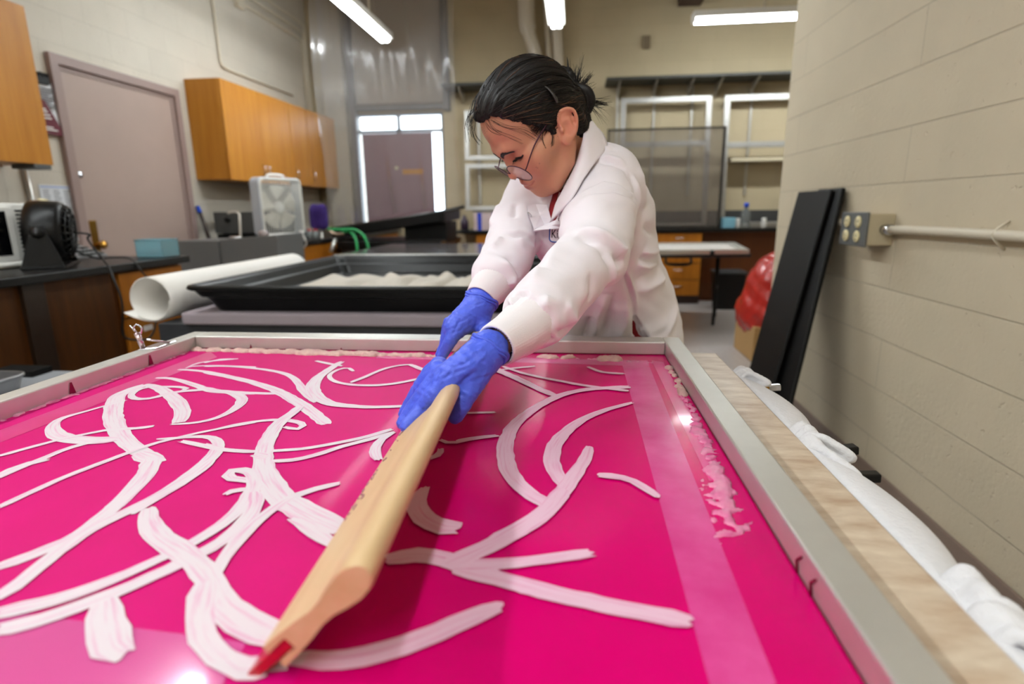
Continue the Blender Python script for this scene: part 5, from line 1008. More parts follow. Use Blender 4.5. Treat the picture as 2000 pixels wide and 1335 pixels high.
binder('spring_clip','small brass and steel clip on the farthest knot of the white cloth',(.352,1.088,.808),(1,-.1,.12),.022,.0055,steel,True,'clips on the white cloth')
binder('spring_clip','black handled clip above the middle knot of the white cloth',(.362,.80,.806),(1,.1,.1),.022,.008,black,False,'clips on the white cloth')
binder('spring_clip','black handled clip with a wooden jaw below the middle knot',(.355,.742,.796),(1,-.02,.05),.03,.0075,black,False,'clips on the white cloth')
binder('spring_clip','black clip at the nearest knot by the lower right corner',(.375,.405,.785),(1,-.15,-.1),.03,.009,black,False,'clips on the white cloth')
# ---------------------------------------------------------------- tray table behind
t=thing('tray_table','dark grey work table with a padded lilac top, behind the pink screen','table',(-.75,2.8,0))
pad=mat('lilac grey felt',(152,140,146),.9,bump=.3,bscale=200); dg=mat('dark painted steel',(50,51,54),.45)
MB().box((-1.6,2.13,.70),(.1,3.75,.752)).build('pad',pad,t,bevel=.012,seg=3)
MB().box((-1.73,2.16,.62),(.1,3.78,.70)).build('top_frame',dg,t,bevel=.004)
for x in (-1.67,.0):
    for y in (2.25,3.65): MB().box((x-.045,y-.045,0),(x+.045,y+.045,.62)).build('leg',dg,t,bevel=.005)
MB().box((-1.7,2.22,.18),(0,3.7,.21)).build('lower_shelf',dg,t,bevel=.003)
for i,(xa,xb,c) in enumerate(((-1.25,-1.02,(196,150,90)),(-.86,-.2,(196,190,182)))):
    o=boxob('carton' if i==0 else 'paper_stack',(xa,2.4,.21),(xb,3.2,.52-.06*i),mat('shelf stock %d'%i,c,.7),bevel=.004); tag(o,('tan carton on the lower shelf of the tray table','pale paper stack on the lower shelf of the tray table')[i],('box','paper')[i])
# black tray
tr=thing('developing_tray','big black ribbed plastic tray on the padded table, holding rags','tray',(-.8,2.85,.752))
bk_=mat('black tray plastic',(9,9,9),.34,spec=.35)
def ring(x0,x1,y0,y1,z,r=.05,n=5):
    P=[]
    for cx,cy,q0 in ((x1-r,y1-r,0),(x0+r,y1-r,90),(x0+r,y0+r,180),(x1-r,y0+r,270)):
        for k in range(n+1): q=math.radians(q0+90*k/n); P.append((cx+r*math.cos(q),cy+r*math.sin(q),z))
    return P
tx0,tx1,ty0,ty1=-1.555,.02,2.105,3.6; zb_=.752; zr=.858
rings=[(.075,zb_),(.07,zb_+.01),(.045,zb_+.06),(.03,zb_+.063),(.012,zr-.012),(.0,zr-.012),(-.006,zr-.004),(0,zr),(.02,zr),(.028,zr-.006),(.045,zb_+.068),(.062,zb_+.064),(.085,zb_+.014),(.1,zb_+.01)]
v=[];n=24
for e,z in rings: v+=ring(tx0+e,tx1-e,ty0+e,ty1-e,z)
f=[(i*n+j,i*n+(j+1)%n,(i+1)*n+(j+1)%n,(i+1)*n+j) for i in range(len(rings)-1) for j in range(n)]+[tuple((len(rings)-1)*n+j for j in range(n)),tuple(range(n-1,-1,-1))]
MB().add(v,f,0,False).build('basin',bk_,tr,bevel=.003)
MB().tube(ring(tx0+.004,tx1-.004,ty0+.004,ty1-.004,zr-.003),.011,8,closed=True).build('rim',bk_,tr)
rag=mat('off white rag',(208,200,188),.9,var=.05,vscale=40,bump=.4,bscale=150)
rx=[(-1.40,-1.06),(-1.08,-.82),(-.83,-.63),(-.645,-.42),(-.44,-.16)]
nm_=['leftmost','second','third','fourth','rightmost']
for i,(a,b) in enumerate(rx):
    r=np.random.RandomState(40+i); ph=r.rand(6)*6
    def rg(u,v,a=a,b=b,ph=ph):
        x=a+(b-a)*u+.012*math.sin(9*v+ph[0]); y=2.62+.55*v+.03*math.sin(7*u+ph[1])
        e=min(u,1-u,v,1-v); h=.012*min(1,e*7)+.008*math.sin(11*u+ph[2]+2*v)*min(1,e*7)+.008*math.sin(8*v+ph[3]+5*u)*min(1,e*7)+.014*math.exp(-((u-.5-.2*math.sin(ph[4]))/.2)**2)*min(1,e*6)
        return (x,y,zb_+.014+max(.002,h+.012*min(1,e*8)))
    o=MB().grid(rg,26,30).build('cloth_rag',rag,loc=((a+b)/2,2.9,zb_+.012),solid=.004); tag(o,nm_[i]+' crumpled off white rag lying in the black tray','cloth','rags in the black tray')
# paper roll
t=thing('paper_roll','big roll of white paper lying beside the black tray with its open end forward','paper roll',(-1.79,2.7,.70))
rc=np.array([-1.765,0,.797]); 
pr_=mat('warm white paper',(250,246,240),.7)
m=MB(); NS=70
def sp3(u,v):
    q=-2.35+u*(2*PI*2.35); r=.094-.0035*q/ (2*PI) ; y=2.19+1.25*v-.01*u
    if u<.05:
        k=(.05-u)/.05; q0=-2.35+.05*(2*PI*2.35); r0=.094-.0035*q0/(2*PI); return (rc[0]+r0*math.cos(q0+.1)+.13*k*math.sin(q0+.1)-.012*k*k,y,rc[2]+r0*math.sin(q0+.1)-.13*k*math.cos(q0+.1)+.045*k*k)
    return (rc[0]+r*math.cos(q+.1),y+(.02*(u<.05)),rc[2]+r*math.sin(q+.1))
m.grid(sp3,NS*2,10); m.build('sheet',pr_,t,solid=.0012)
# grey side table and metal pan at the far left
t=thing('side_table','low grey side table at the left, beside the oak bench','table',(-1.8,1.4,0))
gt=mat('light grey laminate',(150,152,156),.35)
MB().box((-2.03,1.0,.565),(-1.15,1.79,.60)).build('tabletop',gt,t,bevel=.004)
for x in (-1.98,-1.2):
    for y in (1.05,1.74): MB().box((x-.02,y-.02,0),(x+.02,y+.02,.565)).build('leg',dgrey,t)
t=thing('metal_pan','grey metal pan with rounded rim on the low side table','pan',(-1.88,1.44,.60))
v=[]; 
def rg2(e,z): return ring(-2.02+e,-1.735-e,1.27+e,1.58-e,z,.04)
rr2=[(.02,.601),(.012,.605),(0,.655),(.006,.655),(.018,.609)]
for e,z in rr2: v+=rg2(e,z)
f=[(i*24+j,i*24+(j+1)%24,(i+1)*24+(j+1)%24,(i+1)*24+j) for i in range(4) for j in range(24)]+[tuple(4*24+j for j in range(24)),tuple(range(23,-1,-1))]
pm_=mat('dull grey metal',(150,150,152),.35,metal=.8); MB().add(v,f).build('pan_body',pm_,t)
MB().tube(rg2(0,.655),.006,8,closed=True).build('rim',pm_,t)
o=boxob('black_folder',(-2.02,1.70,.60),(-1.86,1.78,.622),blackm,bevel=.002); tag(o,'flat black folder at the back edge of the low side table','folder')
# second glossy table farther back
t=thing('glass_table','glossy dark topped table behind the black tray','table',(-.95,4.5,0))
gm=mat('glossy grey laminate',(92,86,86),.16,spec=.6,coat=.3)
MB().box((-1.66,3.86,.80),(.15,5.1,.85)).build('tabletop',gm,t,bevel=.006)
MB().box((-1.67,3.85,.832),(.16,3.87,.852)).build('front_trim',alup,t,bevel=.003)
MB().box((-1.62,3.9,.70),(.1,5.06,.80)).build('apron',dg,t)
for x in (-1.57,.05):
    for y in (3.95,5.0): MB().box((x-.035,y-.035,0),(x+.035,y+.035,.70)).build('leg',dg,t)
# ================================================================ the person
person=thing('person','person in a white lab coat and blue gloves bending over the pink screen','person',(.15,1.47,0))
# head frame: l = her left, f = where she faces, u = towards the crown
HL=np.array([.4883,-.8701,-.0671]); HF=np.array([-.6814,-.3321,-.6522]); HU=np.array([-.5452,-.3643,.7550]); HC=np.array([-.0603,1.1443,1.2932])
HB=np.stack([HL,HF,HU],1)
def H(l,f,u): return HC+HL*l+HF*f+HU*u
def Hs(P): return HC+np.asarray(P,float)@HB.T
def loc(V): return (V-HC)@HB
def skinmat():
    m=mat('skin',(195,142,113),.45,spec=.4,sss=.12,var=.10,vscale=22,bump=.06,bscale=900)
    nt=m.node_tree; N=nt.nodes; L=nt.links; b=N['Principled BSDF']; src=b.inputs['Base Color'].links[0].from_socket
    for nm,c in (('lip',(150,72,70)),('brow',(60,42,36)),('flush',(206,122,104))):
        a=N.new('ShaderNodeAttribute'); a.attribute_name=nm; mx=N.new('ShaderNodeMix'); mx.data_type='RGBA'; mx.inputs[7].default_value=lin(c)+(1,)
        L.new(a.outputs['Fac'],mx.inputs[0]); L.new(src,mx.inputs[6]); L.new(mx.outputs[2],b.inputs['Base Color']); src=mx.outputs[2]
    return m
skin=skinmat()
hairm=mat('dark brown hair',(23,16,14),.5,spec=.3,rgb2=(13,10,9),vscale=60); hairb=mat('chestnut strands',(84,52,32),.4)
coatm=mat('white lab coat cloth',(238,231,237),.8,sheen=.1,bump=.12,bscale=900); cuffm=mat('white ribbed cuff',(240,232,234),.9,bump=.15,bscale=700)
glovem=mat('blue nitrile glove',(74,98,224),.42,spec=.5,bump=.35,bscale=170,var=.12,vscale=30)
# -------- head
F=Field(HC-np.array([.15,.15,.17]),HC+np.array([.15,.15,.16]),.0019)
E3=HB
F.ell(H(0,.004,.044),(.0715,.087,.080),.01,R=E3)
F.ell(H(0,.050,.058),(.064,.045,.050),.02,R=E3)
F.ell(H(0,.046,-.020),(.060,.047,.070),.03,R=E3)
for s in (-1,1):
    F.chain([H(s*.058,.0,-.03),H(s*.052,.018,-.058),H(s*.032,.055,-.080),H(0,.064,-.077)],[.016,.015,.015,.016],.022)
    F.ell(H(s*.038,.064,-.018),(.027,.021,.026),.018,R=E3)
    F.ell(H(s*.060,.035,-.005),(.014,.036,.016),.02,R=E3)
    F.chain([H(s*.008,.090,.024),H(s*.026,.087,.028),H(s*.046,.068,.025)],[.008,.0095,.007],.014)
    F.ell(H(s*.031,.0935,.010),(.017,.010,.009),.012,cut=True,R=E3)
    F.ell(H(s*.031,.0715,.009),(.0175,.0145,.0125),.006,R=E3)
    F.ell(H(s*.031,.0855,.0032),(.0145,.004,.0014),.003,cut=True,R=E3)
F.ell(H(0,.066,-.076),(.018,.016,.013),.012,R=E3)
F.ell(H(0,.070,-.052),(.027,.021,.018),.016,R=E3)
F.chain([H(0,.085,.016),H(0,.0895,.001),H(0,.097,-.014)],[.0075,.0075,.009],.010)
F.ell(H(0,.0980,-.0205),(.0115,.0115,.0095),.006,R=E3)
for s in (-1,1):
    F.ell(H(s*.0130,.0895,-.0225),(.0075,.0095,.0075),.006,R=E3)
    F.ell(H(s*.0065,.0955,-.0300),(.0036,.0048,.0032),.003,cut=True,R=E3)
    F.chain([H(s*.020,.085,-.024),H(s*.027,.076,-.042)],[.0022,.0018],.006,cut=True)
F.ell(H(0,.0900,-.037),(.004,.004,.010),.004,cut=True,R=E3)
F.ell(H(0,.0865,-.0475),(.024,.0085,.0055),.005,R=E3); F.ell(H(0,.0855,-.0575),(.021,.0085,.0068),.005,R=E3)
mp_=F.snap(np.array(bez([H(-.027,.068,-.0510),H(-.012,.090,-.0525),H(0,.0945,-.0532),H(.012,.090,-.0525),H(.027,.068,-.0510)],5)),.0002)
F.chain(mp_,[.0006+.0009*math.sin(PI*k/(len(mp_)-1)) for k in range(len(mp_))],.0025,cut=True)
# ears
ta=math.radians(30)
for s in (-1,1):
    eu=HU*math.cos(ta)-HF*math.sin(ta); ef=HF*math.cos(ta)+HU*math.sin(ta); el=HL*s
    eR=np.stack([el+ef*.30,ef-el*.30,eu],1); eR/=np.linalg.norm(eR,axis=0)
    ec=H(s*.0765,-.008,-.001)
    F.ell(ec,(.0065,.0165,.028),.005,R=eR); F.ell(ec-el*.005,(.006,.0135,.024),.006,R=eR)
    hx=[ec+el*(.004-.30*a)+ef*a+eu*b for a,b in ((.012,.002),(.0155,.013),(.0115,.0235),(.0,.028),(-.0115,.0245),(-.0165,.013),(-.016,.0),(-.0125,-.012),(-.006,-.020))]
    F.chain(bez(hx,4),.0032,.004)
    F.ell(ec+el*.002+ef*.004-eu*.024,(.005,.009,.010),.005,R=eR)
    F.ell(ec+el*.009+ef*.003-eu*.003,(.006,.009,.013),.004,cut=True,R=eR)
    F.chain([ec+el*.007+ef*.004+eu*.016,ec+el*.007-ef*.008+eu*.016,ec+el*.007-ef*.011+eu*.004],[.0035,.004,.003],.003,cut=True)
    F.ell(ec+el*.005+ef*.013-eu*.006,(.004,.004,.006),.004,R=eR)
# neck and upper chest
NB=np.array((0.0044,1.2381,1.2053))
F.chain([H(0,-.02,-.015),H(0,-.028,-.06),NB],[.052,.050,.056],.02)
F.chain([NB,NB+np.array([.01,.03,-.06])],[.055,.07],.02)
V,Q=F.mesh(); V=relax(V,Q,2)
L_=loc(V)
def gs(c,r): return np.exp(-(((L_-np.array(c))/np.array(r))**2).sum(1))
lip=np.clip(1.4*np.maximum(gs((0,.093,-.0478),(.020,.012,.0048)),gs((0,.091,-.0580),(.017,.012,.0058)))-.25,0,1)*(L_[:,1]>.078)
d,t=pdist(V,mp_); lip=np.maximum(lip,np.clip(1.3-d/.0016,0,1)*np.clip(np.sin(PI*t)*2.5,0,1))
brow=np.zeros(len(V))
for s in (-1,1):
    bl=[H(s*.007,.099,.0195),H(s*.016,.099,.0240),H(s*.026,.094,.0265),H(s*.036,.084,.0250)]
    d,t=pdist(V,F.snap(np.array(bez(bl,4)))); brow=np.maximum(brow,np.clip(1.25-d/(.0046-.0026*t),0,1)*.8)
for px_m in ((-0.0647,1.0592,1.2020),(-0.0571,1.0529,1.2156),(-0.0703,1.0594,1.2056)):
    d=np.linalg.norm(V-F.snap(np.array([px_m]))[0],axis=1); brow=np.maximum(brow,.55*np.clip(1.6-d/.0011,0,1))
flush=np.clip(.55*(gs((.04,.07,-.02),(.025,.03,.03))+gs((-.04,.07,-.02),(.025,.03,.03))+gs((0,.105,-.02),(.014,.02,.015))+gs((.082,-.01,.0),(.02,.03,.04))),0,.6)
HV,HQ=V,Q
# -------- body under the clothes (arms, trunk, legs) as one skin with the head
SL=np.array((0.0618,1.1862,1.1991)); EL=np.array((0.0335,1.0114,1.0848)); WL=np.array((-0.1042,0.7399,0.9712))
SR=np.array((-0.0871,1.2791,1.1807)); ER=np.array((-0.1250,1.1819,1.0934)); WR=np.array((-0.1745,1.0257,0.9804))
HP=np.array((0.1150,1.4473,0.8357)); CH=np.array((0.0462,1.2647,1.1230))
B=Field((-.45,.5,-.02),(.5,1.95,1.32),.011)
B.chain([NB+np.array([.01,.03,-.05]),CH,np.array((0.0714,1.3378,1.0050)),HP],[.065,.095,.098,.115],.04)
B.chain([SL,CH+np.array([0,0,.06]),SR],[.045,.07,.045],.04)
B.chain([SL,EL,np.array((-0.0235,0.8982,1.0260)),np.array((-0.0604,0.8239,0.9913)),WL,np.array((-0.1371,0.6984,0.9507))],[.044,.037,.030,.023,.020,.014],.02); B.chain([SR,ER,np.array((-0.1516,1.0797,1.0232)),WR,np.array((-0.1997,1.0015,0.9465))],[.042,.035,.024,.020,.016],.02)
hx=HP[0]; hy=HP[1]
for s in (-1,1):
    B.chain([HP+np.array([s*.055,0.01,-.03]),np.array([hx+s*.075,hy+.02,.45]),np.array([hx+s*.09,hy+.06,.085]),np.array([hx+s*.095,hy-.05,.045])],[.070,.055,.042,.032],.03)
BV,BQ=B.mesh(); BV=relax(BV,BQ,1)
V,Q=join_mesh([(HV,HQ),(BV,BQ)]); z=np.zeros(len(BV))
meshob('body',V,Q,skin,person,attrs={'lip':np.r_[lip,z],'brow':np.r_[brow,z],'flush':np.r_[flush,z]})
# eyes: lowered lids, dark lash lines
eyem=mat('dark eye',(20,13,12),.2); lashm=mat('black lashes',(14,10,10),.5)
for s in (-1,1):
    MB().lathe([(.0,-.0118),(.006,-.0102),(.0102,-.006),(.0118,0),(.0102,.006),(.006,.0102),(0,.0118)],H(s*.031,.0730,.0058),HF,20).build('eye',eyem,person)
    lp=[H(s*.0125,.0885,.0005),H(s*.021,.091,.0040),H(s*.031,.090,.0054),H(s*.040,.086,.0050),H(s*.0480,.076,.0065)]
    lp=F.snap(np.array(bez(lp,5)),.0004); n=len(lp)
    m=MB(); m.tube(lp,[.0007+.0017*math.sin(PI*min(1,.12+.8*i/(n-1))) for i in range(n)],8)
    for i in range(2,n,1):
        for e in (0,.4): q=lp[i]; d_=HF*.006+HU*-.0045+HL*s*.003*(i/n-.3); m.tube([q,q+d_*.6,q+d_+HU*.001],[.00025,.0002,.0001],4)
    m.build('eyelashes',lashm,person)
rs=np.random.RandomState(8)
for s in (-1,1):
    m=MB(); bl=bez([H(s*.006,.099,.0190),H(s*.016,.099,.0240),H(s*.026,.094,.0265),H(s*.037,.083,.0250)],12); n=len(bl)
    P=[]; D=[]
    for i in range(260):
        t_=rs.rand(); k=t_*(n-2); a=bl[int(k)]; d_=bl[int(k)+1]-bl[int(k)]; d_/=np.linalg.norm(d_)
        P.append(a+HU*rs.uniform(-.0032,.0032)*(1.1-.6*t_)); D.append(d_+HU*rs.uniform(.0,.5)*(1-t_))
    P=F.snap(np.array(P),.0003); D=np.array(D)
    Q2=F.snap(P+D*.0055,.0006)
    for a,b in zip(P,Q2): m.tube([a,(a+b)/2+HF*.0003,b],[.0005,.00045,.0001],4)
    m.build('eyebrow',lashm,person)
# -------- hair: swept back into a bun
HF_=Field(HC-np.array([.17,.19,.15]),HC+np.array([.20,.20,.20]),.0026)
HF_.ell(H(0,.002,.050),(.0805,.0945,.0885),.01,R=E3)
HF_.ell(H(.0,.045,.085),(.060,.045,.034),.03,R=E3)
# keep behind the hairline, which sits higher over the temples
G=np.meshgrid(*HF_.ax,indexing='ij'); q=[sum(HB[j,i]*(G[j]-HC[j]) for j in range(3)) for i in range(3)]
hl=q[1]-(.007+.92*q[2])+.012*np.sin(np.clip(np.abs(q[0])/.078,0,1)*PI)**2; HF_.F=np.maximum(HF_.F,hl*.72).astype(np.float32); del G,q
HF_.chain([H(0,-.050,.0),H(0,-.048,-.03),H(.004,-.044,-.058)],[.045,.042,.028],.02)
HF_.chain([H(.05,-.036,.0),H(.042,-.040,-.03)],[.022,.018],.015); HF_.chain([H(-.05,-.036,.0),H(-.042,-.040,-.03)],[.022,.018],.015)
for s in (-1,1): HF_.chain([H(s*.069,.020,.03),H(s*.0705,.018,.008),H(s*.071,.016,-.008)],[.008,.006,.002],.006)
BN=np.array((0.0080,1.1906,1.3525)); KN=np.array((-0.0132,1.1916,1.3885))
HF_.ell(BN,(.021,.021,.024),.006); 
HF_.chain([H(0,-.075,.01),BN],[.03,.014],.015)
for s in (-1,1): HF_.ell(H(s*.083,-.010,.004),(.013,.021,.034),.004,cut=True,R=np.stack([HL*s,HF*math.cos(ta)+HU*math.sin(ta),HU*math.cos(ta)-HF*math.sin(ta)],1))
for a,b,c,r in (((1105,150,1.10),(1117,158,1.09),(1126,176,1.10),.008),((1128,178,1.09),(1150,185,1.085),(1150,212,1.09),.009),((1120,190,1.085),(1124,214,1.08),(1142,222,1.09),.009)):
    pass
HF_.chain(bez([(-0.0283,1.1995,1.4072),(-0.0142,1.1885,1.3980),(-0.0042,1.1910,1.3816)],4),.010,.004)
HF_.chain(bez([(-0.0061,1.1793,1.3767),(0.0193,1.1748,1.3677),(0.0284,1.1767,1.3495),(0.0220,1.1824,1.3331)],4),.0085,.003)
HF_.chain(bez([(-0.0079,1.1714,1.3662),(-0.0065,1.1599,1.3387),(0.0083,1.1682,1.3230)],4),.0085,.003)
HV_,HQ_=HF_.mesh(); HV_=relax(HV_,HQ_,3)
# combed grooves running from the hairline to the bun
L_=loc(HV_); ap=np.array([0,-.115,.0]); d=L_-ap; ang=np.arctan2(d[:,0],d[:,2]+.02)
nz=vnorm(HV_,HQ_); far=np.clip((np.linalg.norm(HV_-BN,axis=1)-.03)/.03,0,1)
HV_=HV_+nz*(far*(.0011*np.sin(ang*46+6*L_[:,1]*10)+.0009*np.sin(ang*97+2+L_[:,1]*30)+.0006*np.sin(ang*171)))[:,None]
hair=meshob('hair',HV_,HQ_,hairm,person)
def strands(n,seed,rad,off,mtl,name,band=None):
    r=np.random.RandomState(seed); m=MB(); st=[]
    while len(st)<n:
        a=r.uniform(-1.5,1.5); e=r.rand()
        u_=.11*math.cos(a)**2+.02-.1*(abs(a)>1.2)*r.rand()-.0; l_=.085*math.sin(a); f_=.012+.92*u_-.012-.09*e*r.rand()
        st.append((l_,f_,u_,r.uniform(.55,1.0),r.uniform(-.01,.01)))
    ts=np.linspace(0,1,13); P=[]
    b0=loc(BN[None])[0]; c0=np.array([0,-.01,.04])
    for l_,f_,u_,ln,j in st:
        s0=np.array([l_,f_,u_]); e0=b0+np.array([j*1.5,.02,.012+j]); 
        for t_ in ts: 
            k=t_*ln; p=s0*(1-k)+e0*k; dv=p-c0; p=c0+dv/np.linalg.norm(dv)*(np.linalg.norm(s0-c0)*(1-k)+np.linalg.norm(e0-c0)*k); P.append(Hs(p))
    P=HF_.snap(np.array(P),0,5); g=HF_.grad(P); o_=r.uniform(off[0],off[1],n).repeat(13)*np.tile(np.sin(PI*np.clip(ts*.9+.05,0,1)),n); P=P+g*o_[:,None]
    for i in range(n):
        p=P[i*13:(i+1)*13]
        if np.linalg.norm(np.diff(p,axis=0),axis=1).max()>.05: continue
        m.tube(p,[rad*(.5+.5*math.sin(PI*min(1,.1+t_))) for t_ in ts],4,cap=False)
    o=m.build(name,mtl,hair); o['kind']='stuff'; return o
strands(900,1,.0007,(.0002,.0016),hairm,'hair_strands'); strands(110,2,.0006,(.0006,.002),hairb,'chestnut_strands')
r_=np.random.RandomState(77); m=MB(); A_=[];D_=[]
for i in range(800):
    l_=r_.uniform(-.074,.074); u_=.085*math.cos(l_/.078*1.35)-.012+r_.randn()*.004; f_=.007+.92*u_-.012*math.sin(min(1,abs(l_)/.078)*PI)**2+.003
    A_.append((l_,f_+.020*r_.rand()**1.5,u_)); D_.append((l_*.12+r_.randn()*.005,-.046-.014*r_.rand(),.022+r_.randn()*.006))
A_=Hs(np.array(A_)); D_=np.array(D_)@HB.T; P0=F.snap(A_,.0002); P1=HF_.snap(A_+D_*.45,.0008); P2=HF_.snap(A_+D_,.0006)
for a,b,c in zip(P0,P1,P2):
    if np.linalg.norm(a-c)<.09: m.tube(bez([a,b,c],4),[.00015,.0003,.0004,.00045,.0005,.0005,.0005,.0005,.0004],4,cap=False)
o=m.build('hairline_hairs',hairm,hair); o['kind']='stuff'
strands(60,5,.00025,(.0012,.004),hairm,'flyaway_hairs')
# loose ends of the bun and fine hairs at the forehead
m=MB(); r=np.random.RandomState(6)
def tuft(base,tip_,n,sp,rad):
    base=np.array(base);tip_=np.array(tip_)
    for i in range(n):
        b=base+r.randn(3)*.004; t_=tip_+r.randn(3)*sp; mid=(b+t_)/2+r.randn(3)*sp*.35
        m.tube(bez([b,mid,t_],5),np.linspace(rad,rad*.2,11),4,cap=False)
tuft((-0.0139,1.1780,1.3749),(-0.0175,1.1902,1.4284),10,.0022,.0008); tuft((-0.0041,1.1786,1.3728),(0.0013,1.1868,1.4052),40,.007,.0008); tuft((-0.0002,1.1790,1.3728),(0.0108,1.2060,1.4383),5,.003,.0005)
tuft((0.0018,1.1779,1.3670),(0.0270,1.1991,1.4015),22,.004,.0008); tuft((0.0087,1.1781,1.3650),(0.0231,1.1842,1.3840),26,.006,.0008); tuft((0.0235,1.1757,1.3477),(0.0597,1.2007,1.3489),34,.006,.0007); tuft((0.0236,1.1744,1.3419),(0.0522,1.1934,1.3218),14,.008,.0004)
tuft((0.0236,1.1741,1.3410),(0.0390,1.1786,1.3088),8,.01,.0003)
o=m.build('bun_ends',hairm,hair); o['kind']='stuff'; o['label']='loose spiky ends of the bun'
m=MB()
def wisps(pts,n,sp,rad=.00035,stick=True):
    for i in range(n):
        o_=r.randn(3)*sp; P=np.array(bez([np.array(p)+o_*(.4+.6*k/len(pts))+r.randn(3)*sp*.25 for k,p in enumerate(pts)],5))
        if stick:
            A=F.snap(P,.0022+.001*r.rand(),8); B2=HF_.snap(P,.0022,8); use=(HF_.sample(A)<.001)[:,None]; P=np.where(use,B2,A)
            P=relax_line(P)
        m.tube(P,rad*(.62 if stick else 1),4,cap=False)
def relax_line(P):
    for _ in range(3): P[1:-1]=.5*P[1:-1]+.25*(P[:-2]+P[2:])
    return P
wisps([(-0.1667,1.0902,1.3373),(-0.1874,1.0805,1.3059),(-0.1844,1.0751,1.2815),(-0.1740,1.0728,1.2670)],7,.004,.0003,False); wisps([(-0.1568,1.0639,1.3088),(-0.1438,1.0603,1.2874),(-0.1252,1.0483,1.2718),(-0.0955,1.0486,1.2592)],3,.003); wisps([(-0.1821,1.0971,1.3301),(-0.1967,1.0902,1.3075),(-0.1907,1.0833,1.2756)],6,.005,.0003,False)
wisps([(-0.0565,1.0590,1.2850),(-0.0581,1.0551,1.2692),(-0.0489,1.0524,1.2534)],5,.002,.0003); wisps([(-0.0422,1.0610,1.2866),(-0.0367,1.0579,1.2707),(-0.0347,1.0548,1.2567)],14,.0025,.0003)
wisps([(-0.1113,1.0500,1.3164),(-0.0840,1.0425,1.2937),(-0.0576,1.0462,1.2750)],7,.006,.0003); wisps([(-0.1480,1.0533,1.3036),(-0.1242,1.0423,1.2897),(-0.0927,1.0387,1.2817),(-0.0644,1.0402,1.2744)],7,.006,.0003)
wisps([(-0.1720,1.0597,1.2983),(-0.1582,1.0575,1.2822),(-0.1342,1.0478,1.2737)],5,.005,.0003); wisps([(-0.0004,1.1548,1.3140),(0.0068,1.1595,1.2868),(0.0032,1.1638,1.2630)],14,.003,.0005)
wisps([(-0.1548,1.1108,1.3754),(-0.1822,1.0992,1.3393),(-0.1910,1.0769,1.2924)],12,.006,.0003,False)
o=m.build('loose_hairs',hairm,hair); o['kind']='stuff'
MB().tube(bez([(-0.0584,1.0604,1.3572),(-0.0475,1.0545,1.3492),(-0.0377,1.0527,1.3370),(-0.0325,1.0562,1.3276)],5),[.0022,.0024,.0026,.003,.0032,.0036,.0038,.004,.0042,.0044,.0046,.0048,.005,.005,.0048,.004],8,flat=.5).build('hair_clip',mat('dark clip',(46,42,40),.35),hair)
# -------- glasses
frm=mat('plum metal frame',(64,26,42),.3,metal=.5); lens=film_mat('spectacle lens',(235,225,230),.10,.03,.22)
gl_=thing if False else None
wv=HU*.95+HF*.31
gc={}
gp=bpy.data.objects.new('eyeglasses',None)
m=MB()
def lens_pts(s,k=1.0,n=36):
    c=H(s*.0345,.1005,-.0165)-HF*0.0
    return [c+HL*s*(.0290*k*math.cos(q_))+HF*(-.004*math.cos(q_)*(1 if True else 0)-.0)+wv*(.0235*k*math.sin(q_)) for q_ in np.linspace(0,2*PI,n,endpoint=False)]
for s in (-1,1): m.tube(lens_pts(s),.00085,8,closed=True)
m.tube(bez([H(-.0065,.106,-.0135),H(0,.109,-.0085),H(.0065,.106,-.0135)],5),.0009,8)
for s in (-1,1):
    hg=H(s*.0625,.0985,-.012); m.tube(bez([hg,H(s*.068,.094,-.008),H(s*.0715,.06,.012),H(s*.0765,.02,.026),H(s*.0775,-.012,.036),H(s*.074,-.03,.022)],6),[.0011]*8+[.0013]*23,8)
    m.tube([H(s*.0085,.1015,-.019),H(s*.0075,.095,-.019)],[.0012,.0016],6)
gf=m.build('eyeglasses',frm,person); gf['label']='thin plum oval eyeglasses'
for s in (-1,1):
    m=MB(); p=lens_pts(s,.985,28); c=sum(p)/len(p); m.add([c]+p,[(0,i+1,(i+1)%28+1) for i in range(28)]); m.build('lens',lens,gf,solid=.0012)
# -------- shirt showing in the collar
shirtm=mat('dark red knit',(140,12,24),.7,bump=.3,bscale=300)
S_=Field(np.array((-0.0390,1.1751,1.1558))-.13,np.array((-0.0390,1.1751,1.1558))+.13,.004)
# -------- lab coat
F=Field((-.27,.62,.45),(.43,1.78,1.33),.0038)
T=[(0.0282,1.2539,1.1952),(0.0543,1.2758,1.1226),(0.0651,1.3348,1.0171),(0.1135,1.4226,0.9065),(0.1195,1.4491,0.8191)]
T=[np.array(p) for p in T]; hem=np.array([T[4][0]+.01,T[4][1]+.03,.47])
F.chain(T,[.085,.118,.126,.138,.147],.03)
F.chain([T[4],hem],[.147,.168],.04)
F.chain([(-0.0695,1.2636,1.1726),(-0.0042,1.2534,1.2082),(0.0578,1.2059,1.1970)],[.066,.072,.072],.03)
F.ell((-0.0189,1.2192,1.1141),(.075,.07,.10),.04)
F.chain([(0.0573,1.1959,1.1986),(0.0452,1.1137,1.1403),(0.0342,1.0479,1.1079)],[.070,.067,.062],.022)
F.chain([(0.0360,1.0477,1.1061),(0.0325,1.0050,1.0800),(-0.0202,0.8982,1.0243),(-0.0467,0.8487,1.0024),(-0.0556,0.8316,0.9953)],[.061,.057,.0525,.0535,.0515],.006)
F.chain([(0.0595,1.0924,1.1311),(0.0526,1.0461,1.0916),(0.0462,1.0062,1.0569)],[.050,.050,.044],.02)
F.chain([(-0.0868,1.2734,1.1784),(-0.1153,1.2037,1.1154)],[.062,.056],.02)
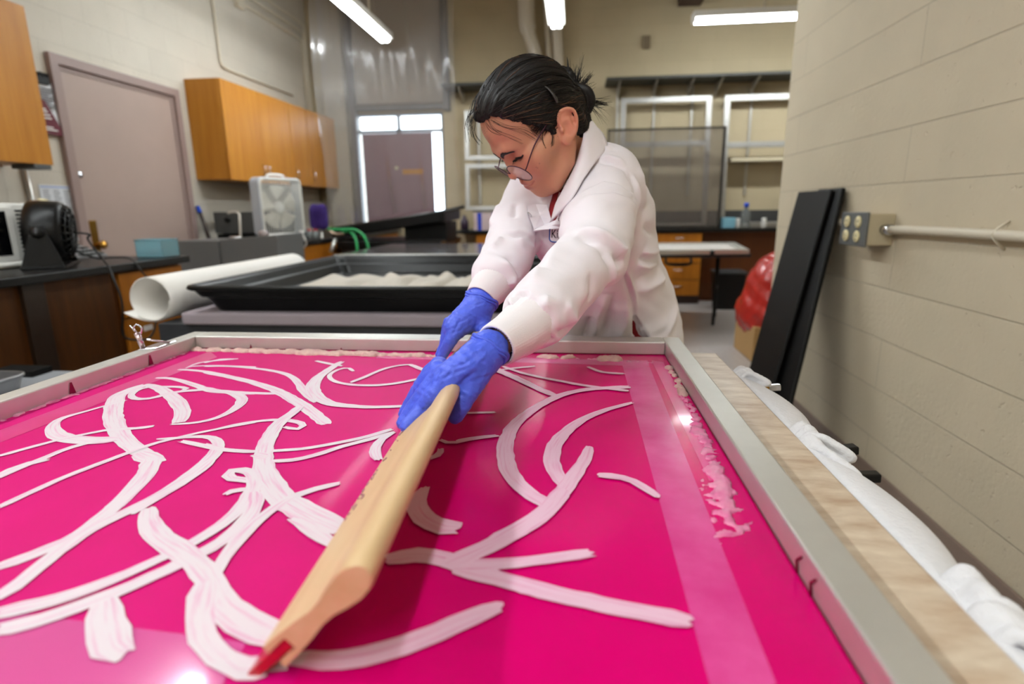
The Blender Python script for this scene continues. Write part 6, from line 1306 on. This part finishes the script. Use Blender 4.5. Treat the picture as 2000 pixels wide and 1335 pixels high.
F.chain([(-0.1153,1.2037,1.1154),(-0.1244,1.1754,1.0875),(-0.1368,1.1069,1.0440),(-0.1494,1.0784,1.0253)],[.056,.055,.050,.0475],.006)
# opening at the throat and the side slit
F.chain([H(0,-.01,-.03),H(0,-.035,-.07),NB+np.array([-.005,-.005,-.01])],[.058,.0555,.050],.008,cut=True)
F.chain([(-0.0281,1.1435,1.1700),(-0.0371,1.1483,1.1508),(-0.0469,1.1453,1.1205)],[.017,.013,.004],.004,cut=True)
F.chain([(0.1334,1.2690,0.9121),(0.1520,1.2986,0.8625),(0.1704,1.3167,0.8033)],[.003,.0165,.030],.002,cut=True)
F.chain([(0.0097,1.2681,1.0012),(0.0044,1.3456,0.8942),(-0.0121,1.3826,0.7960)],[.06,.070,.078],.03)
V,Q=F.mesh(); V=relax(V,Q,3)
def sn(*p): return F.snap(np.array(p,float),0,8)
FL=[ # left sleeve
 (sn((0.0039,0.9483,1.0940),(0.0215,0.9475,1.0824),(0.0562,0.9677,1.0639),(0.0731,0.9804,1.0661)),-.010,.010),(sn((0.0064,0.9605,1.1008),(0.0318,0.9607,1.0898),(0.0620,0.9718,1.0788),(0.0738,0.9836,1.0796)),.007,.011),
 (sn((0.0039,0.9483,1.0940),(0.0301,0.9446,1.0660),(0.0434,0.9499,1.0386)),-.006,.009),(sn((0.0164,0.9493,1.0922),(0.0406,0.9535,1.0551),(0.0549,0.9602,1.0331)),.005,.011),
 (sn((0.0134,1.0583,1.1617),(0.0465,1.0947,1.1690),(0.0708,1.1066,1.1643),(0.0955,1.1260,1.1473)),-.006,.007),(sn((0.0135,1.0567,1.1546),(0.0466,1.0930,1.1617),(0.0728,1.1051,1.1568),(0.0956,1.1243,1.1397)),.006,.007),
 (sn((0.0225,1.0450,1.1447),(0.0569,1.0713,1.1523),(0.0816,1.0938,1.1484),(0.0968,1.1024,1.1343)),-.006,.007),(sn((0.0153,1.0312,1.1334),(0.0519,1.0583,1.1434),(0.0836,1.0914,1.1373)),.005,.010),
 (sn((0.0912,1.0718,1.1384),(0.0944,1.0653,1.1094),(0.0820,1.0455,1.0751),(0.0400,0.9701,1.0379),(0.0141,0.9309,1.0157)),-.0025,.004),
 (sn((0.0880,1.1391,1.2060),(0.0933,1.1303,1.1662),(0.1063,1.1355,1.1385)),-.004,.005),(sn((0.0947,1.1398,1.2059),(0.1030,1.1417,1.1662),(0.1131,1.1465,1.1383)),.004,.007),
 (sn((-0.0183,0.9346,1.0900),(-0.0215,0.9064,1.0598),(-0.0394,0.8570,1.0339)),.004,.014),(sn((0.0029,0.9053,1.0438),(-0.0008,0.8894,1.0216),(-0.0196,0.8502,0.9960)),-.003,.010),(sn((-0.0473,0.8597,1.0491),(-0.0564,0.8225,1.0273)),.004,.010),
 (sn((-0.0593,0.8094,1.0166),(-0.0511,0.7969,1.0040),(-0.0384,0.8060,0.9927)),-.005,.006),(sn((-0.0642,0.7969,1.0098),(-0.0532,0.7842,0.9946),(-0.0421,0.7929,0.9826)),.006,.006),(sn((-0.0574,0.7817,0.9862),(-0.0471,0.7902,0.9734),(-0.0311,0.8115,0.9688)),-.005,.005),(sn((-0.0657,0.7970,1.0112),(-0.0701,0.7982,1.0184),(-0.0668,0.8114,1.0289)),-.005,.005),
 (sn((-0.0511,0.7969,1.0040),(-0.0298,0.8143,0.9797),(-0.0116,0.8377,0.9828)),-.004,.007),(sn((-0.0351,0.8305,1.0072),(-0.0170,0.8388,0.9903)),.004,.008),
 (sn((-0.0802,0.7958,1.0128),(-0.0887,0.8074,1.0220)),.004,.005),(sn((-0.0730,0.7983,1.0198),(-0.0800,0.8100,1.0291)),-.004,.005),(sn((-0.0446,0.8113,1.0179),(-0.0474,0.8079,1.0050)),.003,.006),
 # shoulder and back
 (sn((0.0155,1.1574,1.2301),(0.0531,1.1552,1.2471),(0.0794,1.1603,1.2563)),-.006,.006),(sn((0.0154,1.1592,1.2378),(0.0491,1.1566,1.2547),(0.0734,1.1612,1.2630)),.005,.007),(sn((0.0175,1.1435,1.2141),(0.0543,1.1301,1.2274),(0.0899,1.1304,1.2120)),-.005,.006),(sn((0.0174,1.1453,1.2217),(0.0580,1.1327,1.2368),(0.0936,1.1336,1.2242)),.005,.008),
 (sn((0.0842,1.1304,1.2149),(0.0896,1.1188,1.1633)),-.002,.003),(sn((0.1091,1.1657,1.2213),(0.1286,1.1795,1.1831),(0.1376,1.1918,1.1437)),.004,.012),
 (sn((0.1203,1.2202,1.0530),(0.1559,1.2305,1.0360),(0.1962,1.2981,1.0409)),-.011,.008),(sn((0.1259,1.2171,1.0373),(0.1593,1.2281,1.0244),(0.1986,1.2958,1.0298)),.008,.009),(sn((0.1255,1.2235,1.0644),(0.1589,1.2353,1.0549),(0.1915,1.3012,1.0564)),.005,.010),
 (sn((0.1276,1.2155,0.9859),(0.1697,1.2464,1.0094),(0.2047,1.3071,1.0311)),-.005,.010),(sn((0.1386,1.2117,0.9647),(0.1887,1.2735,0.9838),(0.2182,1.3120,1.0020)),.005,.012),(sn((0.1310,1.1943,1.1135),(0.1610,1.2247,1.0967),(0.1850,1.2997,1.0966)),-.004,.008),
 (sn((0.0962,1.2112,1.0262),(0.1110,1.2438,0.9820),(0.1345,1.2912,0.9092)),-.004,.004),(sn((0.1036,1.2120,1.0261),(0.1187,1.2446,0.9819),(0.1426,1.2928,0.9125)),.004,.004),
 (sn((0.2435,1.3997,0.9238),(0.2251,1.3793,0.8896),(0.2094,1.3578,0.8500)),-.007,.008),(sn((0.2295,1.3882,0.9256),(0.2097,1.3578,0.8936),(0.1958,1.3466,0.8524)),.005,.010),(sn((0.1485,1.3004,0.8980),(0.1676,1.3168,0.8708),(0.2034,1.3459,0.8897)),.004,.010),
 # hanging front
 (sn((0.0680,1.2391,0.9825),(0.0564,1.2800,0.9422),(0.0454,1.3247,0.8740)),.006,.010),(sn((0.0823,1.2419,0.9877),(0.0748,1.2793,0.9308),(0.0690,1.3146,0.8641)),-.006,.009),(sn((0.0335,1.2775,0.9425),(0.0230,1.2981,0.9034),(0.0121,1.3169,0.8568)),-.006,.009),(sn((0.1042,1.2505,0.9699),(0.1056,1.2899,0.9174),(0.1048,1.3171,0.8578)),.006,.010),(sn((0.1209,1.2670,0.9447),(0.1252,1.2979,0.8983),(0.1262,1.3194,0.8576)),-.004,.007),
 # chest
 (sn((-0.0130,1.1366,1.1553),(-0.0272,1.1179,1.1268),(-0.0368,1.1192,1.0929)),.004,.008),(sn((0.0013,1.1449,1.1840),(-0.0049,1.1145,1.1456),(-0.0171,1.1065,1.1174)),-.004,.008),(sn((0.0159,1.1235,1.1738),(0.0047,1.1041,1.1409),(-0.0045,1.0873,1.1178)),.003,.009),(sn((-0.0636,1.1551,1.1263),(-0.0738,1.1549,1.0863),(-0.0760,1.1554,1.0455)),-.004,.006),
 # right sleeve
 (sn((-0.1727,1.1231,1.0857),(-0.1224,1.1170,1.0798),(-0.0801,1.1424,1.0800)),-.010,.007),(sn((-0.1725,1.1206,1.0749),(-0.1222,1.1145,1.0691),(-0.0830,1.1395,1.0692)),.006,.008),(sn((-0.1678,1.1257,1.0944),(-0.1215,1.1196,1.0905),(-0.0833,1.1448,1.0919)),.004,.009),(sn((-0.1604,1.0779,1.0633),(-0.1242,1.0681,1.0487),(-0.1038,1.0748,1.0238)),-.006,.007),(sn((-0.1660,1.0748,1.0530),(-0.1324,1.0551,1.0414),(-0.1161,1.0612,1.0158)),.005,.008),
 (sn((-0.1722,1.0495,1.0363),(-0.1447,1.0306,1.0309),(-0.1214,1.0384,1.0092)),-.005,.006),(sn((-0.1488,1.0789,1.0622),(-0.1435,1.0923,1.0728),(-0.1350,1.1052,1.0797)),.004,.006),(sn((-0.1447,1.1948,1.1572),(-0.1504,1.1766,1.1267),(-0.1518,1.1602,1.1018)),.004,.010),(sn((-0.1174,1.1850,1.1467),(-0.1211,1.1569,1.1168)),-.004,.008),
 (sn((-0.1178,1.0421,1.0229),(-0.1073,1.0499,1.0077)),.004,.006),(sn((-0.1595,1.0275,1.0247),(-0.1686,1.0233,1.0111)),.004,.005)]
V=fold(V,Q,[(p_,max(-.0105,min(.0105,h_*1.75)),w_*1.08) for p_,h_,w_ in FL])
N_=vnorm(V,Q); V=V+N_*(.0012*np.sin(V[:,0]*70+3*np.sin(V[:,2]*40))*np.sin(V[:,1]*55+V[:,2]*60))[:,None]
coat=meshob('lab_coat',V,Q,coatm,person)
# shirt: trunk and hips, a little inside the coat
S_=Field((-.2,.95,.6),(.38,1.7,1.28),.006)
S_.chain(T,[.070,.104,.108,.122,.131],.03); S_.chain([(-0.0695,1.2628,1.1694),(-0.0041,1.2519,1.2019),(0.0579,1.2050,1.1929)],[.052,.058,.058],.03); S_.ell((-0.0189,1.2192,1.1141),(.063,.058,.088),.04)
S_.chain([(-0.0277,1.1660,1.1773),(-0.0376,1.1638,1.1508),(-0.0475,1.1597,1.1161)],[.016,.014,.010],.012)
S_.chain([H(0,-.02,-.03),H(0,-.03,-.07),NB],[.057,.054,.052],.006,cut=True)
V,Q=S_.mesh(); V=relax(V,Q,2)
shirt=meshob('shirt',V,Q,shirtm,person)
pl=S_.snap(np.array(bez([(-0.0328,1.1304,1.1822),(-0.0374,1.1247,1.1603),(-0.0442,1.1275,1.1316)],6)),.0015)
MB().tube(pl,.0026,8,flat=.5).build('shirt_stripe',mat('grey white piping',(206,198,196),.7),shirt)['label']='pale stripe down the shirt front'
# trousers and shoes
tr_=Field((-.2,1.2,-.02),(.5,1.8,.95),.009)
for s in (-1,1): tr_.chain([HP+np.array([s*.055,.01,-.02]),np.array([hx+s*.075,hy+.02,.45]),np.array([hx+s*.09,hy+.06,.06])],[.080,.068,.06],.03)
tr_.chain([HP+np.array([-.05,.01,.0]),HP+np.array([.05,.01,.0])],.080,.04)
V,Q=tr_.mesh(); meshob('trousers',relax(V,Q,2),Q,mat('black trousers',(20,19,22),.8),person)
for s in (-1,1):
    q_=Field((hx+s*.09-.08,hy-.2,-.005),(hx+s*.09+.08,hy+.16,.12),.005)
    q_.chain([np.array([hx+s*.09,hy+.08,.045]),np.array([hx+s*.095,hy-.02,.04]),np.array([hx+s*.1,hy-.10,.032])],[.042,.044,.034],.02); q_.plane((0,0,.001),(0,0,-1))
    V,Q=q_.mesh(); meshob('shoe',relax(V,Q,1),Q,mat('dark shoe',(30,28,30),.6),person)
# cuffs
def ringed(pts,rad,name,mtl,k,amp):
    P=bez(pts,8); n=len(P); R=np.interp(np.linspace(0,1,n),np.linspace(0,1,len(rad)),rad); m=MB(); v=[];P=[np.array(p) for p in P]
    ax=P[-1]-P[0]; ax/=np.linalg.norm(ax); a=np.cross(ax,[0,0,1]); a/=np.linalg.norm(a); b=np.cross(ax,a); N=96
    for i in range(n):
        for j in range(N):
            q=2*PI*j/N; v.append(P[i]+(R[i]+amp*math.sin(k*q))*(math.cos(q)*a+math.sin(q)*b))
    f=[(i*N+j,i*N+(j+1)%N,(i+1)*N+(j+1)%N,(i+1)*N+j) for i in range(n-1) for j in range(N)]
    m.add(v,f,0,True); return m.build(name,mtl,coat,solid=.003)
ringed([(-0.0573,0.8226,0.9931),(-0.0691,0.8008,0.9851),(-0.0842,0.7746,0.9772),(-0.1042,0.7396,0.9698)],[.036,.037,.0355,.0315,.0285],'cuff',cuffm,44,.0009)
ringed([(-0.1485,1.0709,1.0194),(-0.1543,1.0553,1.0087),(-0.1638,1.0392,0.9975),(-0.1702,1.0299,0.9874)],[.036,.036,.034,.031,.029],'cuff',cuffm,44,.0009)
# turned-down collar around the neck
ci=bez([(-0.0315,1.1240,1.1631),(-0.0133,1.1203,1.2003),(0.0025,1.1183,1.2368),(0.0115,1.1157,1.2653),(0.0150,1.1264,1.2916),(0.0044,1.1613,1.3175),(-0.0263,1.2361,1.3203),(-0.0623,1.2490,1.2605),(-0.0746,1.2039,1.1849)],7)
co=bez([(-0.0456,1.1130,1.1232),(-0.0094,1.0522,1.1637),(0.0159,1.0886,1.2011),(0.0385,1.1198,1.2353),(0.0592,1.1686,1.2660),(0.0375,1.2197,1.3087),(-0.0168,1.3027,1.3354),(-0.0803,1.2972,1.2545),(-0.0869,1.1987,1.1687)],7)
nc=len(ci); up_=np.array([.02,-.25,.97])
def colr(u,v):
    k=min(int(u*(nc-1)+.5),nc-1); i_=np.array(ci[k]); o_=np.array(co[k]); p=i_*(1-v)+o_*v+up_*(.010*math.sin(PI*min(1,v*1.15))*(1-.5*v)); return p+up_*.0015*math.sin(u*23+2*v)
MB().grid(colr,nc,9).build('collar',coatm,coat,solid=.003)
def stnd(u,v):
    k=min(int(u*(nc-1)+.5),nc-1); return np.array(ci[k])-np.array([0,-.004,.035])*v
MB().grid(stnd,nc,4).build('collar_stand',coatm,coat,solid=.003)
# lapel, snaps and name patch
def sheet(pts,th,name,mtl,par,off=.003):
    P=F.snap(np.array(pts,float),off); n=len(P); c=P.mean(0); m=MB(); m.add([c]+list(P),[(0,i+1,(i+1)%n+1) for i in range(n)],0,False); return m.build(name,mtl,par,solid=th)
sheet([(-0.0609,1.1427,1.1598),(-0.0785,1.1520,1.1640),(-0.0943,1.1586,1.1554),(-0.0861,1.1438,1.1327),(-0.0768,1.1397,1.1110),(-0.0603,1.1326,1.1170),(-0.0525,1.1358,1.1266),(-0.0567,1.1399,1.1461)],.003,'lapel',coatm,coat,.005)
sheet([(-0.0287,1.1279,1.1697),(-0.0074,1.1227,1.1816),(-0.0109,1.1161,1.1552),(-0.0281,1.1149,1.1364),(-0.0459,1.1211,1.1269),(-0.0362,1.1219,1.1479)],.003,'lapel',coatm,coat,.004)
sheet([(-0.0510,1.1256,1.1268),(-0.0417,1.1141,1.1174),(-0.0552,1.1100,1.1061),(-0.0722,1.1300,1.1113),(-0.0618,1.1231,1.1212)],.003,'lapel_point',coatm,coat,.006)
sp1=F.snap(np.array([(-0.0818,1.1273,1.1484)]),.009)[0]; g_=F.grad(sp1[None])[0]
MB().tube([sp1+.0052*(math.cos(q)*HL+math.sin(q)*HU) for q in np.linspace(0,2*PI,18,endpoint=False)],.0011,8,closed=True).build('snap_ring',steel,coat)
sp2=F.snap(np.array([(-0.0453,1.1057,1.1272)]),.007)[0]; MB().lathe([(.003,0),(.003,.002),(0,.0025)],sp2,g_,12).build('snap_ring',steel,coat)
pc=F.snap(np.array([(-0.0366,1.1411,1.0978)]),.004)[0]; pn=F.grad(pc[None])[0]
pu=np.array([.05,-.1,1.]); pu-=pn*(pu@pn); pu/=np.linalg.norm(pu); px_=np.cross(pu,pn); 
if px_[0]<0: px_=-px_
def PP(a,b,c=0): return pc+px_*a+pu*b+pn*c
def rrp(hw_,hh_,r_,c):
    P=[]
    for cx0,cy0,q0 in ((hw_-r_,hh_-r_,0),(-hw_+r_,hh_-r_,90),(-hw_+r_,-hh_+r_,180),(hw_-r_,-hh_+r_,270)):
        for k in range(6): q=math.radians(q0+18*k); P.append(PP(cx0+r_*math.cos(q)+.006,cy0+r_*math.sin(q),c))
    return P
m=MB(); m.slab(rrp(.022,.016,.007,0),pn*.0012,0); m.tube(rrp(.021,.015,.007,.0012),.0013,6,1,closed=True)
np_=m.build('name_patch',[mat('white patch',(238,236,238),.8),mat('blue stitched edge',(36,92,176),.6)],coat)
fc_=bpy.data.curves.new('txt','FONT'); fc_.body='Kim'; fc_.size=.021; fc_.extrude=.0002; fc_.align_x='LEFT'; fo_=bpy.data.objects.new('txt',fc_); COL.objects.link(fo_)
dg_=bpy.context.evaluated_depsgraph_get(); tm=bpy.data.meshes.new_from_object(fo_.evaluated_get(dg_)); bpy.data.objects.remove(fo_)
tv=[PP(-.012+v.co.x*.8,-.007+v.co.y*1.15,.0018+v.co.z) for v in tm.vertices]; m=MB(); m.add(tv,[tuple(p.vertices) for p in tm.polygons]); m.build('name_lettering',mat('black thread',(24,24,30),.7),coat)
# -------- gloved hands
def hand(name,palm,pr,fingers,thumb,wr,wrd,creases,h=.0016):
    al=np.concatenate([np.array([p for p in palm])]+[np.array(f_[0]) for f_ in fingers]+[np.array(thumb[0]),np.array(wr)]); lo=al.min(0)-.045; hi=al.max(0)+.045
    K=Field(lo,hi,h)
    K.chain(palm,pr,.012)
    for p,r_ in fingers: K.chain(bez(p,5),np.interp(np.linspace(0,1,5*(len(p)-1)+1),np.linspace(0,1,len(r_)),r_),.0035)
    K.chain(bez(thumb[0],5),np.interp(np.linspace(0,1,5*(len(thumb[0])-1)+1),np.linspace(0,1,len(thumb[1])),thumb[1]),.007)
    K.chain(wr,wrd,.012)
    V,Q=K.mesh(); V=relax(V,Q,2)
    V=fold(V,Q,[(K.snap(np.array(c,float)),hh,w) for c,hh,w in creases])
    N=vnorm(V,Q); V=V+N*(.0005*np.sin(V[:,0]*310+4*np.sin(V[:,2]*150))*np.sin(V[:,1]*280+V[:,2]*190))[:,None]
    return meshob(name,V,Q,glovem,person),K
gL,KL=hand('glove',[(-0.1171,0.7181,0.9637),(-0.1367,0.6965,0.9512),(-0.1601,0.6903,0.9361)],[.0230,.0238,.0218],
 [([(-0.1623,0.6904,0.9332),(-0.1749,0.6789,0.9208),(-0.1929,0.6821,0.8991),(-0.2099,0.6645,0.8808)],[.0150,.0130,.0120,.0108,.0095]),
  ([(-0.1706,0.6977,0.9371),(-0.1863,0.6926,0.9230),(-0.2060,0.6951,0.8991),(-0.2213,0.6860,0.8763)],[.0150,.0128,.0118,.0108,.0095]),
  ([(-0.1770,0.7085,0.9422),(-0.1955,0.7133,0.9276),(-0.2160,0.7207,0.8986),(-0.2303,0.7210,0.8759)],[.0145,.0122,.0112,.0100,.0088]),
  ([(-0.1788,0.7225,0.9453),(-0.1966,0.7348,0.9313),(-0.2137,0.7450,0.9040),(-0.2269,0.7508,0.8819)],[.0130,.0108,.0098,.0088,.0078])],
 ([(-0.1181,0.7099,0.9513),(-0.1288,0.6901,0.9292),(-0.1394,0.6790,0.9092),(-0.1489,0.6770,0.8917)],[.0190,.0160,.0132,.0122,.0102]),
 [(-0.1232,0.7135,0.9600),(-0.1144,0.7229,0.9653),(-0.1110,0.7283,0.9689)],[.0225,.0245,.0255],
 [([(-0.1229,0.6923,0.9662),(-0.1346,0.6764,0.9616),(-0.1498,0.6739,0.9580)],-.0012,.0022),([(-0.1191,0.6886,0.9619),(-0.1356,0.6707,0.9552),(-0.1486,0.6703,0.9511)],-.0012,.002),([(-0.1497,0.6727,0.9530),(-0.1598,0.6696,0.9444),(-0.1642,0.6693,0.9323)],-.002,.003),([(-0.1643,0.6795,0.9535),(-0.1723,0.6730,0.9472),(-0.1732,0.6690,0.9349)],-.002,.003),([(-0.1254,0.6856,0.9525),(-0.1362,0.6711,0.9398),(-0.1456,0.6676,0.9293)],-.0018,.003),([(-0.1807,0.6703,0.9222),(-0.1759,0.6712,0.9151)],-.0015,.002),([(-0.1955,0.6730,0.9058),(-0.1894,0.6741,0.8986)],-.0015,.002),([(-0.1140,0.7003,0.9744),(-0.1298,0.6871,0.9695)],.0012,.002),([(-0.1120,0.6993,0.9693),(-0.1255,0.6868,0.9575)],.0012,.002)])
gR,KR=hand('glove',[(-0.1781,1.0230,0.9703),(-0.1994,1.0009,0.9523),(-0.2121,0.9916,0.9408)],[.0280,.0255,.0215],
 [([(-0.2113,0.9819,0.9344),(-0.2193,0.9776,0.9202),(-0.2291,0.9810,0.9040),(-0.2386,0.9822,0.8873)],[.0140,.0122,.0112,.0102,.0090]),
  ([(-0.2199,0.9927,0.9405),(-0.2284,0.9945,0.9257),(-0.2356,0.9972,0.9057),(-0.2438,0.9966,0.8892)],[.0140,.0122,.0112,.0102,.0090]),
  ([(-0.2256,1.0068,0.9461),(-0.2334,1.0138,0.9311),(-0.2383,1.0189,0.9113),(-0.2447,1.0182,0.8936)],[.0130,.0112,.0104,.0096,.0085]),
  ([(-0.2223,1.0235,0.9496),(-0.2308,1.0338,0.9357),(-0.2367,1.0399,0.9205),(-0.2426,1.0415,0.9040)],[.0120,.0100,.0092,.0084,.0075])],
 ([(-0.1686,1.0136,0.9482),(-0.1604,0.9954,0.9330),(-0.1580,0.9844,0.9203),(-0.1612,0.9792,0.9083)],[.0170,.0150,.0130,.0115,.0098]),
 [(-0.1793,1.0233,0.9635),(-0.1725,1.0309,0.9795),(-0.1684,1.0365,0.9883)],[.027,.0285,.030],
 [([(-0.1775,0.9864,0.9684),(-0.1936,0.9721,0.9589),(-0.2060,0.9647,0.9557)],-.0012,.002),([(-0.1720,0.9787,0.9550),(-0.1880,0.9642,0.9449),(-0.1976,0.9562,0.9374)],-.0012,.002),([(-0.1992,0.9779,0.9642),(-0.2059,0.9627,0.9469),(-0.2111,0.9590,0.9338)],-.002,.003),([(-0.2149,0.9657,0.9202),(-0.2076,0.9653,0.9148)],-.0014,.002)])
def rim(K,c,ax_,r_,tk,par,off):
    c=np.array(c,float); ax_=np.array(ax_,float); ax_/=np.linalg.norm(ax_); a=np.cross(ax_,[0,0,1]); a/=np.linalg.norm(a); b=np.cross(ax_,a)
    m=MB()
    for o_,rr_,tt in ((0,r_,tk),(-.005,r_*.99,tk*.75)):
        m.tube([c+ax_*(o_+.0025*math.sin(2*q+off)+.0012*math.sin(5*q))+(rr_+.001*math.sin(3*q+off))*(math.cos(q)*a+math.sin(q)*b) for q in np.linspace(0,2*PI,40,endpoint=False)],tt,8,closed=True)
    return m.build('rolled_rim',glovem,par)
A_=np.array((-0.1115,0.7271,0.9685)); B_=np.array((-0.1238,0.7116,0.9521)); rim(KL,A_,A_-B_,.0268,.0030,gL,.5)
A_=np.array((-0.1684,1.0365,0.9883)); B_=np.array((-0.1793,1.0233,0.9635)); rim(KR,A_-(A_-B_)*.12,A_-B_,.0305,.0030,gR,1.5)
# ================================================================ camera, sky, look
cd=bpy.data.cameras.new('camera'); cam=bpy.data.objects.new('camera',cd); COL.objects.link(cam)
cam.location=(0,0,1.15)
cx=Vector((.9942,.1073,-.0120)); cu=Vector((-.0129,.2283,.9735)); cw=Vector((-.1072,.9677,-.2284))
cam.matrix_world=Matrix(((cx.x,cu.x,-cw.x,0),(cx.y,cu.y,-cw.y,0),(cx.z,cu.z,-cw.z,1.15),(0,0,0,1)))
cd.sensor_width=36; cd.lens=20; cd.clip_start=.02
cd.dof.use_dof=True; cd.dof.focus_distance=.87; cd.dof.aperture_fstop=2.8; cd.dof.aperture_blades=9
SC.camera=cam
w=bpy.data.worlds.new('world'); SC.world=w; w.use_nodes=True
bg=w.node_tree.nodes['Background']; bg.inputs[0].default_value=(.72,.86,1,1); bg.inputs[1].default_value=5
vs=SC.view_settings; vs.view_transform='Standard'; vs.look='None'; vs.gamma=1; vs.exposure=0.69; vs.use_curve_mapping=False
SC.cycles.max_bounces=8; SC.cycles.diffuse_bounces=4; SC.cycles.glossy_bounces=3; SC.cycles.transparent_max_bounces=12; SC.cycles.transmission_bounces=4
SC.cycles.caustics_reflective=False; SC.cycles.caustics_refractive=False; SC.cycles.sample_clamp_indirect=6
